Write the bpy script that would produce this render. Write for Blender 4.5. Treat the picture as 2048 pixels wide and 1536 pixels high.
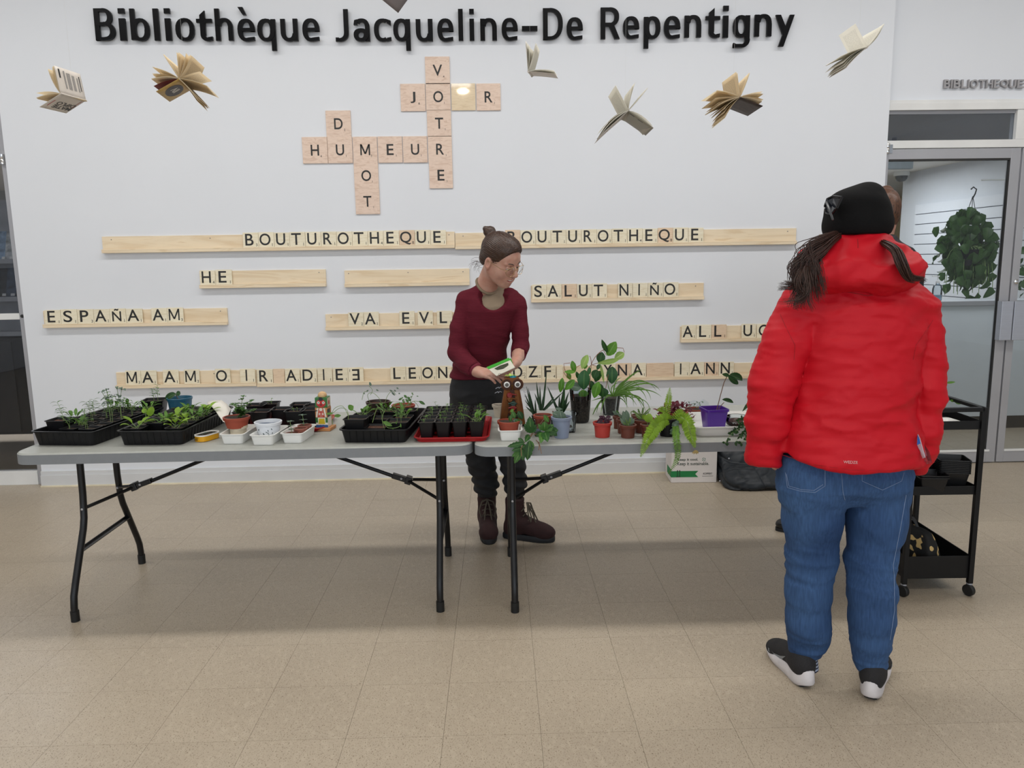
import bpy, bmesh, math, random
import numpy as np
from mathutils import Vector, Matrix, Euler, noise
for o in list(bpy.data.objects): bpy.data.objects.remove(o)
SC = bpy.context.scene
C = SC.collection
PI = math.pi
# ---------------------------------------------------------------- camera (solved from wall, floor tile and table lines)
FPX, PITCH, ROLL, YAW, CH, CD = 1538.29, .159332, -.0153737, -.0261299, 1.46463, 5.13561
def _axes():
    cy, sy = math.cos(YAW), math.sin(YAW)
    f = Vector((-sy*math.cos(PITCH), cy*math.cos(PITCH), -math.sin(PITCH)))
    r = Vector((cy, sy, 0)); u = r.cross(f)
    return math.cos(ROLL)*r+math.sin(ROLL)*u, -math.sin(ROLL)*r+math.cos(ROLL)*u, f
CR, CU, CF = _axes()
CO = Vector((0, -CD, CH))
cam = bpy.data.cameras.new('camera'); camo = bpy.data.objects.new('camera', cam); C.objects.link(camo)
cam.sensor_width = 36; cam.lens = FPX*36/2048; cam.clip_start = .05; cam.clip_end = 200
camo.matrix_world = Matrix(((CR.x, CU.x, -CF.x, CO.x), (CR.y, CU.y, -CF.y, CO.y), (CR.z, CU.z, -CF.z, CO.z), (0, 0, 0, 1)))
SC.camera = camo
def _ray(x, y):
    x, y = float(x), float(y); return CF+(x-1024)/FPX*CR-(y-768)/FPX*CU
def Z(x, y, z=0.):            # the point of the horizontal plane z that the photograph shows at x, y
    d = _ray(x, y); return CO+d*((z-CH)/d.z)
def Y(x, y, w=0.):            # the same on the upright plane y = w
    d = _ray(x, y); return CO+d*((w+CD)/d.y)
def X(x, y, w=0.):
    d = _ray(x, y); return CO+d*((w)/d.x)
# ---------------------------------------------------------------- light
SC.view_settings.view_transform = 'Standard'; SC.view_settings.look = 'None'
SC.view_settings.gamma = 1; SC.view_settings.use_curve_mapping = False
SC.view_settings.exposure = 0.0
W = bpy.data.worlds.new('world'); SC.world = W; W.use_nodes = True
W.node_tree.nodes['Background'].inputs[0].default_value = (.78, .87, 1, 1)
W.node_tree.nodes['Background'].inputs[1].default_value = .45
def area(name, loc, rot, sx, sy, e, col):
    l = bpy.data.lights.new(name, 'AREA'); l.shape = 'RECTANGLE'; l.size = sx; l.size_y = sy; l.energy = e; l.color = col
    o = bpy.data.objects.new(name, l); C.objects.link(o); o.location = loc; o.rotation_euler = rot
    return o
DAY = (.86, .93, 1)
area('window_daylight', (0, -9.8, 1.9), (PI/2, 0, 0), 12, 3.2, 165, DAY)
HALL_Z = 3.75
for yy, e in ((-1.75, 22), (-5.2, 18)):
    for xx in (-3.6, -1.2, 1.2, 3.6):
        area('ceiling_lamp', (xx, yy, HALL_Z-.05), (0, 0, 0), 2.0, .28, e, (1, .985, .97))
area('corridor_fill', (4.0, 3.6, 2.4), (0, 0, 0), 1.2, 1.2, 42, (.95, .97, 1))  # added area light without a fixture, brightens the corridor behind the door
area('counter_fill', (3.9, .62, 2.4), (0, 0, 0), 1.6, .5, 22, (.95, .97, 1))  # fill light added before the counter to lift its front panel, no fixture
area('reading_room_fill', (-4.3, 1.9, 2.4), (0, 0, 0), 1.2, 1.2, 85, (.95, .97, 1))  # unseen fill, no fixture: brightens the magazine shelves behind the left glass
_s = Y(926, 186, -.01); _d = _s-CO; SPOT = _s+Vector((_d.x, -_d.y, _d.z))*((HALL_Z-.04-_s.z)/_d.z)    # the downlight whose glint the glossy tile shows
_l = bpy.data.lights.new('downlight', 'SPOT'); _l.energy = 40; _l.color = (1, .9, .7); _l.spot_size = 1.9; _l.spot_blend = .8; _l.shadow_soft_size = .06
_o = bpy.data.objects.new('downlight', _l); C.objects.link(_o); _o.location = SPOT-Vector((0, 0, .02))
# ---------------------------------------------------------------- materials
_M = {}
def _new(name):
    m = bpy.data.materials.new(name); m.use_nodes = True
    nt = m.node_tree; return m, nt, nt.nodes['Principled BSDF']
def _ramp(nt, fac, stops):
    r = nt.nodes.new('ShaderNodeValToRGB'); e = r.color_ramp.elements
    while len(e) < len(stops): e.new(.5)
    for k, (p, c) in enumerate(stops): e[k].position = p; e[k].color = (*c, 1)
    nt.links.new(fac, r.inputs[0]); return r.outputs[0]
def srgb(r, g, b):
    f = lambda v: (v/255/12.92) if v/255 <= .04045 else ((v/255+.055)/1.055)**2.4
    return (f(r), f(g), f(b))
def mat(name, col, rough=.5, metal=0, spec=.5, var=.12, scale=8, bump=0, bscale=60, coat=0, sss=0, stretch=(1, 1, 1), rnd=0, trans=0, emit=0, space='Object'):
    """procedural: base colour varied by noise, optional fine bump"""
    if name in _M: return _M[name]
    m, nt, b = _new(name); n = nt.nodes; L = nt.links
    tc = n.new('ShaderNodeTexCoord'); mp = n.new('ShaderNodeMapping'); mp.inputs['Scale'].default_value = stretch
    L.new(tc.outputs[space], mp.inputs[0])
    nz = n.new('ShaderNodeTexNoise'); nz.inputs['Scale'].default_value = scale; nz.inputs['Detail'].default_value = 4
    L.new(mp.outputs[0], nz.inputs['Vector'])
    lo = tuple(max(0, c*(1-var)) for c in col); hi = tuple(min(1, c*(1+var)) for c in col)
    out = _ramp(nt, nz.outputs[0], [(.3, lo), (.7, hi)])
    if rnd:
        oi = n.new('ShaderNodeObjectInfo'); h = n.new('ShaderNodeHueSaturation')
        ma = n.new('ShaderNodeMapRange'); ma.inputs[3].default_value = 1-rnd; ma.inputs[4].default_value = 1+rnd
        L.new(oi.outputs['Random'], ma.inputs[0]); L.new(ma.outputs[0], h.inputs['Value']); L.new(out, h.inputs['Color']); out = h.outputs[0]
    L.new(out, b.inputs['Base Color'])
    b.inputs['Roughness'].default_value = rough; b.inputs['Metallic'].default_value = metal
    b.inputs['Specular IOR Level'].default_value = spec
    b.inputs['Coat Weight'].default_value = coat
    if coat: b.inputs['Coat Roughness'].default_value = .06
    if sss: b.inputs['Subsurface Weight'].default_value = sss; b.inputs['Subsurface Radius'].default_value = (.02, .008, .004)
    if trans: b.inputs['Transmission Weight'].default_value = trans
    if emit: b.inputs['Emission Color'].default_value = (*col, 1); b.inputs['Emission Strength'].default_value = emit
    if bump:
        n2 = n.new('ShaderNodeTexNoise'); n2.inputs['Scale'].default_value = bscale; n2.inputs['Detail'].default_value = 3
        L.new(mp.outputs[0], n2.inputs['Vector'])
        bp = n.new('ShaderNodeBump'); bp.inputs['Strength'].default_value = bump; bp.inputs['Distance'].default_value = .002
        L.new(n2.outputs[0], bp.inputs['Height']); L.new(bp.outputs[0], b.inputs['Normal'])
    _M[name] = m; return m
def wood(name, c1, c2, scale=3, rnd=.05, rough=.5, coat=0, stretch=(1, 8, 8)):
    m, nt, b = _new(name); n = nt.nodes; L = nt.links
    tc = n.new('ShaderNodeTexCoord'); oi = n.new('ShaderNodeObjectInfo')
    ad = n.new('ShaderNodeVectorMath'); ad.operation = 'MULTIPLY_ADD'
    L.new(oi.outputs['Random'], ad.inputs[0]); ad.inputs[1].default_value = (7, 7, 7); L.new(tc.outputs['Object'], ad.inputs[2])
    mp = n.new('ShaderNodeMapping'); mp.inputs['Scale'].default_value = stretch; L.new(ad.outputs[0], mp.inputs[0])
    nz = n.new('ShaderNodeTexNoise'); nz.inputs['Scale'].default_value = scale; nz.inputs['Detail'].default_value = 6; nz.inputs['Distortion'].default_value = 1.2
    L.new(mp.outputs[0], nz.inputs['Vector'])
    out = _ramp(nt, nz.outputs[0], [(.36, c2), (.5, c1), (.62, tuple(x*1.04 for x in c1)), (.66, c2)])
    h = n.new('ShaderNodeHueSaturation'); ma = n.new('ShaderNodeMapRange'); ma.inputs[3].default_value = 1-rnd; ma.inputs[4].default_value = 1+rnd
    L.new(oi.outputs['Random'], ma.inputs[0]); L.new(ma.outputs[0], h.inputs['Value']); L.new(out, h.inputs['Color'])
    L.new(h.outputs[0], b.inputs['Base Color']); b.inputs['Roughness'].default_value = rough
    b.inputs['Coat Weight'].default_value = coat; b.inputs['Coat Roughness'].default_value = .04
    _M[name] = m; return m
def glass(name, tint=(.9, .95, .95), opac=.12, refl=.25):
    m, nt, b = _new(name); n = nt.nodes; L = nt.links; n.remove(b)
    t = n.new('ShaderNodeBsdfTransparent'); t.inputs[0].default_value = (*tint, 1)
    g = n.new('ShaderNodeBsdfGlossy'); g.inputs['Roughness'].default_value = .02
    fr = n.new('ShaderNodeFresnel'); fr.inputs[0].default_value = 1.45
    mx = n.new('ShaderNodeMixShader'); L.new(fr.outputs[0], mx.inputs[0]); L.new(t.outputs[0], mx.inputs[1]); L.new(g.outputs[0], mx.inputs[2])
    L.new(mx.outputs[0], n['Material Output'].inputs[0]); _M[name] = m; return m
def leafmat(name, col, vein=None, rough=.4, var=.25):
    m, nt, b = _new(name); n = nt.nodes; L = nt.links
    tc = n.new('ShaderNodeTexCoord'); nz = n.new('ShaderNodeTexNoise'); nz.inputs['Scale'].default_value = 25
    L.new(tc.outputs['Object'], nz.inputs['Vector'])
    uv = n.new('ShaderNodeUVMap'); sp = n.new('ShaderNodeSeparateXYZ'); L.new(uv.outputs[0], sp.inputs[0])
    out = _ramp(nt, nz.outputs[0], [(.3, tuple(c*(1-var) for c in col)), (.7, tuple(min(1, c*(1+var)) for c in col))])
    if vein:
        ab = n.new('ShaderNodeMath'); ab.operation = 'SUBTRACT'; L.new(sp.outputs[0], ab.inputs[0]); ab.inputs[1].default_value = .5
        a2 = n.new('ShaderNodeMath'); a2.operation = 'ABSOLUTE'; L.new(ab.outputs[0], a2.inputs[0])
        rr = n.new('ShaderNodeMapRange'); rr.inputs[1].default_value = .03; rr.inputs[2].default_value = .08; rr.inputs[3].default_value = 1; rr.inputs[4].default_value = 0
        L.new(a2.outputs[0], rr.inputs[0])
        mx = n.new('ShaderNodeMix'); mx.data_type = 'RGBA'; L.new(rr.outputs[0], mx.inputs[0]); L.new(out, mx.inputs[6]); mx.inputs[7].default_value = (*vein, 1); out = mx.outputs[2]
    L.new(out, b.inputs['Base Color']); b.inputs['Roughness'].default_value = rough; b.inputs['Specular IOR Level'].default_value = .3
    # thin leaf lets some light through
    tr = n.new('ShaderNodeBsdfTranslucent'); L.new(out, tr.inputs[0]); mx2 = n.new('ShaderNodeMixShader'); mx2.inputs[0].default_value = .25
    L.new(b.outputs[0], mx2.inputs[1]); L.new(tr.outputs[0], mx2.inputs[2]); L.new(mx2.outputs[0], n['Material Output'].inputs[0])
    _M[name] = m; return m
# ---------------------------------------------------------------- geometry
class G:
    def __init__(s): s.v = []; s.f = []; s.uv = {}
    def add(s, vs, fs):
        k = len(s.v); s.v += [tuple(p) for p in vs]; s.f += [tuple(i+k for i in f) for f in fs]; return s
    def join(s, g, M=None):
        vs = [M@Vector(p) for p in g.v] if M else g.v
        k = len(s.v); n = len(s.f); s.add(vs, g.f)
        for i, u in g.uv.items(): s.uv[i+n] = u
        return s
    def xf(s, M): s.v = [tuple(M@Vector(p)) for p in s.v]; return s
    def shift(s, d): s.v = [(p[0]+d[0], p[1]+d[1], p[2]+d[2]) for p in s.v]; return s
    def box(s, x0, x1, y0, y1, z0, z1, M=None):
        vs = [Vector((x, y, z)) for z in (z0, z1) for y in (y0, y1) for x in (x0, x1)]
        if M: vs = [M@p for p in vs]
        return s.add(vs, [(0, 2, 3, 1), (4, 5, 7, 6), (0, 1, 5, 4), (2, 6, 7, 3), (0, 4, 6, 2), (1, 3, 7, 5)])
    def lathe(s, prof, n=24, c=(0, 0, 0), M=None, close=True):
        vs = []; fs = []
        for r, z in prof:
            for k in range(n):
                a = 2*PI*k/n; vs.append(Vector((r*math.cos(a), r*math.sin(a), z)))
        for j in range(len(prof)-1):
            for k in range(n):
                k2 = (k+1) % n; fs.append((j*n+k, j*n+k2, (j+1)*n+k2, (j+1)*n+k))
        if close:
            fs.append(tuple(range(n))[::-1]); fs.append(tuple(range((len(prof)-1)*n, len(prof)*n)))
        vs = [(M@p if M else p)+Vector(c) for p in vs]
        return s.add(vs, fs)
    def tube(s, pts, r, n=8, cap=True, flat=1.0):
        """round tube along pts, r number or list"""
        pts = [Vector(p) for p in pts]; m = len(pts)
        rs = r if isinstance(r, (list, tuple)) else [r]*m
        up = None; vs = []; fs = []
        for i, p in enumerate(pts):
            d = (pts[min(i+1, m-1)]-pts[max(i-1, 0)]).normalized()
            if up is None: up = d.orthogonal().normalized()
            up = (up-d*up.dot(d)); up = up.normalized() if up.length > 1e-6 else d.orthogonal().normalized()
            w = d.cross(up)
            for k in range(n):
                a = 2*PI*k/n; vs.append(p+(up*math.cos(a)*flat+w*math.sin(a))*rs[i])
        for i in range(m-1):
            for k in range(n):
                k2 = (k+1) % n; fs.append((i*n+k, i*n+k2, (i+1)*n+k2, (i+1)*n+k))
        if cap: fs.append(tuple(range(n))[::-1]); fs.append(tuple(range((m-1)*n, m*n)))
        return s.add(vs, fs)
    def loft(s, rings, cap=True):
        n = len(rings[0]); vs = [p for r in rings for p in r]; fs = []
        for i in range(len(rings)-1):
            for k in range(n):
                k2 = (k+1) % n; fs.append((i*n+k, i*n+k2, (i+1)*n+k2, (i+1)*n+k))
        if cap: fs.append(tuple(range(n))[::-1]); fs.append(tuple(range((len(rings)-1)*n, len(rings)*n)))
        return s.add(vs, fs)
    def sph(s, c, r, n=12, m=8, sc=(1, 1, 1), M=None):
        pr = [(max(1e-4, math.sin(PI*j/m)), -math.cos(PI*j/m)) for j in range(m+1)]
        g = G().lathe(pr, n); mm = Matrix.Translation(c) @ (M or Matrix()) @ Matrix.Diagonal((r*sc[0], r*sc[1], r*sc[2], 1))
        return s.join(g, mm)
    def prism(s, poly, y0, y1):
        """polygon in x,z extruded along y"""
        n = len(poly); vs = [(x, y0, z) for x, z in poly]+[(x, y1, z) for x, z in poly]
        fs = [tuple(range(n)), tuple(range(n, 2*n))[::-1]]+[(k, (k+n), (k+1) % n+n, (k+1) % n) for k in range(n)]
        return s.add(vs, fs)
    def mesh(s, name='m'):
        me = bpy.data.meshes.new(name); me.from_pydata(s.v, [], s.f); me.validate()
        if s.uv and len(me.polygons) == len(s.f):
            u = me.uv_layers.new()
            for i, p in enumerate(me.polygons):
                if i in s.uv:
                    for k, li in enumerate(p.loop_indices): u.data[li].uv = s.uv[i][k]
        return me
def link(name, me, m, parent=None, smooth=True, bevel=0, ang=40, sub=0):
    o = bpy.data.objects.new(name, me); C.objects.link(o)
    if m is not None and not me.materials:
        for x in (m if isinstance(m, (list, tuple)) else [m]): me.materials.append(x)
    if smooth:
        me.shade_smooth()
        if ang: me.set_sharp_from_angle(angle=math.radians(ang))
    if parent: o.parent = parent
    if bevel:
        b = o.modifiers.new('b', 'BEVEL'); b.width = bevel; b.segments = 2; b.limit_method = 'ANGLE'; b.angle_limit = math.radians(40)
    if sub:
        b = o.modifiers.new('s', 'SUBSURF'); b.levels = sub; b.render_levels = sub
    return o
def obj(name, g, m, parent=None, loc=None, **k):
    """mesh object from G; loc: the world origin the coordinates are made relative to (g in world coordinates)"""
    if loc is not None: g.shift((-loc[0], -loc[1], -loc[2]))
    o = link(name, g.mesh(name), m, parent, **k)
    if loc is not None and parent is None: o.location = loc
    return o
def tag(o, label=None, cat=None, group=None, kind=None):
    for k, v in (('label', label), ('category', cat), ('group', group), ('kind', kind)):
        if v: o[k] = v
    return o
def thing(name, label, cat, loc=(0, 0, 0), rz=0, group=None):
    o = bpy.data.objects.new(name, None); C.objects.link(o); o.location = loc; o.rotation_euler = (0, 0, rz); o.empty_display_size = .05
    return tag(o, label, cat, group)
def struct(name, g, m, parent=None, **k):
    o = obj(name, g, m, parent, **k)
    if parent is None: o['kind'] = 'structure'
    return o
def copy_tree(o, parent=None):
    c = o.copy(); C.objects.link(c)
    if parent: c.parent = parent
    for ch in list(o.children): copy_tree(ch, c)
    return c
_TX = {}
def textmesh(s, off=0., ext=.002, key=None):
    k = (s, off, ext)
    if k not in _TX:
        c = bpy.data.curves.new('t', 'FONT'); c.body = s; c.size = 1; c.offset = off; c.resolution_u = 7; c.extrude = 1
        o = bpy.data.objects.new('t', c); C.objects.link(o)
        dg = bpy.context.evaluated_depsgraph_get(); dg.update()
        me = bpy.data.meshes.new_from_object(o.evaluated_get(dg))
        g = G(); g.v = [tuple(v.co) for v in me.vertices]; g.f = [tuple(p.vertices) for p in me.polygons]
        bpy.data.objects.remove(o); bpy.data.curves.remove(c); bpy.data.meshes.remove(me)
        _TX[k] = g
    return _TX[k]
def text_box(s, x0, x1, z0, z1, y0, y1, off=0., uniform=False):
    """lettering as geometry filling a box of the x,z plane, front at y0 (towards -y), back at y1"""
    g = textmesh(s, off); v = np.array(g.v); a = v.min(0); b = v.max(0)
    sx = (x1-x0)/(b[0]-a[0]); sz = (z1-z0)/(b[1]-a[1])
    if uniform:
        sx = sz = min(sx, sz) if uniform is True else sz
    cx = (x0+x1)/2; ax = (a[0]+b[0])/2
    r = G(); r.v = [(cx+(p[0]-ax)*sx, y0+(1-p[2])/2*(y1-y0), z0+(p[1]-a[1])*sz) for p in g.v]; r.f = list(g.f)
    return r
rng = random.Random(5)
ORD = ['first', 'second', 'third', 'fourth', 'fifth', 'sixth', 'seventh', 'eighth', 'ninth', 'tenth', 'eleventh', 'twelfth', 'thirteenth', 'fourteenth', 'fifteenth', 'sixteenth', 'seventeenth', 'eighteenth', 'nineteenth', 'twentieth']
# ================================================================ SETTING
m_wall = mat('wall_paint', srgb(223, 226, 231), .62, var=.01, scale=2, bump=.05, bscale=250)
m_white = mat('white_trim_paint', srgb(226, 226, 224), .5, var=.05, scale=5)
m_base = mat('baseboard_paint', srgb(208, 209, 210), .5, var=.03, scale=5)
m_alu = mat('brushed_aluminium', srgb(176, 176, 180), .38, metal=.35, var=.05, scale=3)
m_dgap = mat('dark_gap', (.03, .03, .03), .8)
m_ceil = mat('ceiling_tile_paint', srgb(225, 223, 218), .8, var=.02)
m_glass = glass('clear_glass', (.82, .84, .84))
m_dglass = glass('tinted_glass', (.55, .57, .6))
# vinyl composition tile with flecks
def floor_mat():
    m, nt, b = _new('speckled_vinyl'); n = nt.nodes; L = nt.links
    g = n.new('ShaderNodeNewGeometry'); oi = n.new('ShaderNodeObjectInfo')
    base = n.new('ShaderNodeTexNoise'); base.inputs['Scale'].default_value = 1.6; base.inputs['Detail'].default_value = 5; L.new(g.outputs['Position'], base.inputs['Vector'])
    col = _ramp(nt, base.outputs[0], [(.3, srgb(171, 158, 140)), (.7, srgb(181, 168, 149))])
    def fleck(scale, lo, hi, rot):
        mp = n.new('ShaderNodeMapping'); mp.inputs['Rotation'].default_value = (0, 0, rot); mp.inputs['Scale'].default_value = (1, .55, 1); L.new(g.outputs['Position'], mp.inputs[0])
        z = n.new('ShaderNodeTexNoise'); z.inputs['Scale'].default_value = scale; z.inputs['Detail'].default_value = 1.5; L.new(mp.outputs[0], z.inputs['Vector'])
        r = n.new('ShaderNodeMapRange'); r.inputs[1].default_value = lo; r.inputs[2].default_value = hi; L.new(z.outputs[0], r.inputs[0]); return r.outputs[0]
    def mix(f, c, dark):
        x = n.new('ShaderNodeMix'); x.data_type = 'RGBA'; L.new(f, x.inputs[0]); L.new(c, x.inputs[6]); x.inputs[7].default_value = (*dark, 1); return x.outputs[2]
    col = mix(fleck(50, .5, .75, 1.2), col, srgb(184, 172, 153)); col = mix(fleck(240, .63, .70, .5), col, srgb(122, 108, 88)); col = mix(fleck(255, .64, .70, 2.1), col, srgb(126, 112, 92)); col = mix(fleck(265, .65, .71, -.4), col, srgb(130, 116, 96))
    h = n.new('ShaderNodeHueSaturation'); ma = n.new('ShaderNodeMapRange'); ma.inputs[3].default_value = .98; ma.inputs[4].default_value = 1.02
    L.new(oi.outputs['Random'], ma.inputs[0]); L.new(ma.outputs[0], h.inputs['Value']); L.new(col, h.inputs['Color']); L.new(h.outputs[0], b.inputs['Base Color'])
    rn = n.new('ShaderNodeTexNoise'); rn.inputs['Scale'].default_value = 7; rn.inputs['Detail'].default_value = 4; L.new(g.outputs['Position'], rn.inputs['Vector'])
    rr = n.new('ShaderNodeMapRange'); rr.inputs[3].default_value = .3; rr.inputs[4].default_value = .46; L.new(rn.outputs[0], rr.inputs[0]); L.new(rr.outputs[0], b.inputs['Roughness'])
    b.inputs['Specular IOR Level'].default_value = .45
    bp = n.new('ShaderNodeBump'); bp.inputs['Strength'].default_value = .25; bp.inputs['Distance'].default_value = .002; L.new(rn.outputs[0], bp.inputs['Height']); L.new(bp.outputs[0], b.inputs['Normal'])
    return m
m_floor = floor_mat()
m_grout = mat('floor_joint', srgb(126, 112, 93), .8)
T = .3048; TR = -.009819; TX0, TY0 = -.449205, -1.713261
fl = struct('floor', G().box(-7, 8, -10, 9, -.06, -.0035), m_grout)
tile = G().box(0, T-.0009, 0, T-.0009, -.0035, 0).mesh('floor_tile'); tile.materials.append(m_floor)
far = G(); cnt = 0
RT = Matrix.Rotation(TR, 4, 'Z')
def inview(x, y):
    d = Vector((x, y, 0))-CO; z = d.dot(CF)
    return z > .3 and abs(d.dot(CR)/z*FPX) < 1024+60 and abs(d.dot(CU)/z*FPX) < 768+60
for j in range(-26, 34):
    for i in range(-22, 28):
        lx, ly = TX0+i*T, TY0+j*T
        c = RT @ Vector((lx+T/2, ly+T/2, 0))
        if c.x < -6.9 or c.x > 7.9 or c.y < -9.9 or c.y > 8.9: continue
        if c.y < .04 and inview(c.x, c.y):
            o = bpy.data.objects.new('floor_tile', tile); C.objects.link(o); o.parent = fl
            o.location = RT @ Vector((lx, ly, 0)); o.rotation_euler = (0, 0, TR); cnt += 1
        else:
            far.box(lx, lx+T-.0009, ly, ly+T-.0009, -.0035, 0, RT)
fo = obj('floor_tile_field', far, m_floor, fl, smooth=False); fo['kind'] = 'stuff'
WL, WR = -3.06, 2.61
w = struct('wall_back', G().box(WL, WR, 0, .07, 0, HALL_Z), m_wall, smooth=False)
w['label'] = 'plain white wall carrying the black sign and letter racks'
b = G().box(WL+.0, WR, -.012, 0, 0, .105); b.box(WL, WR, -.02, -.012, 0, .078)
struct('baseboard_back', b, m_base, smooth=False)
struct('trim_1', G().box(WL-.002, WR, -.028, -.02, 0, .009), mat('cream_caulk', srgb(226, 216, 190), .6), smooth=False)
# upper walls over the glazing
h = G().box(WR, 7.9, .07, .17, 2.46, HALL_Z); struct('wall_right', h, m_wall, smooth=False)
h = G().box(-7, WL, .07, .17, 2.46, HALL_Z); struct('wall_left', h, m_wall, smooth=False)
struct('ceiling', G().box(-7, 8, -10, .17, HALL_Z, HALL_Z+.1), m_ceil, smooth=False)
struct('wall_side_left', G().box(-7.1, -7, -10, 9, 0, HALL_Z), m_wall, smooth=False)
struct('wall_side_right', G().box(8, 8.1, -10, 9, 0, HALL_Z), m_wall, smooth=False)
m_lamp = mat('lamp_diffuser', (1, .96, .9), .5, var=0, emit=3)
for yy in (-1.75, -5.2):
    for xx in (-3.6, -1.2, 1.2, 3.6):
        t = thing('ceiling_light', 'long ceiling light, '+ORD[[-3.6, -1.2, 1.2, 3.6].index(xx)]+' from the left in the row '+('above the tables' if yy > -3 else 'far from the lettered wall'), 'ceiling light', (xx, yy, HALL_Z), group='ceiling lights of the hall')
        obj('housing', G().box(-1.05, 1.05, -.17, .17, -.03, 0), m_white, t, smooth=False)
        obj('diffuser', G().box(-1.0, 1.0, -.14, .14, -.034, -.03), m_lamp, t, smooth=False)
t = thing('round_downlight', 'round warm recessed downlight in the hall ceiling', 'ceiling light', (SPOT.x, SPOT.y, HALL_Z))
obj('trim_ring', G().lathe([(.07, 0), (.1, -.004), (.1, -.01), (.068, -.012)], 28, close=False), m_white, t)
obj('bulb', G().lathe([(.066, -.006), (.06, -.018), (.03, -.028), (.001, -.03)], 24), mat('warm_bulb', (1, .84, .55), .5, var=0, emit=260), t)
# ---- right doors
FY = .045   # face of the frames
t = struct('window_2', G(), m_alu) if False else bpy.data.objects.new('window_2', None); C.objects.link(t); t['kind'] = 'structure'
g = G(); g.box(WR, 7.9, FY+.0, FY+.07, 2.40, 2.46); g.box(WR, 7.9, FY-.006, FY, 2.395, 2.44)      # head
g.box(WR, 7.9, FY, FY+.07, 2.155, 2.205)                                                             # transom bar
g.box(3.49, 3.60, FY, FY+.07, 2.205, 2.40); g.box(WR, WR+.012, FY, FY+.07, 2.2, 2.4); g.box(4.5, 4.6, FY, FY+.07, 0, 2.40)
obj('frame', g, m_white, t, smooth=False, bevel=.002)
g = G(); g.box(WR, 3.49, FY+.02, FY+.045, 2.375, 2.40); g.box(3.6, 4.5, FY+.02, FY+.045, 2.375, 2.40); obj('stop', g, m_alu, t, smooth=False)
obj('pane', G().box(WR+.01, 3.49, FY+.03, FY+.036, 2.2, 2.385), m_dglass, t, smooth=False)
obj('pane', G().box(3.6, 4.5, FY+.03, FY+.036, 2.2, 2.385), m_dglass, t, smooth=False)
def glassdoor(name, x0, x1, handle_side):
    d = bpy.data.objects.new(name, None); C.objects.link(d); d['kind'] = 'structure'; d.location = (x0, FY, 0)
    w_ = x1-x0; ws = .045 if handle_side > 0 else .052; wl = .03 if handle_side > 0 else .05
    g = G(); g.box(0, wl, 0, .045, .008, 2.15); obj('stile', g, m_alu, d, smooth=False, bevel=.002)
    g = G(); g.box(w_-ws-.02, w_, 0, .045, .008, 2.15); obj('stile', g, m_alu, d, smooth=False, bevel=.002)
    g = G(); g.box(wl, w_-ws-.02, 0, .045, 2.085, 2.15); obj('top_rail', g, m_alu, d, smooth=False, bevel=.002)
    g = G(); g.box(wl, w_-ws-.02, 0, .045, .008, .085); obj('bottom_rail', g, m_alu, d, smooth=False, bevel=.002)
    g = G(); g.box(wl, w_-ws, -.004, .01, .085, .098); obj('glazing_bead', g, m_white, d, smooth=False)
    g = G(); g.box(w_-ws-.0235, w_-ws-.0201, .005, .03, .099, 2.0849); g.box(wl, w_-ws-.0201, .004, .03, 2.074, 2.0849); obj('gasket', g, m_dgap, d, smooth=False)
    obj('pane', G().box(wl, w_-ws-.02, .02, .026, .09, 2.085), m_glass, d, smooth=False)
    return d
d1 = glassdoor('door_1', WR+.008, 3.536, 1); d2 = glassdoor('door_2', 3.548, 4.49, -1)
m_plate = mat('brushed_plate', srgb(190, 194, 204), .3, metal=.6, var=.04, stretch=(1, 1, 30))
g = G(); g.box(.845, .925, -.05, -.044, .875, 1.141); g.box(.845, .85, -.044, 0, .875, 1.141); obj('push_plate', g, m_plate, d1, smooth=False, bevel=.002)
g = G(); g.box(.0, .14, -.055, -.049, .875, 1.141); g.box(.0, .006, -.05, 0, .875, 1.141); obj('push_plate', g, m_plate, d2, smooth=False, bevel=.002)
lock = obj('lock_cylinder', G().lathe([(.016, 0), (.016, .008), (.009, .012)], 20, M=Matrix.Rotation(PI/2, 4, 'X')), mat('chrome', (.7, .7, .7), .15, metal=1), d2); lock.location = (.03, 0, 1.27)
hg = obj('hinge', G().lathe([(.014, 0), (.016, .003), (.016, .03), (.014, .033), (.016, .036), (.016, .062), (.013, .066)], 18), _M['chrome'], d1); hg.location = (.01, -.012, 2.12)
obj('hinge_plate', G().box(-.0, .05, -.006, 0, 2.125, 2.18), _M['chrome'], d1, smooth=False)
# ---- left storefront
t = bpy.data.objects.new('window_1', None); C.objects.link(t); t['kind'] = 'structure'
g = G(); g.box(WL-.054, WL-.012, FY, FY+.06, .0, 2.46); obj('stile', g, m_alu, t, smooth=False, bevel=.002)
g = G(); g.box(-7, WL-.054, FY, FY+.06, 2.15, 2.21); g.box(-7, WL-.054, FY, FY+.06, 2.4, 2.46); obj('head_rail', g, m_alu, t, smooth=False, bevel=.002)
g = G(); g.box(-7, WL-.054, FY-.005, FY+.06, 0, .095); obj('bottom_rail', g, m_white, t, smooth=False, bevel=.002)
g = G(); g.box(-7, WL-.054, FY, FY+.04, 1.128, 1.168); obj('mid_rail', g, m_white, t, smooth=False, bevel=.002)
obj('pane', G().box(-7, WL-.05, FY+.025, FY+.031, .09, 2.4), glass('bronze_glass', (.76, .77, .79)), t, smooth=False)
g = G().lathe([(.011, 0), (.011, .006), (.006, .008)], 16, M=Matrix.Rotation(PI/2, 4, 'X')); o = obj('bolt', g, m_dgap, t); o.location = (WL-.034, FY, 1.15)
g = G().lathe([(.016, 0), (.016, .03), (.014, .033), (.016, .036), (.016, .062)], 18); o = obj('hinge', g, _M['chrome'], t); o.location = (WL-.04, FY-.01, 2.12)
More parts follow.
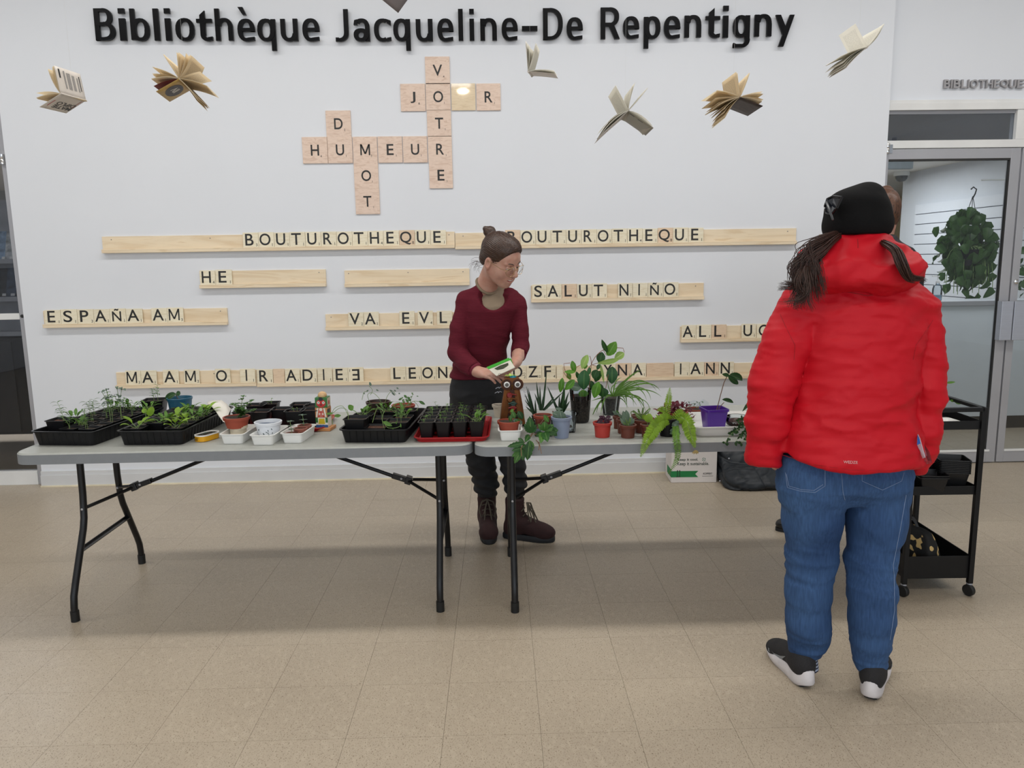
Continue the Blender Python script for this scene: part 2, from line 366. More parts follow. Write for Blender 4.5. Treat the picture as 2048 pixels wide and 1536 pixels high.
g = G().box(WL-.012, WL, .03, .12, 0, 2.46); struct('trim_2', g, m_white, smooth=False)
# ---- rooms behind the glass
CZ = 2.45; SX = 5.15
struct('ceiling_corridor', G().box(-7, 8, .17, 9, CZ, CZ+.08), m_ceil, smooth=False)
m_sw = mat('slatwall_white', srgb(222, 226, 234), .5, var=.02)
struct('wall_corridor_side', G().box(SX, SX+.12, 1.15, 4.55, 0, CZ), mat('wall_blue_white', srgb(214, 218, 226), .6, var=.02), smooth=False)
struct('wall_corridor_far', G().box(2.2, 8, 8.2, 8.3, 0, CZ), mat('wall_beige', srgb(214, 190, 140), .7, var=.02), smooth=False)
struct('wall_corridor_left', G().box(2.2, 2.3, .17, 8.2, 0, CZ), m_wall, smooth=False)
struct('wall_reading_room', G().box(-7, 2.2, 5.2, 5.3, 0, CZ), mat('wall_grey', srgb(170, 170, 170), .7, var=.05), smooth=False)
# transom ceiling lamp & dome camera
p = Y(1803, 352, 4.3)
t = thing('security_camera', 'white dome security camera under the corridor ceiling', 'security camera', (p.x, 4.3, CZ))
obj('mount', G().lathe([(.085, -.0), (.09, -.03), (.085, -.05)], 24), m_white, t)
obj('dome', G().lathe([(.07, -.05), (.066, -.08), (.045, -.11), (.001, -.122)], 24), mat('smoked_dome', (.08, .08, .08), .15), t)
p = Y(1800, 334, 1.6); t = thing('exit_sign_box', 'grey box fixed under the ceiling behind the door glass', 'box', (p.x, 1.6, CZ-.0))
obj('casing', G().box(-.22, .1, -.03, .03, -.26, -.12), mat('grey_casing', srgb(140, 150, 156), .5), t, smooth=False, bevel=.004)
obj('bracket', G().box(-.08, -.05, -.012, .012, -.12, 0), m_alu, t, smooth=False)
g = G().box(3.2, 4.4, 5.3, 6.3, CZ-.03, CZ-.02); t = tag(obj('corridor_light_panel', g, mat('panel_glow', (1, .95, .82), .5, var=0, emit=2.5), smooth=False), 'bright square light panel in the corridor ceiling', 'ceiling light')
# door with window at the far end
t = bpy.data.objects.new('door_3', None); C.objects.link(t); t['kind'] = 'structure'; t.location = (5.2, 7.3, 0)
obj('leaf', G().box(-.5, .45, 0, .05, 0, 2.1), mat('grey_door', srgb(120, 112, 100), .5), t, smooth=False)
obj('pane', G().box(-.28, .26, -.01, 0, .9, 1.95), mat('daylit_pane', (.45, .68, .95), .3, var=.5, scale=5, emit=.7), t, smooth=False)
# slats
ys0 = X(1836, 409, SX).y
m_slat = m_sw
t = thing('slatwall', 'white slatwall display panel behind the glass door', 'wall panel', (SX-.03, 1.2, 0))
obj('backing', G().box(.012, .028, .1, ys0-1.2, .3, 1.95), mat('slat_groove', srgb(120, 122, 128), .7), t, smooth=False)
zt = X(1836, 409, SX).z; sl = G().box(0, .012, .1, ys0-1.2, .004, .112).mesh('slat')
for k in range(15):
    o = link('slat', sl, m_slat, t, smooth=False); o.location = (0, 0, zt-.002-(k+1)*.1175)
# reception counter
t = thing('reception_counter', 'pale reception counter with metal edge behind the glass door', 'counter', (3.05, 1.1, 0))
obj('front_panel', G().box(0, 2.09, 0, .03, .11, 1.04), mat('counter_panel', srgb(222, 228, 234), .45, var=.02), t, smooth=False)
obj('plinth', G().box(0, 2.09, .02, .06, 0, .11), mat('dark_plinth', srgb(50, 46, 42), .6), t, smooth=False)
obj('worktop', G().box(0, 2.05, -.01, .38, 1.055, 1.075), m_sw, t, smooth=False)
obj('metal_edge', G().box(0, 2.09, -.018, .01, 1.04, 1.078), m_alu, t, smooth=False, bevel=.003)
# sanitiser bottle
p = Y(1873, 600, 1.25)
t = thing('sanitizer_bottle', 'clear pump bottle of hand gel standing on the reception counter', 'bottle', (p.x, 1.25, 1.075))
m_cl = glass('clear_plastic', (.88, .92, .94))
obj('body', G().lathe([(.035, 0), (.038, .01), (.038, .1), (.03, .13), (.014, .14), (.014, .15)], 20), m_cl, t)
obj('gel', G().lathe([(.033, .004), (.035, .01), (.035, .05)], 20), mat('pale_gel', srgb(190, 215, 235), .2), t)
obj('pump', G().lathe([(.016, .15), (.016, .165), (.005, .168), (.005, .2), (.012, .2), (.012, .21)], 12), m_white, t)
obj('nozzle', G().box(-.05, .0, -.006, .006, .2, .21), m_white, t, smooth=False)
# ---- left magazine display & cabinet
t = thing('magazine_rack', 'grey metal magazine display standing behind the left glass', 'rack', (-3.62, 1.0, 0))
obj('side_panel', G().box(-.9, .12, .25, .3, .935, 2.0), mat('rack_grey', srgb(178, 180, 184), .45), t, smooth=False)
for z in (.94, 1.21, 1.50):
    obj('shelf', G().box(-.9, .14, -.02, .25, z, z+.02).box(-.9, .14, -.03, -.02, z, z+.035), _M['rack_grey'], t, smooth=False)
t2 = thing('dark_cabinet', 'low black cabinet on short legs behind the left glass', 'cabinet', (-3.62, .95, 0))
obj('body', G().box(-.9, .12, 0, .5, .16, .925), mat('cabinet_black', srgb(34, 34, 35), .5), t2, smooth=False)
obj('door', G().box(-.9, -.12, -.012, 0, .18, .9), mat('cabinet_door', srgb(52, 52, 53), .5), t2, smooth=False)
for x in (.09, -.85): obj('leg', G().tube([(x, .05, .16), (x+.01, .04, 0)], .012), m_dgap, t2)
for k, (px, py, c, lab) in enumerate([(3, 505, (150, 175, 200), 'pale blue magazine leaning on the upper shelf of the rack'), (19, 508, (196, 200, 200), 'pale grey magazine beside the blue one on the upper shelf'), (3, 570, (60, 64, 70), 'dark magazine leaning on the lower shelf, at the picture edge'), (20, 570, (78, 92, 112), 'dark blue magazine with white tag on the lower shelf')]):
    p = Y(px, py, 1.05); z = 1.525 if k < 2 else 1.24
    o = thing('magazine', lab, 'magazine', (p.x, 1.04, z)); o.rotation_euler = (-.35, .0, .1)
    obj('cover', G().box(-.035, .035, 0, .006, 0, .24), mat('magcover%d' % k, srgb(*c), .25, var=.6, scale=18, coat=.4), o, smooth=False)
    obj('label_tag', G().box(.0, .03, -.001, 0, .01, .03), m_white, o, smooth=False)
# ================================================================ SIGNS
m_black = mat('black_acrylic', (.003, .003, .004), .3, var=0, spec=.09)
sign = thing('library_sign', 'large black raised lettering naming the library across the top', 'sign', (0, 0, 2.8))
rows = [(170, 4.2667, [('B', 80, 250, 70, 345), ('i', 288, 342, 70, 345), ('b', 385, 545, 72, 350), ('l', 583, 629, 72, 345), ('i', 680, 729, 70, 345), ('o', 771, 932, 153, 350), ('t', 950, 1083, 88, 350), ('h', 1108, 1258, 72, 346), ('è', 1298, 1445, 60, 352), ('q', 1472, 1628, 158, 432), ('u', 1668, 1815, 160, 352), ('e', 1855, 2000, 156, 352)]),
        (650, 3.864, [('J', 78, 180, 70, 320), ('a', 220, 345, 143, 320), ('c', 378, 510, 143, 320), ('q', 528, 660, 143, 390), ('u', 702, 832, 147, 320), ('e', 868, 993, 142, 320), ('l', 1030, 1066, 68, 313), ('i', 1116, 1152, 68, 313), ('n', 1200, 1328, 140, 312), ('e', 1365, 1490, 138, 313), ('-', 1522, 1642, 200, 238), ('D', 1685, 1838, 62, 306), ('e', 1868, 1993, 133, 308)]),
        (1160, 4.2667, [('R', 177, 340, 63, 332), ('e', 368, 506, 138, 330), ('p', 545, 687, 138, 412), ('e', 718, 857, 136, 330), ('n', 893, 1035, 128, 318), ('t', 1072, 1197, 66, 323), ('i', 1222, 1268, 48, 320), ('g', 1307, 1450, 128, 405), ('n', 1492, 1636, 120, 310), ('y', 1668, 1828, 125, 395)])]
TV, TH_ = 40, 29
def rect(x0, x1, y0, y1): return [[(x0, y0), (x1, y0), (x1, y1), (x0, y1)]]
def er(cx, cy, a, b, a0, a1, tv=TV, th=TH_, n=20):
    """sector of an elliptic ring, as quads"""
    r = []
    sg = lambda v, e: math.copysign(abs(v)**e, v)
    for k in range(n):
        q = []
        for an, ins in ((a0+(a1-a0)*k/n, 0), (a0+(a1-a0)*(k+1)/n, 0), (a0+(a1-a0)*(k+1)/n, 1), (a0+(a1-a0)*k/n, 1)):
            c_, s_ = math.cos(math.radians(an)), math.sin(math.radians(an))
            q.append((cx+(a-ins*tv)*sg(c_, .86), cy+(b-ins*th)*sg(s_, .86)))
        r.append(q)
    return r
def glyph(ch, w):
    h = w/2
    if ch == 'B': return rect(0, TV, 0, 275)+rect(0, w*.45, 275-TH_, 275)+rect(0, w*.45, 126, 158)+rect(0, w*.45, 0, TH_)+er(w*.44, 201, w*.46, 74, -90, 90)+er(w*.46, 79, w*.54, 79, -90, 90)
    if ch == 'D': return rect(0, TV, 0, 275)+rect(0, w*.36, 275-TH_, 275)+rect(0, w*.36, 0, TH_)+er(w*.34, 137.5, w*.66, 137.5, -90, 90)
    if ch == 'R': return rect(0, TV, 0, 275)+rect(0, w*.5, 275-TH_, 275)+rect(0, w*.5, 112, 143)+er(w*.46, 193.5, w*.5, 81.5, -90, 90)+[[(w*.42, 118), (w*.68, 130), (w, 0), (w-TV-4, 0)]]
    if ch == 'i': return rect(0, w, 0, 190)+rect(0, w, 232, 275)
    if ch == 'l': return rect(0, w, 0, 275)
    if ch == '-': return rect(0, w, 0, 38)
    if ch == 'b': return rect(0, TV, 8, 275)+er(h+3, 95, h-3, 98, 0, 360)
    if ch == 'p': return rect(0, TV, -85, 188)+er(h+3, 95, h-3, 98, 0, 360)
    if ch == 'q': return rect(w-TV, w, -85, 188)+er(h-3, 95, h-3, 98, 0, 360)
    if ch == 'g': return rect(w-TV, w, -10, 190)+er(h-3, 97, h-3, 95, 0, 360)+er(h, -12, h, 72, 270, 360)+rect(4, h, -84, -84+TH_)+[[(4, -84), (4, -45), (22, -52), (22, -84)]]
    if ch == 'o': return er(h, 96, h, 99, 0, 360)
    if ch == 'c': return er(w*.52, 96, w*.52, 99, 62, 300)+[[(w*.74, -2), (w, 6), (w, 34), (w*.74, 28)], [(w*.7, 192), (w, 176), (w, 132), (w*.74, 160)]]
    if ch in 'eè':
        g = er(h, 96, h, 99, 0, 292)+rect(TV-10, w-2, 84, 114)+rect(w-TV, w, 84, 100)+[[(w*.6, -2), (w*.97, 6), (w*.97, 36), (w*.62, 30)]]
        if ch == 'è': g += [[(12, 295), (55, 295), (82, 228), (52, 228)]]
        return g
    if ch == 'a': return rect(w-TV, w, 0, 122)+er(h+2, 116, h-2, 78, 0, 140)+er(w*.46, 54, w*.46, 56, 0, 360)+[[(3, 140), (10, 178), (34, 186), (34, 140)]]
    if ch == 't': return [[(30, 190), (30, 222), (75, 262), (75, 190)]]+rect(30, 75, 50, 200)+rect(0, w, 158, 190)+er(94, 58, 64, 60, 180, 275)+[[(92, -2), (w-2, 4), (w, 36), (92, 30)]]
    if ch in 'nh': return rect(0, TV, 0, 275 if ch == 'h' else 190)+er(h+4, 108, h-4, 86, 0, 165)+rect(w-TV, w, 0, 110)
    if ch == 'u': return rect(0, TV, 82, 190)+er(h-2, 84, h-2, 87, 180, 345)+rect(w-TV, w, 0, 190)
    if ch == 'J': return rect(w-TV, w, 75, 275)+er(w-86, 75, 86, 77, 270, 360)+[[(0, -2), (0, 32), (w-84, 31), (w-84, -2)]]
    if ch == 'y': return [[(0, 190), (TV+3, 190), (w*.62, 60), (w*.44, 0)], [(w-TV, 190), (w, 190), (w*.46, -85), (w*.19, -85)]]
def poly_letter(polys, fx, fz, y0, y1):
    g = G()
    for kk, p in enumerate(polys):
        y0 = y0-.00015
        pp = [(fx(x), fz(z)) for x, z in p]
        ar = sum(pp[i][0]*pp[(i+1) % len(pp)][1]-pp[(i+1) % len(pp)][0]*pp[i][1] for i in range(len(pp)))
        if ar < 0: pp = pp[::-1]
        g.prism(pp, y0, y1)
    return g
for x0, s, ls in rows:
    for ch, a, b_, c, d in ls:
        ym = (c+d)/2/s
        L_ = Y(x0+a/s, ym, -.035).x; R_ = Y(x0+b_/s, ym, -.035).x; zt_ = Y(x0+(a+b_)/2/s, c/s, -.035).z; zb_ = Y(x0+(a+b_)/2/s, d/s, -.035).z
        pl = glyph(ch, (b_-a)*4.2667/s)
        px_ = [p[0] for q in pl for p in q]; pz_ = [p[1] for q in pl for p in q]
        xa, xb, za, zb2 = min(px_), max(px_), min(pz_), max(pz_)
        g = poly_letter(pl, lambda x: L_+(x-xa)/(xb-xa)*(R_-L_), lambda z: zb_+(z-za)/(zb2-za)*(zt_-zb_)-2.8, -.035, -.018)
        obj('letter', g, m_black, sign, smooth=False)
g = G()
for x0, s, ls in rows:
    for ch, a, b_, c, d in ls:
        if ch in '-': p = Y(x0+(a+b_)/2/s, (c+d)/2/s, -.02)
        elif ch in 'dbhlp': p = Y(x0+(a+12)/s, (c+d)/2/s, -.02)
        else: continue
        g.tube([(p.x, -.018, p.z-2.8), (p.x, 0, p.z-2.8)], .004, 6)
obj('standoff_pin', g, m_alu, sign)
# grey letters over the right door
s2 = thing('door_header_sign', 'small grey raised capitals above the right glass door', 'sign', (2.98, .07, 2.53))
m_gl = mat('grey_metal_letter', srgb(158, 156, 158), .45, metal=.0, var=.05)
xs = [1889, 1902.5, 1907.5, 1923.5, 1937, 1941.5, 1959.5, 1973, 1988.5, 2002, 2019.5, 2035, 2051]
for ch, a, b_ in zip('BIBLIOTHEQUE', xs[:-1], xs[1:]):
    L_ = Y(a+1, 168, .045); R_ = Y(b_-1.2, 168, .045); zt_, zb_ = Y(a, 158.5, .045).z, Y(a, 175.5, .045).z
    obj('letter', text_box(ch, L_.x, R_.x, zb_, zt_, .05, .07, .02).shift((-2.98, -.07, -2.53)), m_gl, s2, smooth=False)
# ---- racks & tiles
m_rack = wood('birch_rack', srgb(232, 214, 184), srgb(222, 199, 164), 2.2, .02, .45)
m_tile = wood('birch_tile', srgb(232, 223, 198), srgb(224, 212, 182), 9, .04, .5)
m_tile2 = wood('pink_birch_tile', srgb(222, 198, 170), srgb(214, 186, 156), 9, .04, .5)
m_ink = mat('black_ink', (.012, .011, .01), .5, var=0)
m_screw = mat('screw_head', (.25, .22, .2), .4, metal=.6)
RL = {}
def rack(x0, x1, yt, yb, label, screws=()):
    """x range and top/bottom px rows measured at the left end"""
    a = Y(x0, (yt[0]+yb[0])/2, -.01); b = Y(x1, (yt[1]+yb[1])/2, -.01)
    zt_ = (Y(x0, yt[0], -.012).z+Y(x1, yt[1], -.012).z)/2; zb_ = (Y(x0, yb[0], -.034).z+Y(x1, yb[1], -.034).z)/2
    t = thing('letter_rack', label, 'rack', (a.x, 0, zb_))
    w_ = b.x-a.x; h_ = zt_-zb_
    obj('back_board', G().prism([(0, 0), (w_, 0), (w_, h_), (0, h_)], -.012, 0), m_rack, t, smooth=False, bevel=.0008)
    obj('ledge', G().box(0, w_, -.034, -.012, 0, .018), m_rack, t, smooth=False, bevel=.0015)
    obj('lip', G().box(0, w_, -.034, -.028, .018, .024), m_rack, t, smooth=False, bevel=.001)
    for s_ in screws:
        p = Y(s_, (yt[0]+yt[1])/2+5, -.012); obj('screw', G().lathe([(.0035, 0), (.0035, .0012)], 10, (p.x-a.x, -.012, h_-.02), Matrix.Rotation(PI/2, 4, 'X')), m_screw, t)
    return t, a.x, zb_, h_
def m_glyph(x0, x1, z0, z1, y0, y1, t):
    w_ = x1-x0; h_ = z1-z0; xm = (x0+x1)/2
    return G().prism([(x0, z0), (x0+t, z0), (x0+t, z1), (x0, z1)], y0, y1).prism([(x1-t, z0), (x1, z0), (x1, z1), (x1-t, z1)], y0, y1).prism([(x0, z1), (xm-t*.6, z0+h_*.12), (xm+t*.6, z0+h_*.12), (x0+t*1.2, z1)], y0, y1).prism([(x1-t*1.2, z1), (xm-t*.6, z0+h_*.12), (xm+t*.6, z0+h_*.12), (x1, z1)], y0, y1)
def tiles(rk, ym, spec, rname, blanks=()):
    """spec: (letter, score, x0, x1[, material])"""
    t, ax, zb, h = rk
    for k, sp in enumerate(spec):
        L, sc, x0, x1 = sp[:4]; pink = len(sp) > 4
        p0 = Y(x0, ym+(x0-1000)*-.012, -.02); p1 = Y(x1, ym+(x1-1000)*-.012, -.02); w_ = p1.x-p0.x-.0015; hh = .098+rng.uniform(-.001, .003)
        lab = ('pinkish' if pink else 'pale')+' wooden tile '+('with letter '+L if L.strip() else 'left blank')+', '+ORD[k]+' tile on '+rname
        if L == 'F*': lab = 'pale wooden tile with letter E turned upside down on '+rname
        o = thing('letter_tile', lab, 'letter tile', ((p0.x+p1.x)/2, -.0225, zb+.0182), group='letter tiles on '+rname)
        o.rotation_euler = (-.045+rng.uniform(-.01, .01), rng.uniform(-.006, .006), 0)
        body = obj('tile_body', G().box(-w_/2, w_/2, -.003, .003, 0, hh), m_tile2 if pink else m_tile, o, smooth=False, bevel=.0012)
        if L.strip():
            ch = L[0]; ch = 'E' if L == 'F*' else ch
            capw = {'I': .010, 'O': .075, 'Q': .078, 'M': .07, 'N': .064, 'H': .062, 'A': .074, 'V': .07, 'D': .066, 'T': .066, 'U': .062, 'L': .05, 'E': .05, 'S': .056, 'R': .058, 'B': .056, 'P': .055, 'Z': .064, 'C': .06, 'F': .05, 'Y': .066, 'Ñ': .06}.get(ch, .06)*w_/.105
            z0, z1 = .017, .092
            if ch == 'Ñ': z1 = .099
            if ch == 'Q': z0 = .008
            xo = -.008
            g = m_glyph(xo-capw/2, xo+capw/2, z0, z1, -.0036, -.0029, .0085) if ch == 'M' else text_box(ch, xo-capw/2, xo+capw/2, z0, z1, -.0036, -.0029, .009)
            if L == 'F*':
                g = text_box(ch, -capw/2, capw/2, z0, z1, -.0036, -.0029, .009); g.v = [(-x, y, .1-z+.005) for x, y, z in g.v]
            obj('letter', g, m_ink, o, smooth=False)
            n = len(str(sc)); hw = .0055*n
            g = text_box(str(sc), w_/2-.006-2*hw, w_/2-.006, .012, .030, -.0036, -.0029, .0, 'z')
            if L == 'F*': g = text_box(str(sc), w_/2-.006-2*hw, w_/2-.006, .012, .030, -.0036, -.0029, .0, 'z'); g.v = [(-x, y, .1-z) for x, y, z in g.v]
            obj('score', g, m_ink, o, smooth=False)
SCORE = dict(B=3, O=1, U=1, T=1, R=1, H=4, E=1, Q=8, S=1, P=3, A=1, M=3, D=2, Z=10, F=4, L=1, N=1, I=1, C=3, Y=10)
SCORE['Ñ'] = 1
def run(word, x0, x1, pink=()):
    n = len(word); w_ = (x1-x0)/n
    return [(c, SCORE[c], x0+k*w_, x0+(k+1)*w_)+((1,) if k in pink else ()) for k, c in enumerate(word)]
r1 = rack(205, 909.5, (471, 465.5), (504.5, 498), 'long bare-ended wooden letter rack, left half of the top row', (222, 420, 898)); tiles(r1, 484, run('BOUTUROTHEQUE', 486.5, 892.5, (10,)), 'the left half of the top rack')
r2 = rack(910.5, 1592, (465.5, 457), (498, 489), 'long wooden letter rack, right half of the top row behind her head', (926, 1575)); tiles(r2, 481, run('BOUTUROTHEQUE', 1010.3, 1406.7, (0, 10)), 'the right half of the top rack')
r3 = rack(400, 652, (541, 540), (576, 574), 'short wooden rack holding only two letters at its left end', (638,)); tiles(r3, 557, [('H', 4, 400.5, 431.6), ('E', 1, 431.6, 465)], 'the short two letter rack')
r4 = rack(689.5, 939, (541, 537), (574, 571), 'short empty wooden rack left of the woman in maroon', (697, 816, 926))
r5 = rack(88, 455, (622, 616), (656, 650), 'wooden rack at the far left of the wall', (441,)); tiles(r5, 634, [('E', 1, 90.6, 123), ('S', 1, 123, 156), ('P', 3, 156.2, 189), ('A', 1, 189, 221.5), ('Ñ', 1, 221.5, 253.6), ('A', 1, 253.6, 287), ('A', 1, 304, 336), ('M', 3, 336, 368.4)], 'the far left rack')
r6 = rack(651.5, 1012, (627, 624), (660, 656), 'wooden rack partly hidden by the maroon sweater', (662,)); tiles(r6, 641, [('V', 2, 697, 728), ('A', 1, 728, 758.6), ('E', 1, 799, 829.8), ('V', 4, 835.6, 866.3), ('L', 1, 874, 905)], 'the rack behind the maroon sweater')
r7 = rack(1062, 1407, (570, 567), (604.5, 600), 'wooden rack right of the woman in maroon', (1391,)); tiles(r7, 586, [('S', 1, 1064, 1093), ('A', 1, 1093, 1123.4), ('L', 1, 1123.4, 1154, 1), ('U', 1, 1154, 1184), ('T', 1, 1184, 1214), ('N', 1, 1235.5, 1265), ('I', 1, 1265, 1295.6), ('Ñ', 1, 1295.6, 1326.4), ('O', 1, 1326.4, 1357)], 'the rack right of the maroon sweater')
r8 = rack(1360.5, 1660, (652, 649), (684.5, 681), 'wooden rack running behind the red jacket', (1500,)); tiles(r8, 666, [('A', 1, 1363, 1392.3), ('L', 1, 1392.3, 1422.6), ('L', 1, 1422.6, 1453, 1), ('U', 1, 1482.9, 1512.3), ('C', 3, 1513, 1543)], 'the rack behind the red jacket')
r9 = rack(233.5, 514, (743.5, 741), (777, 773), 'left section of the lowest wooden letter rack', (428,)); r10 = rack(515, 968, (741, 734), (773, 766.5), 'middle section of the lowest wooden letter rack', ()); r11 = rack(969, 1560, (734, 726), (766.5, 756.5), 'right section of the lowest wooden letter rack', ())
tiles(r9, 757, [('M', 3, 252, 283), ('A', 1, 283, 315), ('A', 1, 327, 359), ('M', 3, 369, 400.5), ('O', 1, 431.3, 462), ('I', 1, 481, 511.6)], 'the lowest rack, left section')
tiles(r10, 756, [('R', 1, 514.6, 546.8), (' ', 0, 547, 570, 1), ('A', 1, 570.7, 600.8), ('D', 2, 602.2, 634.7), ('I', 1, 635.7, 665.4), ('E', 1, 666.4, 697), ('F*', 1, 697, 728), ('L', 1, 781.5, 812.3), ('E', 1, 812.3, 843), ('O', 1, 843, 873), ('N', 1, 873, 903.6)], 'the lowest rack, middle section')
tiles(r11, 752, [('D', 2, 1023, 1053), ('Z', 10, 1053, 1083.5), ('F', 4, 1083.5, 1112), (' ', 0, 1113, 1126), ('Y', 10, 1204, 1231.6), ('N', 1, 1231.6, 1262.3, 1), ('A', 1, 1262.3, 1292), (' ', 0, 1292.5, 1347, 1), ('I', 1, 1348.5, 1378), ('A', 1, 1378, 1408), ('N', 1, 1408, 1437, 1), ('N', 1, 1437, 1467.3)], 'the lowest rack, right section')
# ---- crossword tiles
m_cw = wood('crossword_ply', srgb(224, 200, 182), srgb(212, 184, 164), 14, .02, .4, 0, (1, 4, 4))
m_cwg = wood('varnished_ply', srgb(224, 204, 172), srgb(210, 186, 150), 14, .0, .3, .9, (1, 4, 8))
cw = [('V', 4, 990, 1160, 120, 295), ('J', 8, 822, 993, 305, 480), ('O', 1, 995, 1165, 300, 475), (' ', 0, 1169, 1335, 303, 475), ('R', 1, 1340, 1507, 303, 475), ('D', 2, 313, 485, 487, 657), ('T', 1, 1003, 1170, 482, 655), ('H', 4, 152, 325, 667, 838), ('U', 1, 325, 495, 665, 836), ('M', 3, 498, 665, 665, 834), ('E', 1, 668, 836, 663, 833), ('U', 1, 839, 1006, 662, 832), ('R', 1, 1010, 1175, 660, 831), ('O', 1, 505, 673, 842, 1010), ('E', 1, 1018, 1180, 838, 1008), ('T', 1, 514, 681, 1018, 1185)]
where = ['top tile of the upright word on the right', 'first tile of the short upper across word', 'crossing tile of the short upper across word', 'glossy tile catching the lamp right of letter O', 'last tile of the short upper across word', 'alone above the long across word', 'below the upper crossing letter O', 'first tile of the long across word', 'second tile of the long across word', 'third tile of the long across word', 'fourth tile of the long across word', 'fifth tile of the long across word', 'last tile of the long across word', 'below letter M of the long across word', 'lowest tile of the upright word on the right', 'lowest tile of the upright word on the left']
for (L, sc, a, b_, c, d), wh in zip(cw, where):
    cx = 560+(a+b_)/2/3.4133; cy = 80+(c+d)/2/3.4133
    p = Y(cx, cy, -.008); w_ = (b_-a)/3.4133/1538.29*(p-CO).dot(CF); h_ = (d-c)/3.4133/1538.29*(p-CO).dot(CF)*1.04
    o = thing('crossword_tile', 'square plywood wall tile'+(' with letter '+L if L != ' ' else ' left blank')+', '+wh, 'letter tile', (p.x, -.008, p.z), group='crossword tiles on the wall')
    obj('tile_body', G().box(-w_/2+.0015, w_/2-.0015, -.002, .008, -h_/2+.0015, h_/2-.0015), m_cw if L != ' ' else m_cwg, o, smooth=False, bevel=.001)
    if L != ' ':
        lw = {'M': .062, 'O': .062, 'D': .054, 'H': .052, 'U': .052, 'V': .06, 'T': .052, 'E': .044, 'R': .05, 'J': .032}[L]
        obj('letter', m_glyph(-lw/2, lw/2, -.034, .034, -.0028, -.0019, .009) if L == 'M' else text_box(L, -lw/2, lw/2, -.034, .034, -.0028, -.0019, .010), m_ink, o, smooth=False)
        obj('score', text_box(str(sc), .034, .042, -.044, -.031, -.0028, -.0019, .0, 'z'), m_ink, o, smooth=False)
p = Y(1655, 482, -.002)
t = thing('small_wall_plaque', 'small beige square plaque on the wall beside the black beanie', 'plaque', (p.x, 0, p.z))
m_pl = mat('plaque_beige', srgb(196, 188, 170), .5)
obj('plate', G().box(-.06, .06, -.005, 0, -.06, .045), m_pl, t, smooth=False, bevel=.001)
g = G()
for k in range(4):
    r = .05-k*.012; g.box(-r, r, -.0065, -.005, r*.8-.002, r*.8); g.box(-r, -r+.002, -.0065, -.005, -.055, r*.8)
obj('line_pattern', g, mat('plaque_line', srgb(120, 112, 98), .5), t, smooth=False)
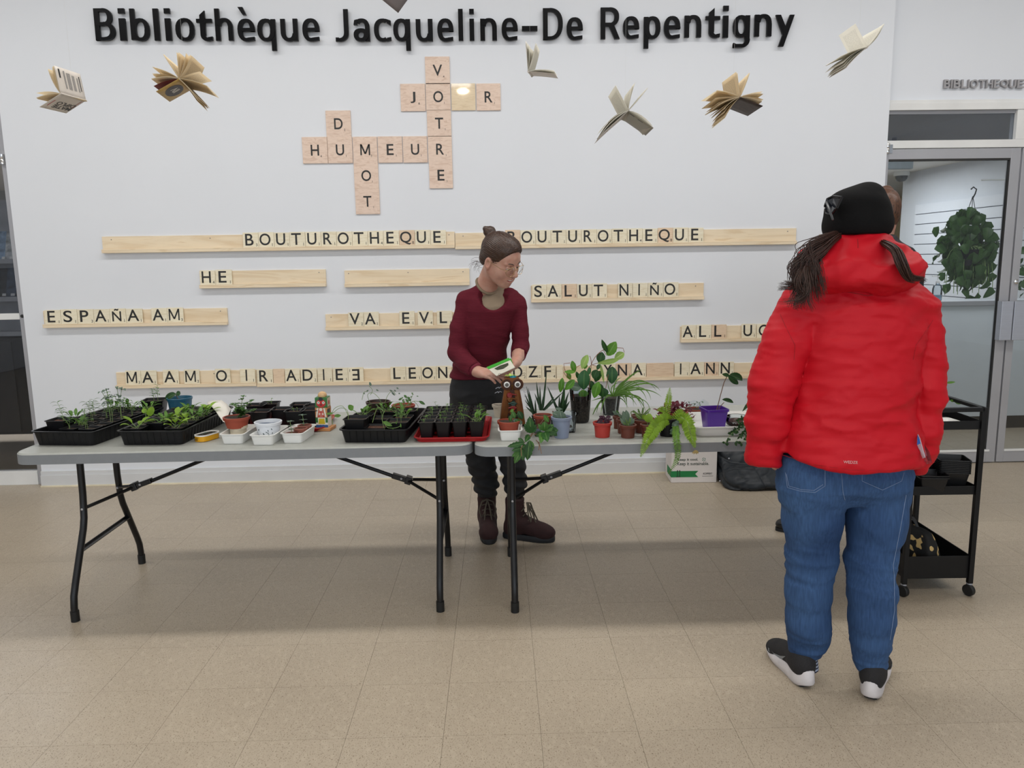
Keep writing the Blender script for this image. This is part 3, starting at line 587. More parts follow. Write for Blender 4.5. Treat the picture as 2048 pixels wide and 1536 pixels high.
# ================================================================ TABLES
TT = .737
m_top = mat('grey_table_plastic', srgb(164, 166, 160), .48, var=.04, scale=30, bump=.35, bscale=300)
m_side = mat('grey_table_edge', srgb(128, 132, 136), .5, var=.03, scale=30, bump=.2, bscale=300)
m_leg = mat('black_powder_coat', (.007, .007, .008), .32, var=.1, spec=.4)
m_rub = mat('black_rubber', (.006, .006, .006), .6)
m_bkp = mat('black_pot_plastic', (.006, .006, .007), .4, var=.15, scale=20, spec=.3)
def rrect(w, l, r, n=5):
    pts = []
    for cx, cy, a0 in ((w/2-r, l/2-r, 0), (-w/2+r, l/2-r, 90), (-w/2+r, -l/2+r, 180), (w/2-r, -l/2+r, 270)):
        for k in range(n+1):
            a = math.radians(a0+90*k/n); pts.append((cx+r*math.cos(a), cy+r*math.sin(a)))
    return pts
def folding_table(x0, x1, y0, y1, label, lx):
    cx, cy = (x0+x1)/2, (y0+y1)/2; w_, l_ = x1-x0, y1-y0
    t = thing('folding_table', label, 'table', (cx, cy, 0), group='grey folding tables')
    rings = [[(x, y, z) for x, y in rrect(w_-2*i, l_-2*i, .065-i)] for i, z in ((.0, TT-.045), (0, TT-.006), (.006, TT))]
    g = G().loft([[(x, y, z) for x, y, z in r] for r in rings[:2]], cap=False)
    inner = [(x, y, TT-.045) for x, y in rrect(w_-.05, l_-.05, .045)]; inner2 = [(x, y, TT-.025) for x, y in rrect(w_-.05, l_-.05, .045)]
    n = len(inner); g2 = G().loft([inner2, inner, rings[0]], cap=False); g.join(g2); g.add(inner2, [tuple(range(n))])
    obj('table_edge', g, m_side, t)
    obj('table_top', G().loft([rings[1], rings[2]], cap=False).add(rings[2], [tuple(range(n))]), m_top, t)
    for s, xl in zip((-1, 1), lx):
        xl -= cx; tube_ = []
        for sy in (-1, 1):
            pts = [(xl, sy*.15, TT-.03), (xl, sy*.155, .5), (xl, sy*.165, .40), (xl, sy*.18, .355), (xl, sy*.285, .15), (xl, sy*.305, .105), (xl, sy*.312, .06), (xl, sy*.312, .012)]
            lg = obj('leg', G().tube(pts, .0145, 14), m_leg, t)
            obj('rubber_foot', G().tube([(xl, sy*.312, 0), (xl, sy*.312, .045)], .0175, 14), m_rub, lg)
            obj('rivet', G().sph((xl, sy*.158-.0145*1, .44), .006, 8, 6), m_alu, lg)
        obj('crossbar', G().box(xl-.012, xl+.012, -.22, .22, .268, .272).box(xl-.012, xl-.009, -.22, .22, .26, .28), m_leg, t, smooth=False)
        obj('crossbar', G().tube([(xl, -.15, TT-.04), (xl, .15, TT-.04)], .012, 10), m_leg, t)
        hx = xl-s*.15
        obj('brace', G().tube([(xl, -.155, .44), (hx, -.012, .487)], .0075, 8), m_leg, t)
        obj('brace', G().tube([(xl, .155, .44), (hx, .012, .487)], .0075, 8), m_leg, t)
        ex = xl-s*.76
        obj('brace', G().tube([(hx-s*.07, 0, .508), (ex, 0, TT-.02)], .0085, 8), m_leg, t)
        hg = obj('brace_hinge', G().box(-.045, .05, -.016, .016, -.011, .011, Matrix.Translation((hx-s*.03, 0, .497)) @ Matrix.Rotation(s*.33, 4, 'Y')), m_leg, t, smooth=False, bevel=.003)
        obj('lock_ring', G().box(-.014, .014, -.021, .021, -.017, .017, Matrix.Translation((hx-s*.0, 0, .488)) @ Matrix.Rotation(s*.33, 4, 'Y')), m_leg, hg, smooth=False, bevel=.003)
        obj('rivet', G().sph((hx-s*.03, -.017, .499), .006, 8, 6), m_alu, hg)
    return t
folding_table(-1.915, -.085, -2.118, -1.372, 'grey plastic folding table on the left with the black seedling trays', (-1.765, -.238))
folding_table(-.076, 1.754, -2.148, -1.395, 'grey plastic folding table on the right with the owl and the fern', (.078, 1.60))
TT += .0005
# ---------------------------------------------------------------- containers
def tub(wx, wy, h, taper=.85, wall=.0015, rw=.006, rh=.004, r=.01, n=4, ribs=0):
    """open square container with a rim, standing on z=0"""
    g = G(); sc = lambda k, d, z: [(x, y, z) for x, y in rrect(wx*k+2*d, wy*(1-(1-k)*wx/wy)+2*d, min(r*k+max(d, 0), min(wx, wy)*k*.49), n)]
    rings = [sc(taper, 0, 0), sc(1-(1-taper)*.06, 0, h-rh*1.6)]
    g.loft([sc(taper*.9, 0, .0005), sc(taper, 0, .0)]+[sc(taper+(1-taper)*k/5*.95, 0, h*k/5*.95) for k in range(1, 6)]+[sc(1, rw, h-rh), sc(1, rw, h), sc(1, 0, h), sc(1, -wall, h-rh), sc(taper, -wall, .003)], cap=False)
    b = sc(taper, -wall, .003); g.add(b, [tuple(range(len(b)))]); b = sc(taper*.9, 0, .0005); g.add(b, [tuple(range(len(b)))[::-1]])
    return g
def rib_g(wx, wy, h, taper, step=.028):
    g = G(); n = int(wx*.9/step)
    for k in range(n):
        x = -wx*.45*taper+(k+.5)*wx*.9*taper/n
        for s in (-1, 1):
            yb, yt = s*wy/2*(1-(1-taper)*wx/wy), s*(wy/2)
            g.add([(x-.003, yb, .004), (x+.003, yb, .004), (x+.003, yt-s*.002, h*.88), (x-.003, yt-s*.002, h*.88), (x, yb+s*.003, .004), (x, yt+s*.001, h*.88)], [(0, 4, 5, 3), (4, 1, 2, 5)])
    n = int(wy*.92/step)
    for k in range(n):
        y = -wy*.46+(k+.5)*wy*.92/n
        for s in (-1, 1):
            xb, xt = s*wx/2*taper, s*(wx/2)
            g.add([(xb, y-.003, .004), (xb, y+.003, .004), (xt-s*.002, y+.003, h*.88), (xt-s*.002, y-.003, h*.88), (xb+s*.003, y, .004), (xt+s*.001, y, h*.88)], [(0, 4, 5, 3), (4, 1, 2, 5)])
    return g
def pot_lathe(rt, rb, h, rim=.004, rimh=.012, wall=.002):
    return [(rb*.9, .001), (rb, 0), (rt-.002, h-rimh), (rt-.002+rim, h-rimh), (rt+rim, h-.001), (rt+rim-.001, h), (rt-wall, h), (rb-wall, .004), (.001, .004)]
m_soil = mat('potting_soil', (.042, .028, .019), .95, var=.6, scale=120, bump=1, bscale=200)
m_brsoil = mat('bark_soil', (.085, .034, .018), .9, var=.7, scale=180, bump=1, bscale=250)
m_terra = mat('terracotta_plastic', srgb(150, 66, 46), .45, var=.06)
m_brown = mat('brown_pot_plastic', srgb(96, 46, 32), .45, var=.06)
m_redpot = mat('red_pot_plastic', srgb(170, 50, 42), .4, var=.05)
m_redtray = mat('red_tray_plastic', srgb(168, 22, 28), .35, var=.05)
m_whp = mat('white_tray_plastic', srgb(232, 232, 228), .35, var=.02)
g_leaf = leafmat('leaf_fresh_green', srgb(96, 138, 58))
g_leaf2 = leafmat('leaf_mid_green', srgb(70, 112, 52), srgb(110, 145, 80))
g_dark = leafmat('leaf_dark_green', srgb(40, 74, 38), srgb(70, 104, 58))
g_lime = leafmat('leaf_lime_green', srgb(134, 170, 56))
g_fern = leafmat('fern_green', srgb(128, 164, 44), None, .5)
g_spid = leafmat('spider_leaf_green', srgb(98, 140, 60), srgb(150, 180, 110))
g_grey = leafmat('leaf_grey_green', srgb(100, 122, 104), srgb(130, 148, 130))
g_purp = leafmat('leaf_purple', srgb(70, 38, 52), srgb(100, 90, 110))
g_var = leafmat('leaf_variegated', srgb(112, 142, 84), srgb(190, 200, 150))
g_snake = leafmat('snake_leaf', srgb(50, 72, 50), None)
m_stem = mat('green_stem', srgb(120, 146, 84), .5)
m_stemb = mat('brown_stem', srgb(112, 82, 58), .6)
PROF = {'oval': lambda t: math.sin(PI*t)**.75*(1.08-.25*t), 'lance': lambda t: math.sin(PI*min(1, t*.97+.02))**.9*(1.25-.6*t), 'heart': lambda t: min(1, (t*9)**.6)*math.cos(PI/2*t)**.7*1.0 if t < 1 else 0, 'blade': lambda t: min(1, t*6+.5)*(1-t**3)**.9, 'round': lambda t: math.sqrt(max(0, 1-(2*t-1)**2))}
def leaf(g, base, d, nrm, L, Wd, bend=.4, shape='oval', n=7, cup=.15, wave=0, ser=0, side_bend=0):
    """one blade: midrib from base along d, curving away from nrm by bend radians"""
    d = Vector(d).normalized(); nrm = Vector(nrm); nrm = nrm-d*nrm.dot(d)
    nrm = nrm.normalized() if nrm.length > 1e-5 else d.orthogonal().normalized()
    s = d.cross(nrm); p = Vector(base); st = L/n; f = PROF[shape]
    vs = []; uvs = []
    for i in range(n+1):
        t = i/n; w_ = max(.0004, f(t)*Wd/2)
        if ser: w_ *= 1+ser*(i % 2)
        a = bend*t; dd = (d*math.cos(a)-nrm*math.sin(a)).normalized(); nn = (nrm*math.cos(a)+d*math.sin(a)).normalized()
        if side_bend: dd = Matrix.Rotation(side_bend*t, 3, nrm) @ dd
        wv = wave*math.sin(i*2.1)
        vs += [p-s*w_+nn*(w_*cup*2+wv*w_), p.copy(), p+s*w_+nn*(w_*cup*2-wv*w_)]; uvs += [(0, t), (.5, t), (1, t)]
        p = p+dd*st
    k = len(g.v); nf = len(g.f); fs = []
    for i in range(n):
        a = 3*i; fs += [(a, a+1, a+4, a+3), (a+1, a+2, a+5, a+4)]
        g.uv[nf+2*i] = [uvs[a], uvs[a+1], uvs[a+4], uvs[a+3]]; g.uv[nf+2*i+1] = [uvs[a+1], uvs[a+2], uvs[a+5], uvs[a+4]]
    g.add(vs, fs); return p
def bez(p0, p1, p2, n=6):
    p0, p1, p2 = Vector(p0), Vector(p1), Vector(p2)
    return [p0*(1-t)**2+p1*2*t*(1-t)+p2*t*t for t in [i/n for i in range(n+1)]]
def soil_disc(r, z, n=20, seed=0):
    R = random.Random(seed); vs = [(0, 0, z+.002)]; 
    for q in (.5, 1):
        for k in range(n): vs.append((r*q*math.cos(2*PI*k/n), r*q*math.sin(2*PI*k/n), z+R.uniform(-.002, .003)))
    fs = [(0, 1+k, 1+(k+1) % n) for k in range(n)]+[(1+k, 1+n+k, 1+n+(k+1) % n, 1+(k+1) % n) for k in range(n)]
    return G().add(vs, fs)
def soil_sq(w, l, z, seed=0):
    R = random.Random(seed); n = 6; vs = [(-w/2+w*i/n, -l/2+l*j/n, z+R.uniform(-.0025, .003)) for j in range(n+1) for i in range(n+1)]
    return G().add(vs, [(j*(n+1)+i, j*(n+1)+i+1, (j+1)*(n+1)+i+1, (j+1)*(n+1)+i) for j in range(n) for i in range(n)])
# ---- shared meshes of the small black nursery pots
ME = {}
def me(key, fn, m):
    if key not in ME: ME[key] = fn().mesh(key); ME[key].materials.append(m)
    return ME[key]
def seedling(kind, seed):
    """foliage of a seedling pot, origin on the soil"""
    R = random.Random(seed); g = G(); s = G()
    if kind == 'lettuce':
        for k in range(7):
            a = R.uniform(0, 6.28); h = R.uniform(.0, .02); L = R.uniform(.03, .055)
            d = Vector((math.cos(a), math.sin(a), R.uniform(.4, 1.4)))
            b = Vector((R.uniform(-.01, .01), R.uniform(-.01, .01), h*.5)); e = b+d.normalized()*L*.5; s.tube([b, e], .0012, 5)
            leaf(g, e, d+Vector((0, 0, .1)), (0, 0, 1), L, R.uniform(.022, .032), R.uniform(.6, 1.3), 'oval', 5)
    elif kind == 'bushy':
        for k in range(11):
            a = R.uniform(0, 6.28); L = R.uniform(.03, .05); d = Vector((math.cos(a), math.sin(a), R.uniform(.5, 1.8)))
            b = Vector((R.uniform(-.015, .015), R.uniform(-.015, .015), 0)); e = b+d.normalized()*L*.7; s.tube(bez(b, b+Vector((0, 0, L*.4)), e, 3), .001, 4)
            leaf(g, e, d, (0, 0, 1), L, R.uniform(.011, .018), R.uniform(.7, 1.5), 'lance', 5)
    elif kind == 'thin':
        for k in range(2):
            H = R.uniform(.05, .10); b = Vector((R.uniform(-.015, .015), R.uniform(-.015, .015), 0)); t = b+Vector((R.uniform(-.03, .03), R.uniform(-.02, .02), H))
            pts = bez(b, b+Vector((0, 0, H*.6)), t, 5); s.tube(pts, .0009, 4)
            for i in (2, 3, 4, 5):
                for sg in (-1, 1):
                    a = R.uniform(-.5, .5)+(0 if sg > 0 else PI); leaf(g, pts[i], (math.cos(a), math.sin(a), .5), (0, 0, 1), R.uniform(.018, .032), R.uniform(.006, .011), R.uniform(.8, 1.6), 'lance', 4)
    elif kind == 'tall':
        for k in range(2):
            H = R.uniform(.11, .16); b = Vector((R.uniform(-.01, .01), 0, 0)); t = b+Vector((R.uniform(-.03, .04), R.uniform(-.02, .02), H))
            pts = bez(b, b+Vector((0, 0, H*.7)), t, 6); s.tube(pts, .0011, 5)
            for i in (3, 4, 6):
                for sg in (-1, 1):
                    a = R.uniform(-.4, .4)+(0 if sg > 0 else PI); leaf(g, pts[i], (math.cos(a), math.sin(a), .7), (0, 0, 1), R.uniform(.03, .045), R.uniform(.010, .017), R.uniform(1.0, 1.7), 'oval', 5)
    elif kind == 'tiny':
        for k in range(3):
            b = Vector((R.uniform(-.018, .018), R.uniform(-.018, .018), 0)); t = b+Vector((R.uniform(-.008, .008), R.uniform(-.006, .006), R.uniform(.012, .03)))
            s.tube([b, t], .0007, 4)
            for q in range(4):
                a = R.uniform(0, 6.28); leaf(g, t, (math.cos(a), math.sin(a), .5), (0, 0, 1), R.uniform(.008, .016), .004, .6, 'lance', 3)
    return g, s
GREENS = {'lettuce': g_lime, 'bushy': g_leaf, 'thin': g_leaf2, 'tall': g_grey, 'tiny': g_leaf}
GI = {}
def small_pot(x, y, z, w, h, kind, label, group, rz=0, seed=0, soil='dark'):
    t = thing('seedling_pot', label, 'plant pot', (x, y, z), rz, group)
    link('pot', me('pot%.3f%.3f' % (w, h), lambda: tub(w, w, h, .72, .001, .004, .003, .008, 3), m_bkp), None, t)
    ms = m_brsoil if soil != 'dark' else m_soil
    link('soil', me('soil%.3f%.3f%s' % (w, h, soil), lambda: soil_sq(w*.9, w*.9, h*.86, 3), ms), None, t)
    if kind:
        key = (kind, seed % 4, h)
        if key not in GI:
            g, s = seedling(kind, seed % 4+len(kind)*7); GI[key] = (g.shift((0, 0, h*.86)).mesh('fo'), s.shift((0, 0, h*.86)).mesh('st')); GI[key][0].materials.append(GREENS[kind]); GI[key][1].materials.append(m_stem)
        f = link('foliage', GI[key][0], None, t, ang=0); f.rotation_euler = (0, 0, seed*1.3); s_ = link('stem', GI[key][1], None, t); s_.rotation_euler = (0, 0, seed*1.3)
    return t
def black_tray(px, rz, label, ln=.53, w=.272, h=.062):
    """px: photograph point of the front left bottom corner on the table"""
    p = Z(px[0], px[1], TT); M = Matrix.Translation((p.x, p.y, TT)) @ Matrix.Rotation(rz, 4, 'Z') @ Matrix.Translation((w*.47, ln*.49, 0))
    t = thing('seedling_tray', label, 'tray', M.translation, rz)
    obj('tray_body', tub(w, ln, h, .92, .002, .008, .005, .02, 4), m_bkp, t)
    obj('ribs', rib_g(w, ln, h, .92), m_bkp, t)['kind'] = 'stuff'
    return t, M
# ---- tray 1 and 2
t1, M1 = black_tray((71, 891), -.13, 'long black seedling tray at the left end of the table')
t2, M2 = black_tray((242, 891), -.06, 'long black seedling tray second from the left, with lime green seedlings')
kinds1 = ['thin', 'thin', 'bushy', 'bushy', 'bushy', 'thin', 'tall', 'thin', 'thin', 'tall', 'thin', 'thin', 'thin', 'thin']
n = 0
for j in range(7):
    for i in range(3):
        if j == 0 and i == 0: continue
        x, y = -.085+i*.085, -.205+j*.071
        if i == 0 and j < 2: continue
        z_ = .004 if not (i == 0) else .004
        p = M1 @ Vector((x, y, .004))
        k = kinds1[n % 14] if (i*j+j) % 4 != 3 else None
        small_pot(p.x, p.y, p.z, .064, .062, k, 'black seedling pot in the left end tray, '+('left' if i == 0 else 'middle' if i == 1 else 'right')+' column, '+ORD[j]+' from the front', 'seedling pots in the left end tray', -.13, n); n += 1
p = M1 @ Vector((-.082, -.155, .006)); small_pot(p.x, p.y, p.z, .085, .085, 'thin', 'taller black pot with bark soil at the left of the left end tray', None, -.1, 3, 'bark')
p = M1 @ Vector((.06, .32, -.0)); small_pot(p.x, p.y, TT, .1, .09, 'thin', 'large black pot standing behind the left end tray', None, .1, 2)
def at_px(pot, seed): pass
kinds2 = {(0, 0): 'lettuce', (2, 0): 'lettuce'}
n = 0
for j in range(6):
    for i in range(3):
        if i == 1 and j == 0: continue
        x, y = -.085+i*.085, -.205+j*.078
        p = M2 @ Vector((x, y, .004))
        k = 'lettuce' if j == 0 else ('bushy' if (i+j) % 3 else 'lettuce') if j < 5 and i > 0 else None
        small_pot(p.x, p.y, p.z, .07, .062, k, 'black pot in the lime green seedling tray, '+('left' if i == 0 else 'middle' if i == 1 else 'right')+' column, '+ORD[j]+' from the front', 'pots in the lime green seedling tray', -.06, n+j); n += 1
# leaf placed by what the photograph shows, at its own depth
def lpx(g, b, e, wpx, yb, ye=None, bend=.3, shape='oval', tilt=0, n=7, cup=.12, ser=0, face=None):
    ye = yb if ye is None else ye
    B = Y(b[0], b[1], yb); E_ = Y(e[0], e[1], ye); d = E_-B; L = d.length
    sc = (B-CO).dot(CF)/FPX
    nrm = Vector(face) if face else (CO-B).normalized()
    if tilt: nrm = Matrix.Rotation(tilt, 3, d.normalized()) @ nrm
    # start direction raised so the bent blade still ends near e
    dn = d.normalized(); nn = (nrm-dn*nrm.dot(dn)).normalized(); d0 = Matrix.Rotation(bend/2, 3, dn.cross(nn)) @ dn
    return leaf(g, B, d0, nn if (d0.cross(nn)).length else nrm, L*1.03, wpx*sc, bend, shape, n, cup, ser=ser)
def lpart(name, b, e, wpx, yb, m, parent, **k):
    g = G(); lpx(g, b, e, wpx, yb, **k); o = parent.matrix_world.translation if False else parent.location
    return obj(name, g.shift((-o[0], -o[1], -o[2])), m, parent, ang=0)
def rel(g, t): return g.shift((-t.location[0], -t.location[1], -t.location[2]))
# big seedling leaves in tray 2 belong to a rooted cutting
p = M2 @ Vector((-.03, -.13, .004))
t = small_pot(p.x, p.y, p.z, .075, .07, None, 'black pot with two upright round lime leaves, front of the second tray', None, -.06, 1)
yy = p.y
for b, e, w_ in (((291, 826), (285, 818), 10), ((296, 832), (306, 814), 13)):
    lpart('leaf', b, e, w_, yy, g_lime, t, shape='round', bend=.3)
g = G(); 
for a_, b_ in (((291, 846), (291, 826)), ((292, 846), (297, 831))): g.tube([Y(*a_, yy), Y(*b_, yy)], .0013, 5)
obj('leaf_stalk', rel(g, t), m_stem, t)
# blue pot with one round leaf behind tray 2
p = Z(361, 826, TT); p.y = -1.44; q_ = Y(361, 815, -1.44)
t = thing('blue_planter', 'teal blue round pot with one notched leaf behind the second tray', 'plant pot', (q_.x, -1.44, TT))
obj('pot', G().lathe(pot_lathe(.057, .045, .10, .002, .012), 32, close=False), mat('teal_ceramic', srgb(48, 98, 122), .3), t)
obj('soil', soil_disc(.05, .07), m_soil, t)
g = G(); g.tube([(0.005, 0, .07), Vector(Y(350, 788, -1.44))-Vector(t.location)], .0016, 6); obj('leaf_stalk', g, m_stemb, t)
lpart('leaf', (352, 787), (332, 800), 14, -1.44, g_dark, t, shape='round', bend=.8, tilt=.6)
lpart('leaf', (352, 787), (361, 788), 11, -1.44, g_dark, t, shape='round', bend=.6, tilt=-.3)
# white bent sheet
g = G(); pr = [(414, 806, -1.5), (436, 801, -1.5), (447, 800, -1.52), (458, 812, -1.56), (452, 836, -1.7), (444, 838, -1.72)]
top = [Y(414, 804, -1.52), Y(425, 801, -1.52), Y(443, 800, -1.53), Y(454, 808, -1.55), Y(462, 818, -1.6)]
bot = [Y(422, 812, -1.6), Y(431, 822, -1.66), Y(438, 832, -1.72), Y(446, 843, -1.76), Y(452, 846, -1.78)]
vs = []
for a_, b_ in zip(top, bot):
    for k in range(5): vs.append(a_.lerp(b_, k/4)+Vector((0, -.012*math.sin(PI*k/4), 0)))
t = thing('white_card_sheet', 'bent white card sheet leaning behind the second tray', 'card', (vs[12].x, vs[12].y, TT))
o = obj('sheet', rel(G().add(vs, [(i*5+k, i*5+k+1, i*5+k+6, i*5+k+5) for i in range(4) for k in range(4)]), t), mat('white_card', srgb(226, 222, 212), .7, var=.03), t)
so = o.modifiers.new('s', 'SOLIDIFY'); so.thickness = .0015
# yellow tin
p = Z(411, 881, TT); t = thing('yellow_tin', 'small yellow fish tin planted with a cutting, front of left table', 'tin', (p.x, p.y+.02, TT), .0)
t.rotation_euler = (0, 0, -.42)
m_yel = mat('yellow_tin_paint', srgb(220, 160, 20), .35, var=.05)
rg = lambda d, z: [(x, y, z) for x, y in rrect(.060+d, .105+d, .024, 5)]
obj('tin_body', G().loft([rg(-.004, 0), rg(0, .002), rg(0, .024)]), m_yel, t)
obj('rim', G().loft([rg(.002, .023), rg(.002, .028), rg(-.003, .028), rg(-.005, .022)], cap=False), m_whp, t)
obj('soil', G().loft([rg(-.006, .0242), rg(-.02, .0265)]), m_soil, t)
g = G()
for k in range(7): a = k*.9; leaf(g, (-.01+.003*k, -.03+.01*k, .027), (math.cos(a), math.sin(a), .25), (0, 0, 1), .02, .006, .5, 'lance', 3)
obj('foliage', g, g_grey, t, ang=0)
obj('lettering', text_box('ARI 7022', -.022, .004, .014, .018, -.0531, -.0526, .01).join(text_box('NORI', -.018, .0, .006, .012, -.0531, -.0526, .02)), m_ink, t, smooth=False)
# white small trays
def white_tray(px, w, ln, rz, label, h=.042):
    p = Z(px[0], px[1], TT); M = Matrix.Translation((p.x, p.y, TT)) @ Matrix.Rotation(rz, 4, 'Z') @ Matrix.Translation((w*.43, ln*.47, 0))
    t = thing('white_plastic_tray', label, 'tray', M.translation, rz, 'small white plastic trays')
    obj('tray_body', tub(w, ln, h, .84, .0015, .005, .003, .014, 4), m_whp, t); return M
def round_pot(x, y, z, rt, rb, h, m, name, label, soil=m_soil, group=None, zs=.88):
    t = thing(name, label, 'plant pot', (x, y, z), 0, group)
    obj('pot', G().lathe(pot_lathe(rt, rb, h), 28, close=False), m, t)
    if soil: obj('soil', soil_disc(rb+(rt-rb)*zs-.001, h*zs), soil, t)
    return t
Ma = white_tray((445, 888), .095, .19, -.04, 'white plastic tray under the terracotta pot'); Mb = white_tray((505, 890), .095, .19, -.08, 'white plastic tray under the leaf printed pot'); Mc = white_tray((566, 886), .09, .18, -.1, 'white plastic tray holding three tiny brown pots')
p = Ma @ Vector((-.005, .0, .005))
t = round_pot(p.x, p.y, p.z, .036, .032, .055, mat('birch_print_pot', srgb(200, 190, 168), .6, var=.35, scale=30, stretch=(1, 1, 9)), 'printed_pot', 'pale bark printed pot holding the terracotta pot')
p = p+Vector((-.004, .0, .046))
t = round_pot(p.x, p.y, p.z, .052, .041, .046, m_terra, 'terracotta_pot', 'terracotta pot with a bushy round leaved herb', m_soil)
g = G(); s = G(); R = random.Random(4)
for k in range(9):
    a = R.uniform(-1.2, 1.2); H = R.uniform(.03, .09); b = Vector((.02, 0, .04)); e = b+Vector((R.uniform(-.02, .07), R.uniform(-.04, .03), H)); pts = bez(b, b+Vector((0, 0, H*.7)), e, 5); s.tube(pts, .0012, 5)
    for q in pts[1:]:
        for m_ in range(3):
            a = R.uniform(0, 6.28); leaf(g, q, (math.cos(a), math.sin(a), R.uniform(0, .6)), (0, 0, 1), R.uniform(.016, .024), R.uniform(.012, .017), .6, 'round', 4)
obj('foliage', g, g_leaf2, t, ang=0); obj('stem', s, m_stem, t)
p = Mb @ Vector((-.008, .01, .005))
t = round_pot(p.x, p.y, p.z, .053, .039, .073, mat('white_pot_plastic', srgb(222, 226, 232), .35, var=.02), 'leaf_print_pot', 'white round pot printed with dark leaves', mat('slate_blue_inside', srgb(80, 96, 120), .4), None, .80)
g = G(); R = random.Random(9)
for k in range(22):
    a = R.uniform(PI*1.05, PI*1.95); z = R.uniform(.012, .045); rr = .039+(.053-.002-.039)*z/.06+.0012
    c = Vector((rr*math.cos(a), rr*math.sin(a), z)); nrm = Vector((math.cos(a), math.sin(a), 0)); tg = Vector((-math.sin(a), math.cos(a), 0)); b_ = R.uniform(-1, 1)
    leaf(g, c, tg*math.sin(b_)+Vector((0, 0, math.cos(b_))), nrm, R.uniform(.006, .011), .004, 0, 'oval', 3, cup=0)
obj('leaf_print', g, mat('print_teal', srgb(52, 74, 76), .5), t, ang=0)
for k, (x, y, hh) in enumerate([(-.012, -.045, .018), (.008, .0, .03), (.012, .04, .034)]):
    p = Mc @ Vector((x, y, .005)); t = round_pot(p.x, p.y, p.z, .026, .022, hh+.01, mat('pinkish_brown_pot', srgb(142, 86, 72), .5), 'small_brown_pot', ['tiny brown pot at the front of the right hand white tray', 'tiny brown pot in the middle of the right hand white tray', 'tiny brown pot at the back of the right hand white tray'][k], m_brsoil, 'tiny brown pots in the white tray')
    if k != 1:
        g = G(); s = G(); H = .075 if k == 0 else .085; top_ = Vector((-.006, 0, H)); s.tube([(0, 0, .02), top_*.6, top_], .0011, 5)
        for zz in (.55, .75, 1):
            for a in (0, PI*.9, PI*.45, PI*1.4): leaf(g, top_*zz+Vector((0, 0, .0)), (math.cos(a+k), math.sin(a+k), .35), (0, 0, 1), .019, .012, .5, 'oval', 4)
        obj('foliage', g, g_grey, t, ang=0); obj('stem', s, m_stem, t)
# red tray behind with black pots
t = thing('red_tray', 'red plastic tray under the black pots behind the white trays', 'tray', (-.93, -1.68, TT)); obj('tray_body', tub(.37, .30, .018, .93, .002, .006, .003, .03, 5), m_redtray, t)
for k, (px, py, yy) in enumerate([(487, 824, -1.75), (522, 822, -1.78), (563, 816, -1.73), (590, 821, -1.78), (622, 819, -1.76), (513, 807, -1.62), (540, 804, -1.58), (601, 808, -1.62), (628, 810, -1.66)]):
    q = Y(px, py, yy); x = q.x
    small_pot(x, yy, TT+.006, .078, .085 if k not in (0,) else .08, 'tiny' if k % 3 == 0 else None, ['black pot behind the terracotta pot', 'black pot behind the leaf printed pot', 'black pot at the middle front of the red tray', 'black pot right of the middle in the red tray', 'black pot beside the toy block tower', 'black pot at the back left of the red tray', 'rearmost black pot of the red tray', 'black pot at the back right of the red tray', 'black pot behind the toy block tower'][k], 'black pots in the red tray', 0, k, 'bark')
# toy block tower
p = Z(645, 862, TT)
t = thing('block_tower', 'painted wooden block figure on a wooden base with round knob', 'toy', (p.x, p.y+.035, TT), -.12)
m_wd = wood('toy_wood', srgb(196, 136, 84), srgb(176, 116, 66), 4, 0)
obj('base', G().box(-.042, .042, -.042, .042, 0, .014), m_wd, t, smooth=False, bevel=.002)
M_ = lambda n_, c: mat(n_, srgb(*c), .4, var=.03)
mg, mr, mb, my, mw, mp, mk = M_('toy_green', (44, 110, 50)), M_('toy_red', (186, 36, 36)), M_('toy_blue', (44, 92, 150)), M_('toy_yellow', (206, 184, 40)), M_('toy_white', (226, 222, 210)), M_('toy_pink', (200, 110, 96)), M_('toy_black', (20, 22, 30))
def block(z, rot, ms):
    b = obj('block', G().box(-.027, .027, -.027, .027, 0, .044), ms, t, smooth=False, bevel=.0015); b.location = (0, 0, z); b.rotation_euler = (0, 0, rot); return b
b1 = block(.014, .03, mw); b2 = block(.0585, -.02, m_wd); b3 = block(.103, .05, mg)
F = -.0272
def face(nm, g, m, b): obj(nm, g, m, b, smooth=False)
def disc(x, z, r, y=F, sx=1): return G().prism([(x+r*sx*math.cos(2*PI*k/14), z+r*math.sin(2*PI*k/14)) for k in range(14)], y-.0006, y+.0004)
face('painted_face', disc(0, .019, .018, F, 1.15), mr, b3); face('painted_eye', disc(-.011, .022, .006, F-.0006).join(disc(.011, .022, .006, F-.0006)), mw, b3)
face('painted_pupil', disc(-.011, .022, .0022, F-.0012).join(disc(.011, .022, .0022, F-.0012)).join(disc(0, .012, .003, F-.0012)).join(disc(0, .038, .008, F-.0006, 1.2)), mk, b3)
face('painted_side', G().box(.0269, .0276, -.024, .024, .003, .041), M_('toy_beige', (206, 190, 160)), b3); face('painted_side_mark', disc(0, 0, .009).xf(Matrix.Translation((.028, -.002, .02)) @ Matrix.Rotation(PI/2, 4, 'Z') @ Matrix.Translation((0, .027, 0))), mr, b3)
face('painted_shirt', G().prism([(-.016, .002), (.016, .002), (.009, .042), (-.009, .042)], F-.0006, F), mp, b2); face('painted_stripe', G().prism([(-.024, .002), (-.018, .002), (-.011, .042), (-.018, .042)], F-.0006, F).prism([(.018, .002), (.024, .002), (.018, .042), (.011, .042)], F-.0006, F).join(disc(0, .036, .007, F-.0008)).join(disc(-.007, .016, .0035, F-.0008)).join(disc(.008, .016, .0035, F-.0008)), mw, b2)
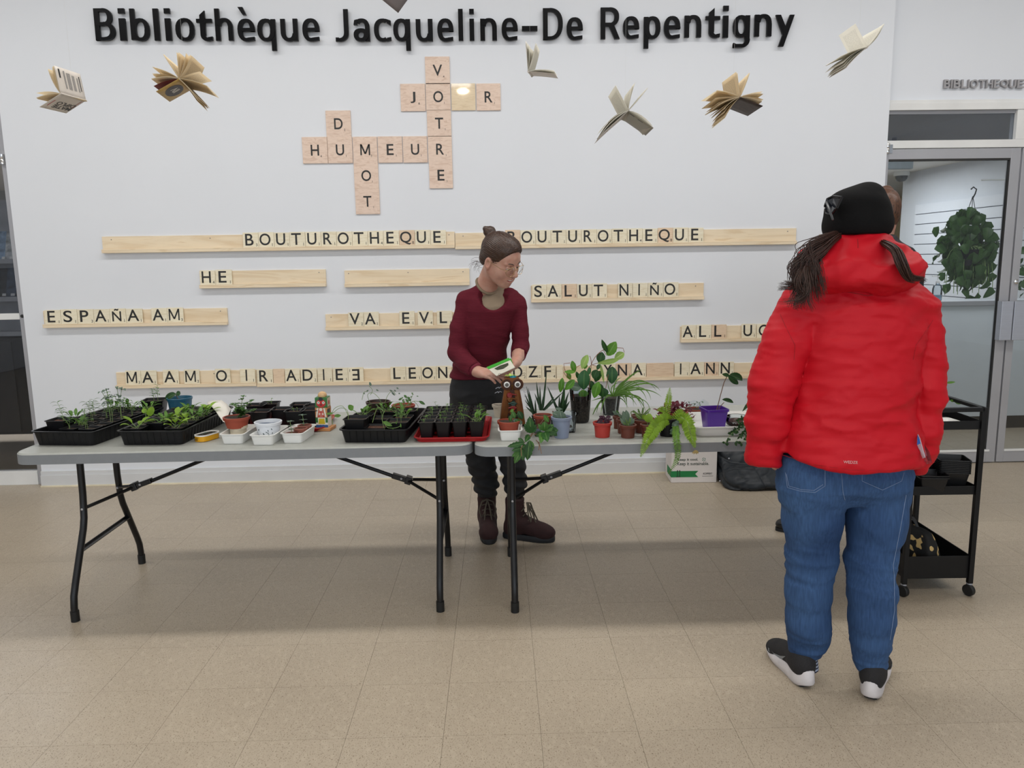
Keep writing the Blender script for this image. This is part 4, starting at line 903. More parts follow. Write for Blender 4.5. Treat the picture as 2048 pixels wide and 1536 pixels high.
face('painted_dot', disc(0, .025, .003, F-.0012).join(disc(-.01, .006, .003, F-.0008)).join(disc(.011, .006, .003, F-.0008)), mr, b2); face('painted_side', G().box(.0269, .0276, -.024, .01, .001, .036), mk, b2)
face('painted_ground', G().box(-.027, .027, F-.0006, F, .0, .012), mb, b1); face('painted_legs', G().prism([(-.015, .016), (.015, .016), (.012, .04), (-.012, .04)], F-.0008, F), my, b1); face('painted_field', G().box(-.027, -.017, F-.0006, F, .022, .044).box(.017, .027, F-.0006, F, .022, .044), mg, b1)
face('painted_wave', G().tube([(-.026+.0065*k, F-.0006, .012+.002*(k % 2)) for k in range(9)], .001, 4), mw, b1)
obj('knob', G().lathe([(.018, 0), (.02, .006), (.018, .014), (.012, .020), (.004, .023), (.0005, .0235)], 24, (0, 0, .1475)), wood('knob_wood', srgb(214, 176, 130), srgb(196, 156, 108), 5, 0), t)
# ---- tray 3 with trailing seedlings
t3, M3 = black_tray((686, 886), -.085, 'shorter black tray with trailing seedlings right of the toy tower', .45, .275, .058)
sp3 = [(-.085, -.155, .09, .09, None, 'square black pot with trailing stems, left front of the trailing tray'), (.0, -.165, .085, .055, None, 'low black pot of bark soil at the middle front of the trailing tray'), (.085, -.15, .09, .075, 'thin', 'black pot at the right front of the trailing tray'), (-.085, -.05, .08, .08, 'bushy', 'black pot in the left of the second row of the trailing tray'), (.0, -.06, .08, .07, 'thin', 'black pot in the middle of the second row of the trailing tray'), (.085, -.045, .08, .07, 'bushy', 'black pot in the right of the second row of the trailing tray'), (.085, .06, .08, .08, 'thin', 'black pot in the right of the third row of the trailing tray'), (-.0, .05, .08, .08, 'bushy', 'black pot in the middle of the third row of the trailing tray')]
for k, (x, y, w_, h_, kd, lab) in enumerate(sp3):
    p = M3 @ Vector((x, y, .004)); tt = small_pot(p.x, p.y, p.z, w_, h_, kd, lab, 'pots in the trailing tray', -.085, k, 'bark' if k % 2 else 'dark')
p = M3 @ Vector((-.06, .13, .004)); round_pot(p.x, p.y, p.z, .052, .038, .105, mat('dark_brown_round_pot', srgb(50, 36, 32), .4), 'round_dark_pot', 'dark round pot at the back left of the trailing tray', m_brsoil)
p = M3 @ Vector((.05, .15, .004)); round_pot(p.x, p.y, p.z, .05, .036, .085, m_terra, 'terracotta_pot', 'terracotta pot at the back of the trailing tray', m_brsoil)
# long trailing stems (own plant each)
def trail(label, yb, stems, leaves, m, group=None, name='trailing_seedling'):
    b = Y(*stems[0][0], yb); t = thing(name, label, 'plant', (b.x, b.y, b.z)); 
    g = G()
    for st in stems:
        pts = [Y(*p_, yb) for p_ in st]; sm = []
        for i in range(len(pts)-1):
            p0 = pts[max(i-1, 0)]; p1 = pts[i]; p2 = pts[i+1]; p3 = pts[min(i+2, len(pts)-1)]
            for q in range(4):
                u = q/4; sm.append(.5*((2*p1)+(p2-p0)*u+(2*p0-5*p1+4*p2-p3)*u*u+(3*p1-p0-3*p2+p3)*u**3))
        sm.append(pts[-1]); g.tube(sm, .0011, 5)
    obj('stem', rel(g, t), m_stem, t)
    for b_, e_, w_ in leaves: lpart('leaf', b_, e_, w_, yb, m, t, bend=.5)
    return t
trail('trailing seedling reaching left to the toy tower', -2.02, [[(697, 835), (694, 820), (680, 816), (666, 826)], [(697, 832), (685, 812), (668, 818), (664, 834), (666, 850)], [(696, 835), (697, 850), (692, 860)]], [((666, 826), (652, 828), 5), ((682, 831), (668, 832), 7), ((697, 818), (707, 812), 14)], g_leaf)
trail('trailing seedling hanging over the front of the trailing tray', -2.05, [[(770, 820), (764, 835), (768, 855), (772, 865), (784, 862)], [(766, 822), (755, 815), (745, 845)], [(768, 845), (775, 855), (790, 856), (801, 852)], [(776, 852), (784, 846), (792, 846)]], [((766, 843), (784, 852), 9), ((792, 843), (793, 848), 3), ((801, 847), (802, 855), 3), ((785, 857), (788, 863), 4)], g_leaf)
trail('thin seedling arching high above the back of the trailing tray', -1.72, [[(742, 810), (735, 790), (746, 786), (757, 795), (762, 805)], [(741, 790), (745, 780), (738, 772)], [(770, 805), (776, 790), (785, 782), (792, 790)], [(724, 800), (728, 785), (735, 783)]], [((742, 772), (739, 764), 5), ((733, 783), (737, 780), 3), ((752, 779), (757, 782), 3), ((783, 784), (790, 791), 4), ((793, 775), (797, 778), 3), ((788, 780), (792, 783), 3), ((726, 786), (730, 788), 3), ((779, 780), (785, 783), 3), ((797, 786), (800, 788), 3)], g_grey)
trail('thin seedling arching over the right rim of the trailing tray', -1.85, [[(800, 828), (812, 812), (825, 803), (838, 803), (846, 808)], [(805, 820), (806, 805), (815, 795)], [(828, 803), (836, 812), (834, 822)]], [((808, 790), (814, 796), 5), ((815, 793), (821, 803), 5), ((838, 802), (850, 809), 6), ((812, 798), (817, 806), 5), ((797, 800), (804, 797), 4), ((833, 792), (837, 793), 2)], g_leaf2)
# ---- red tray with twenty pots
p = Z(832, 884, TT)
M4 = Matrix.Translation((p.x, p.y, TT)) @ Matrix.Rotation(-.03, 4, 'Z') @ Matrix.Translation((.145, .2, 0))
t = thing('red_tray', 'bright red tray under the block of square black pots', 'tray', M4.translation, -.03); obj('tray_body', tub(.30, .42, .02, .95, .002, .006, .003, .03, 5), m_redtray, t)
for j in range(5):
    for i in range(4):
        p = M4 @ Vector((-.104+i*.0685, -.155+j*.0735, .006))
        small_pot(p.x, p.y, p.z, .062, .072, 'tiny' if (i*3+j*2) % 4 != 1 else 'bushy' if (i, j) in ((1, 0), (1, 2), (3, 0)) else 'tiny', 'black pot in bright red tray, '+ORD[i]+' from the left, '+ORD[j]+' row back', 'square black pots in the bright red tray', -.03, i+3*j)
p = Z(999, 836, TT); round_pot(.03, -1.58, TT, .03, .022, .06, mat('cream_pot', srgb(200, 190, 174), .5), 'cream_pot', 'small cream pot behind the metal owl', m_soil)
# ================================================================ RIGHT TABLE
def zpx(z8, ox, oy, s): return (ox+z8[0]/s, oy+z8[1]/s)
# metal owl
p = Z(1025, 852, TT)
owl = thing('metal_owl', 'rust brown scrap metal owl with white button eyes and lime feather', 'sculpture', (p.x, p.y, TT), .02)
m_rust = mat('rusty_sheet', srgb(120, 72, 34), .5, metal=.55, var=.4, scale=14, bump=.4)
m_rust2 = mat('dark_rust', srgb(66, 38, 26), .55, metal=.5, var=.5, scale=30)
for sx in (-1, 1):
    g = G().loft([[(sx*a, b, c) for a, b, c in r] for r in ([(.056, -.028, .012), (.058, .03, .008), (.054, .033, .008), (.028, -.03, .02), (.046, -.036, .014)], [(.045, -.024, .10), (.046, .024, .10), (.042, .027, .10), (.014, -.026, .10), (.034, -.033, .10)], [(.034, -.016, .165), (.034, .016, .165), (.03, .02, .165), (.010, -.018, .165), (.024, -.024, .165)])])
    obj('wing', g, m_rust, owl, ang=25)
    obj('foot', G().tube([(sx*.05, -.005, 0), (sx*.05, -.005, .012), (sx*.045, 0, .03)], .006, 8), m_rust2, owl)
g = G().loft([[(x, y, z) for x, y in rrect(w_, d_, .012, 3)] for w_, d_, z in ((.075, .05, .012), (.06, .045, .09), (.045, .036, .165), (.05, .034, .20))])
obj('core', g, m_rust2, owl)
g = G()
R = random.Random(3)
cols = [mat('owl_red_bits', srgb(136, 30, 26), .4), mat('owl_green_bits', srgb(38, 66, 56), .4), m_rust]
for k in range(7):
    g = G(); z = .03+k*.019
    g.lathe([(.010, -.004), (.013, 0), (.010, .004)], 12, (R.uniform(-.012, .012), -.03, z), Matrix.Rotation(PI/2, 4, 'X')); g.tube([(-.018, -.03, z), (0, -.036, z+.006), (.018, -.03, z)], .003, 6)
    obj('scrap_piece', g, cols[k % 3], owl)
for sx in (-1, 1):
    d = obj('eye_disc', G().lathe([(.001, 0), (.0235, 0), (.0235, .004), (.001, .005)], 24, M=Matrix.Rotation(PI/2, 4, 'X')), m_rust2, owl); d.location = (sx*.0235, -.028, .192)
    for k in range(16):
        a = k*PI/8
    obj('gear_teeth', G().join(G().lathe([(.0235, .0), (.026, .001), (.0235, .003)], 32, M=Matrix.Rotation(PI/2, 4, 'X'))), m_rust, d)
    obj('eyeball', G().lathe([(.0135, .004), (.013, .008), (.008, .0105), (.001, .011)], 24, M=Matrix.Rotation(PI/2, 4, 'X')), m_whp, d)
    obj('pupil', G().lathe([(.0062, .010), (.006, .012), (.001, .0125)], 16, M=Matrix.Rotation(PI/2, 4, 'X')).join(G().lathe([(.0085, .0095), (.0085, .0108), (.0075, .0108)], 16, M=Matrix.Rotation(PI/2, 4, 'X'))), mat('grey_pupil', srgb(90, 88, 84), .5), d)
obj('forehead', G().prism([(-.038, .205), (-.02, .196), (0, .185), (.02, .196), (.038, .205), (.028, .222), (-.028, .222)], -.032, .01), m_rust, owl, smooth=False, bevel=.002)
obj('beak', G().loft([[(-.005, -.032, .19), (.005, -.032, .19), (0, -.036, .192)], [(-.004, -.034, .18), (.004, -.034, .18), (0, -.044, .178)], [(-.001, -.036, .168), (.001, -.036, .168), (0, -.038, .167)]]), mat('beak_brass', srgb(150, 110, 60), .35, metal=.7), owl)
g = G()
for k in range(16): a = k*.8; leaf(g, (-.008+.002*(k % 4), -.02, .224), (math.cos(a), math.sin(a)*.6, .4+.03*(k % 3)), (0, 0, 1), R.uniform(.015, .034), .009, .6, 'lance', 4, ser=.3)
obj('feather', g, mat('lime_feather', srgb(186, 222, 100), .5), owl, ang=0)
obj('jewel', G().sph((.004, -.022, .224), .011, sc=(1.4, 1, .6)), mat('teal_jewel', srgb(40, 140, 160), .2), owl)
for sx in (-1, 1):
    obj('feeler_wire', G().tube(bez((sx*.02, -.01, .222), (sx*.045, -.01, .222), (sx*.06, -.01, .235), 5)+[Vector((sx*.055, -.01, .240)), Vector((sx*.045, -.01, .233))], .0008, 5), m_rust2, owl)
    for k in range(5 if sx > 0 else 2):
        z = .175-k*.02; pts = [(sx*(.045+.006*k*.6+.004*q)+.0035*math.cos(q*1.6), -.01+.004*math.sin(q*1.6), z+.0035*math.sin(q*1.9)) for q in range(7)]
        obj('wire_curl', G().tube(pts, .0014, 5), m_plate, owl)
# potted cutting in the small white tray before the owl
Md = white_tray((1002, 882), .09, .17, .0, 'white plastic tray in front of the metal owl', .044)
p = Md @ Vector((-.004, -.0, .02)); 
t = round_pot(p.x, p.y, Md.translation.z+.018, .045, .036, .05, m_terra, 'terracotta_pot', 'terracotta pot with a small cutting before the metal owl')
yy = p.y
g = G(); g.tube([Y(1024, 846, yy), Y(1022, 830, yy), Y(1024, 822, yy)], .0012, 5); g.tube(bez(Y(1026, 846, yy), Y(1030, 825, yy), Y(1040, 828, yy), 4), .0012, 5); obj('leaf_stalk', rel(g, t), m_stem, t)
for b_, e_, w_, m in (((1024, 822), (1030, 836), 10, g_leaf2), ((1036, 822), (1045, 838), 13, g_dark), ((1022, 830), (1020, 843), 9, g_leaf2), ((1030, 838), (1040, 846), 10, g_leaf2), ((1026, 840), (1036, 842), 8, g_grey), ((1040, 840), (1042, 849), 8, g_grey), ((1021, 824), (1027, 818), 6, g_leaf)):
    lpart('leaf', b_, e_, w_, yy-.01, m, t, bend=.5, cup=.25)
# clear tub + terracotta pot of snake plants
s7 = lambda x, y: (985+x/7.68, 740+y/7.68)
cx = Y(1086, 840, -1.97).x
t = thing('clear_tub', 'clear plastic tub holding the terracotta pot of snake plants', 'container', (cx, -1.97, TT)); obj('tub_body', tub(.085, .09, .075, .85, .001, .004, .003, .01, 3), m_cl, t)
t = round_pot(cx, -1.97, TT+.03, .038, .03, .055, m_terra, 'terracotta_pot', 'terracotta pot of thin snake plant blades in the clear tub', m_brsoil)
def blade_group(base, tips, yb, t, w, m, curve=None):
    for k, tp in enumerate(tips):
        bx = (base[0]+(k-len(tips)/2)*1.4, base[1]); lpart('leaf', bx, tp, w, yb+.01*(k % 3), m, t, bend=.25*(1 if k % 2 else -1), shape='blade', n=7, cup=.5)
blade_group(s7(765, 620), [s7(675, 190), s7(728, 258), s7(650, 365), s7(775, 412), s7(832, 20), s7(945, 415), s7(1085, 335)], -1.96, t, 4.2, g_snake)
t2_ = thing('snake_plant', 'thin bladed snake plant leaning left beside the metal owl', 'plant', tuple(Y(*s7(660, 690), -1.9)))
t2_.location.z = TT
blade_group(s7(655, 690), [s7(525, 268), s7(498, 370), s7(550, 290), s7(510, 560), s7(655, 460), s7(500, 470)], -1.9, t2_, 4, g_snake)
obj('pot', G().lathe(pot_lathe(.03, .024, .05), 20, close=False), m_brown, t2_); obj('soil', soil_disc(.027, .043), m_soil, t2_)
# blue grey pot
cx = Y(1123, 870, -2.03).x
t = round_pot(cx, -2.03, TT, .040, .029, .088, mat('blue_grey_pot', srgb(128, 140, 162), .45, var=.03), 'blue_grey_pot', 'pale blue grey pot beside the lobed leaf vine', m_soil)
lpart('leaf', s7(920, 660), s7(1150, 750), 20, -2.04, g_grey, t, bend=1.0, ser=.25, cup=-.2, n=9); lpart('leaf', s7(960, 590), s7(1070, 600), 6, -2.03, g_grey, t, bend=.6); lpart('leaf', s7(1040, 640), s7(1060, 760), 16, -2.05, g_grey, t, bend=.8, ser=.25)
t = thing('clear_tub', 'clear plastic tub with snake plant behind the blue grey pot', 'container', (Y(1130, 835, -1.91).x, -1.91, TT)); obj('tub_body', tub(.095, .09, .08, .85, .001, .005, .003, .01, 3), m_cl, t)
obj('soil', soil_sq(.06, .06, .02).shift((0, 0, 0)), m_soil, t)
blade_group(s7(1050, 660), [s7(850, 268), s7(1027, 400), s7(1098, 262), s7(970, 530), s7(1172, 340), s7(1185, 480)], -1.9, t, 5, g_snake); blade_group(s7(1080, 640), [s7(1110, 280), s7(1150, 420)], -1.89, t, 6, g_dark)
# lobed vine
b0 = Y(1080, 838, -2.06)
t = thing('lobed_vine', 'trailing vine with large toothed green leaves hanging over the table edge', 'plant', tuple(b0))
g = G()
for pts in ([(1090, 836), (1078, 850), (1070, 862), (1062, 873)], [(1069, 858), (1062, 873), (1048, 886), (1042, 897), (1043, 912)], [(1068, 870), (1085, 864), (1095, 858)], [(1072, 880), (1080, 888), (1081, 897), (1083, 907)], [(1078, 884), (1079, 896), (1077, 900)]):
    q = [Y(a, b, -2.07-max(0, (b-862))*.0035) for a, b in pts]; g.tube(bez(q[0], q[1]*1.0, q[2], 4)+q[3:], .0016, 6)
obj('stem', rel(g, t), m_stemb, t)
m_ivy = leafmat('vine_leaf', srgb(48, 88, 42), srgb(92, 128, 70)); m_ivy2 = leafmat('vine_leaf_light', srgb(72, 116, 50), srgb(110, 146, 76))
def vl(b, e, w, m=m_ivy, **k):
    b_, e_ = s7(*b), s7(*e); yb = -2.09-max(0, b_[1]-872)*.0022; ye = -2.09-max(0, e_[1]-872)*.0022
    yb = min(yb, -2.09); lpart('leaf', b_, e_, w*2/7.68, yb if b_[1] < 880 else -2.165, m, t, ye=ye if e_[1] < 884 else -2.175, ser=.28, n=11, bend=.35, cup=.2, shape='oval')
for a in (((590, 970), (572, 715), 62), ((588, 965), (490, 830), 44), ((592, 965), (668, 840), 44), ((800, 945), (1005, 925), 66), ((800, 942), (935, 840), 50), ((805, 950), (850, 1110), 58), ((770, 960), (740, 1130), 50), ((770, 955), (665, 1010), 36), ((800, 935), (800, 790), 56), ((790, 930), (700, 830), 34), ((860, 800), (790, 690), 34), ((490, 1120), (235, 1175), 40), ((490, 1110), (400, 1050), 24), ((500, 1110), (560, 1000), 40), ((570, 1080), (535, 1380), 60), ((575, 1085), (630, 1220), 34), ((510, 1150), (450, 1200), 30), ((470, 1190), (300, 1240), 36), ((450, 1200), (340, 1430), 50), ((450, 1200), (470, 1385), 46), ((440, 1230), (300, 1330), 34), ((860, 900), (990, 1010), 40)):
    vl(*a, m=m_ivy2 if a[2] in (50, 56, 34) else m_ivy)
# tall vase plant
s8 = lambda x, y: (1120+x/8.085, 670+y/8.085)
vy = -1.73; vx = Y(1161, 845, vy).x
t = thing('glass_vase_plant', 'tall clear vase of dark soil with broad leaved arching plant', 'potted plant', (vx, vy, TT))
obj('vase', G().lathe([(.030, .0), (.036, .002), (.040, .012), (.050, .15), (.052, .152), (.049, .152), (.038, .014), (.001, .006)], 32, close=False), m_cl, t)
obj('soil', G().lathe([(.034, .004), (.0385, .014), (.0465, .122), (.02, .126), (.001, .128)], 32), m_soil, t)
g = G()
for pts in ([(470, 900), (500, 560), (505, 480)], [(505, 480), (560, 320), (700, 240), (800, 200), (1020, 212), (1040, 280)], [(350, 900), (420, 540), (500, 490)], [(500, 490), (620, 450), (760, 400)], [(240, 760), (60, 640), (62, 462), (165, 452)], [(60, 600), (120, 700)], [(260, 530), (330, 470), (400, 470)], [(505, 480), (650, 520)], [(750, 330), (700, 240)], [(400, 860), (300, 780), (240, 740)], [(740, 860), (780, 640)], [(505, 490), (508, 380), (480, 340)]):
    q = [Y(*s8(*a), vy-.01) for a in pts]
    g.tube(q if len(q) < 3 else bez(q[0], q[1], q[2], 5)+q[3:], .0014, 6)
obj('stem', rel(g, t), mat('pinkish_stem', srgb(138, 92, 70), .5), t)
m_v = leafmat('leaf_pale_underside', srgb(150, 184, 96), srgb(180, 200, 130)); m_b = leafmat('leaf_bright', srgb(88, 142, 40), srgb(110, 160, 70)); m_d = leafmat('leaf_deep', srgb(38, 78, 34), srgb(64, 104, 50)); m_bd = leafmat('leaf_blue_green', srgb(52, 96, 56), srgb(80, 120, 70))
VL = [((768, 285), (678, 75), 78, m_d), ((765, 335), (905, 110), 165, m_b), ((1040, 290), (885, 390), 130, m_v), ((960, 390), (605, 455), 88, m_v), ((680, 275), (640, 455), 140, m_d), ((450, 320), (358, 545), 120, m_v), ((415, 450), (398, 548), 74, m_b), ((195, 415), (238, 605), 92, m_b), ((245, 600), (72, 598), 62, m_b), ((115, 600), (165, 725), 74, m_b), ((40, 690), (5, 925), 95, m_b), ((400, 560), (388, 880), 205, m_bd), ((262, 590), (300, 720), 62, m_d), ((235, 722), (85, 885), 112, m_b), ((345, 855), (145, 830), 140, g_grey), ((370, 885), (370, 1012), 160, m_b), ((600, 560), (540, 700), 130, m_d), ((650, 580), (572, 755), 125, m_d), ((650, 465), (706, 765), 46, m_v), ((845, 508), (838, 785), 180, m_bd), ((630, 755), (556, 1015), 150, m_b), ((690, 850), (690, 1002), 175, m_d), ((500, 735), (530, 885), 95, m_d), ((480, 520), (470, 640), 60, m_bd), ((600, 790), (700, 900), 90, m_d), ((640, 470), (600, 560), 60, m_d)]
for k, (b_, e_, w_, m) in enumerate(VL):
    lpart('leaf', s8(*b_), s8(*e_), w_/8.085*1.05, vy-.035+.06*((k*7) % 5)/5, m, t, ser=.06, n=10, bend=.55*(1 if k % 2 else .6), cup=.12, tilt=.25*((k % 3)-1))
# spider plant
sy = -1.57; sx_ = Y(1221, 828, sy).x
t = thing('spider_plant', 'spider plant with long arching striped blades in a clear cup', 'potted plant', (sx_, sy, TT))
obj('cup', G().lathe([(.034, 0), (.036, .003), (.048, .09), (.050, .092), (.047, .092), (.034, .006), (.001, .005)], 28, close=False), m_cl, t)
obj('soil', G().lathe([(.033, .006), (.045, .082), (.02, .085), (.001, .086)], 28), m_soil, t)
def blade(base, ctrl, tip, w, yb, ye=None, m=g_spid):
    ye = yb if ye is None else ye
    a, c, e = Y(*base, yb), Y(*ctrl, (yb+ye)/2), Y(*tip, ye); pts = []
    for i in range(13):
        q = i/12; pts.append(a*(1-q)**2+c*2*q*(1-q)+e*q*q)
    g = G(); vs = []; uvs = []
    sc = (a-CO).dot(CF)/FPX
    for i, p_ in enumerate(pts):
        d = (pts[min(i+1, 12)]-pts[max(i-1, 0)]).normalized(); v = (CO-p_).normalized(); s_ = d.cross(v).normalized(); n_ = s_.cross(d)
        q = i/12; ww = w*sc/2*min(1, .5+q*3)*(1-q**2.5)+.0003
        vs += [p_-s_*ww+n_*ww*.5, p_, p_+s_*ww+n_*ww*.5]; uvs += [(0, q), (.5, q), (1, q)]
    fs = []
    for i in range(12):
        k = 3*i
        for f in ((k, k+1, k+4, k+3), (k+1, k+2, k+5, k+4)): g.uv[len(fs)] = [uvs[z] for z in f]; fs.append(f)
    g.add(vs, fs); return g
SB = [((930, 780), (1100, 640), (1325, 560), 34), ((950, 800), (1250, 620), (1420, 790), 26), ((960, 800), (1450, 640), (1620, 900), 26), ((960, 830), (1400, 780), (1640, 1000), 24), ((950, 840), (1300, 700), (1400, 1050), 24), ((950, 840), (1420, 700), (1470, 1050), 22), ((930, 860), (1080, 760), (1080, 1180), 34), ((930, 860), (1180, 760), (1190, 1150), 26), ((940, 880), (1250, 850), (1390, 1240), 26), ((900, 900), (1120, 900), (1240, 1140), 20), ((900, 930), (1050, 920), (1060, 1130), 22), ((960, 900), (1400, 900), (1350, 1200), 22), ((930, 900), (1200, 820), (1330, 1180), 20), ((900, 960), (1500, 960), (1440, 1250), 14), ((870, 940), (700, 900), (660, 1290), 34), ((860, 960), (640, 960), (500, 1370), 36), ((850, 980), (600, 1000), (590, 1290), 20), ((840, 1000), (650, 1000), (505, 1070), 22), ((870, 960), (860, 700), (1000, 690), 22), ((880, 1000), (920, 760), (1130, 700), 20), ((850, 980), (760, 800), (980, 770), 18), ((860, 990), (760, 860), (770, 700), 12), ((900, 1000), (1000, 860), (1180, 870), 14), ((860, 1000), (820, 850), (1010, 830), 16), ((900, 980), (1350, 560), (1560, 900), 20), ((920, 960), (1150, 560), (1310, 900), 18), ((850, 1010), (740, 900), (600, 1010), 18), ((890, 1010), (1020, 980), (1100, 1180), 16)]
for k, (b_, c_, e_, w_) in enumerate(SB):
    obj('blade', rel(blade(s8(860+(b_[0]-860)*.35, 1010+(b_[1]-1010)*.25), s8(*c_), s8(*e_), w_/8.085, sy, sy-.06+.14*((k*3) % 7)/7), t), g_spid, t, ang=0)
# red pot and brown pots
def rp(px0, px1, pyt, pyb, m, label, name='small_pot', group=None, ratio=.76):
    """round pot from its width and base rows in the photograph"""
    b = Z((px0+px1)/2, pyb, TT); sc = (b-CO).dot(CF)/FPX; r = (px1-px0)/2*sc; yb = b.y+r*ratio*.9
    h = Y((px0+px1)/2, pyt, yb).z-TT-.004
    b = Y((px0+px1)/2, pyb-3, yb)
    return round_pot(b.x, yb, TT, r-.003, r*ratio, h, m, name, label, m_soil, group), yb
s48 = lambda x, y: (1160+x/4.8, 660+y/4.8)
t, yb = rp(1185.5, 1224, 842, 876, m_redpot, 'red pot with dark purple striped leaves')
for b_, e_, w_ in (((1206, 838), (1192, 848), 8), ((1205, 836), (1198, 832), 6), ((1208, 840), (1206, 830), 6), ((1210, 838), (1216, 848), 9), ((1212, 834), (1222, 834), 5), ((1204, 840), (1198, 846), 7), ((1208, 842), (1214, 834), 6), ((1210, 842), (1225, 838), 5), ((1203, 838), (1196, 842), 6)):
    lpart('leaf', b_, e_, w_*1.25, yb-.005, g_purp, t, bend=.8, shape='lance', cup=.3)
BP = [(1225, 1247, 830, 858, 'brown pot at the back left of the brown pot cluster', [((1236, 830), (1225, 822), 6, g_grey), ((1238, 830), (1232, 820), 5, g_leaf2)]),
      (1232, 1262, 836, 868, 'brown pot second from the left of the brown pot cluster', [((1248, 838), (1232, 824), 5, g_grey), ((1250, 838), (1246, 826), 8, g_grey)]),
      (1238, 1273, 847, 877, 'front brown pot with pale variegated leaves', [((1254, 846), (1246, 822), 12, g_grey), ((1256, 848), (1258, 832), 10, g_var), ((1256, 850), (1264, 834), 11, g_grey), ((1254, 850), (1248, 838), 9, g_var), ((1258, 852), (1254, 842), 9, g_var), ((1252, 850), (1240, 836), 8, g_grey), ((1256, 840), (1252, 820), 10, g_grey), ((1260, 848), (1268, 838), 9, g_grey)]),
      (1266, 1304, 837, 867, 'brown pot with a curled variegated spider plant', [((1284, 838), (1270, 826), 8, g_var), ((1284, 838), (1292, 830), 9, g_lime)]),
      (1280, 1312, 846, 876, 'brown pot with one veined lime leaf', [((1295, 845), (1300, 827), 17, g_lime), ((1296, 840), (1311, 838), 9, mat('pink_leaf', srgb(170, 80, 110), .5))]),
      (1262, 1290, 828, 850, 'rearmost brown pot of the brown pot cluster', [])]
for x0, x1, yt_, yb_, lab, lv in BP:
    t, yb = rp(x0, x1, yt_, yb_, m_brown, lab, group='small brown pots')
    for b_, e_, w_, m in lv: lpart('leaf', b_, e_, w_*1.1, yb-.004, m, t, bend=.5, cup=.2, shape='oval')
    if 'curled' in lab:
        for k in range(14):
            a = k*.7; r_ = 12+4*(k % 3); c = (1283, 826)
            obj('blade', rel(blade((1283, 836), (c[0]+r_*1.5*math.cos(a), c[1]-8-r_*abs(math.sin(a))), (c[0]+r_*math.cos(a), c[1]+4+6*math.sin(a*2)), 2.2, yb), t), g_var, t, ang=0)
    if 'veined' in lab:
        obj('leaf_stalk', rel(G().tube([Y(1295, 852, yb), Y(1295, 840, yb)], .001, 5), t), m_stem, t)
# fern
fb = Z(1339, 874, TT); fy = fb.y+.03
t = thing('fern', 'bright green fern with long fronds hanging over the table front', 'potted plant', (fb.x, fy, TT))
obj('pot', G().lathe(pot_lathe(.042, .032, .075), 24, close=False), m_bkp, t); obj('soil', soil_disc(.038, .064), m_soil, t)
def frond(pts, w, n, m, ys, name='frond', dens=1.0):
    P_ = [Y(a, b, y_) for (a, b), y_ in zip(pts, ys)]; sm = []
    for i in range(len(P_)-1):
        p0 = P_[max(i-1, 0)]; p1 = P_[i]; p2 = P_[i+1]; p3 = P_[min(i+2, len(P_)-1)]
        for q in range(8):
            u = q/8; sm.append(.5*((2*p1)+(p2-p0)*u+(2*p0-5*p1+4*p2-p3)*u*u+(3*p1-p0-3*p2+p3)*u**3))
    sm.append(P_[-1]); g = G(); g.tube(sm, .001, 4)
    sc = (P_[0]-CO).dot(CF)/FPX; R = random.Random(int(pts[0][0]*7))
    for i in range(n):
        q = i/n*(len(sm)-1); k = int(q); f = q-k; p_ = sm[k].lerp(sm[min(k+1, len(sm)-1)], f); d = (sm[min(k+1, len(sm)-1)]-sm[max(k-1, 0)]).normalized()
        v = (CO-p_).normalized(); s_ = d.cross(v).normalized(); u = i/n; L = w*sc*math.sin(PI*min(1, .12+.86*u))**.6*(1-.55*u**3)
        for sg in (-1, 1):
            leaf(g, p_, s_*sg+d*.35+v*R.uniform(-.25, .35), v+Vector((0, 0, .3)), L*R.uniform(.85, 1.1), L*.34*dens, R.uniform(.2, .9), 'lance', 4, ser=.2, cup=.2)
    return obj(name, rel(g, t), m, t, ang=0)
y0_ = fy-.02
frond([(1343, 838), (1322, 843), (1299, 872), (1281, 914)], 17, 44, g_fern, [y0_, y0_-.06, -2.17, -2.20])
frond([(1351, 846), (1352, 872), (1355, 915), (1336, 948)], 9, 40, leafmat('fern_mid', srgb(100, 142, 50), None, .5), [y0_, -2.15, -2.175, -2.19])
frond([(1350, 834), (1372, 840), (1382, 870), (1390, 896)], 15, 36, g_fern, [y0_, y0_-.05, -2.165, -2.19])
frond([(1334, 838), (1335, 812), (1338, 792), (1340, 775)], 9, 22, g_fern, [y0_, y0_, y0_, y0_])
frond([(1338, 836), (1330, 822), (1322, 818), (1314, 822)], 8, 14, g_fern, [y0_, y0_-.02, y0_-.03, y0_-.04])
frond([(1340, 836), (1328, 838), (1312, 856), (1306, 880)], 10, 24, g_fern, [y0_, y0_-.03, -2.14, -2.17])
frond([(1344, 836), (1356, 826), (1364, 824), (1368, 832)], 8, 14, g_fern, [y0_, y0_-.02, y0_-.03, y0_-.04])
g = G(); q = Y(1391, 900, -2.19)
for k in range(6): leaf(g, q, (math.cos(k), -.2, -1+.3*math.sin(k*2)), (0, -1, 0), .02, .008, .8, 'lance', 4)
obj('dry_tip', rel(g, t), mat('dry_leaf', srgb(176, 156, 100), .7), t, ang=0)
g = G()
for k in range(14): leaf(g, Y(1350+2*math.sin(k*2), 842+k*1.7, y0_-.02), (math.cos(k*2.4), -.5, -.4), (0, -1, 0), .022, .014, .7, 'round', 4)
obj('variegated_leaf_cluster', rel(g, t), g_grey, t, ang=0)
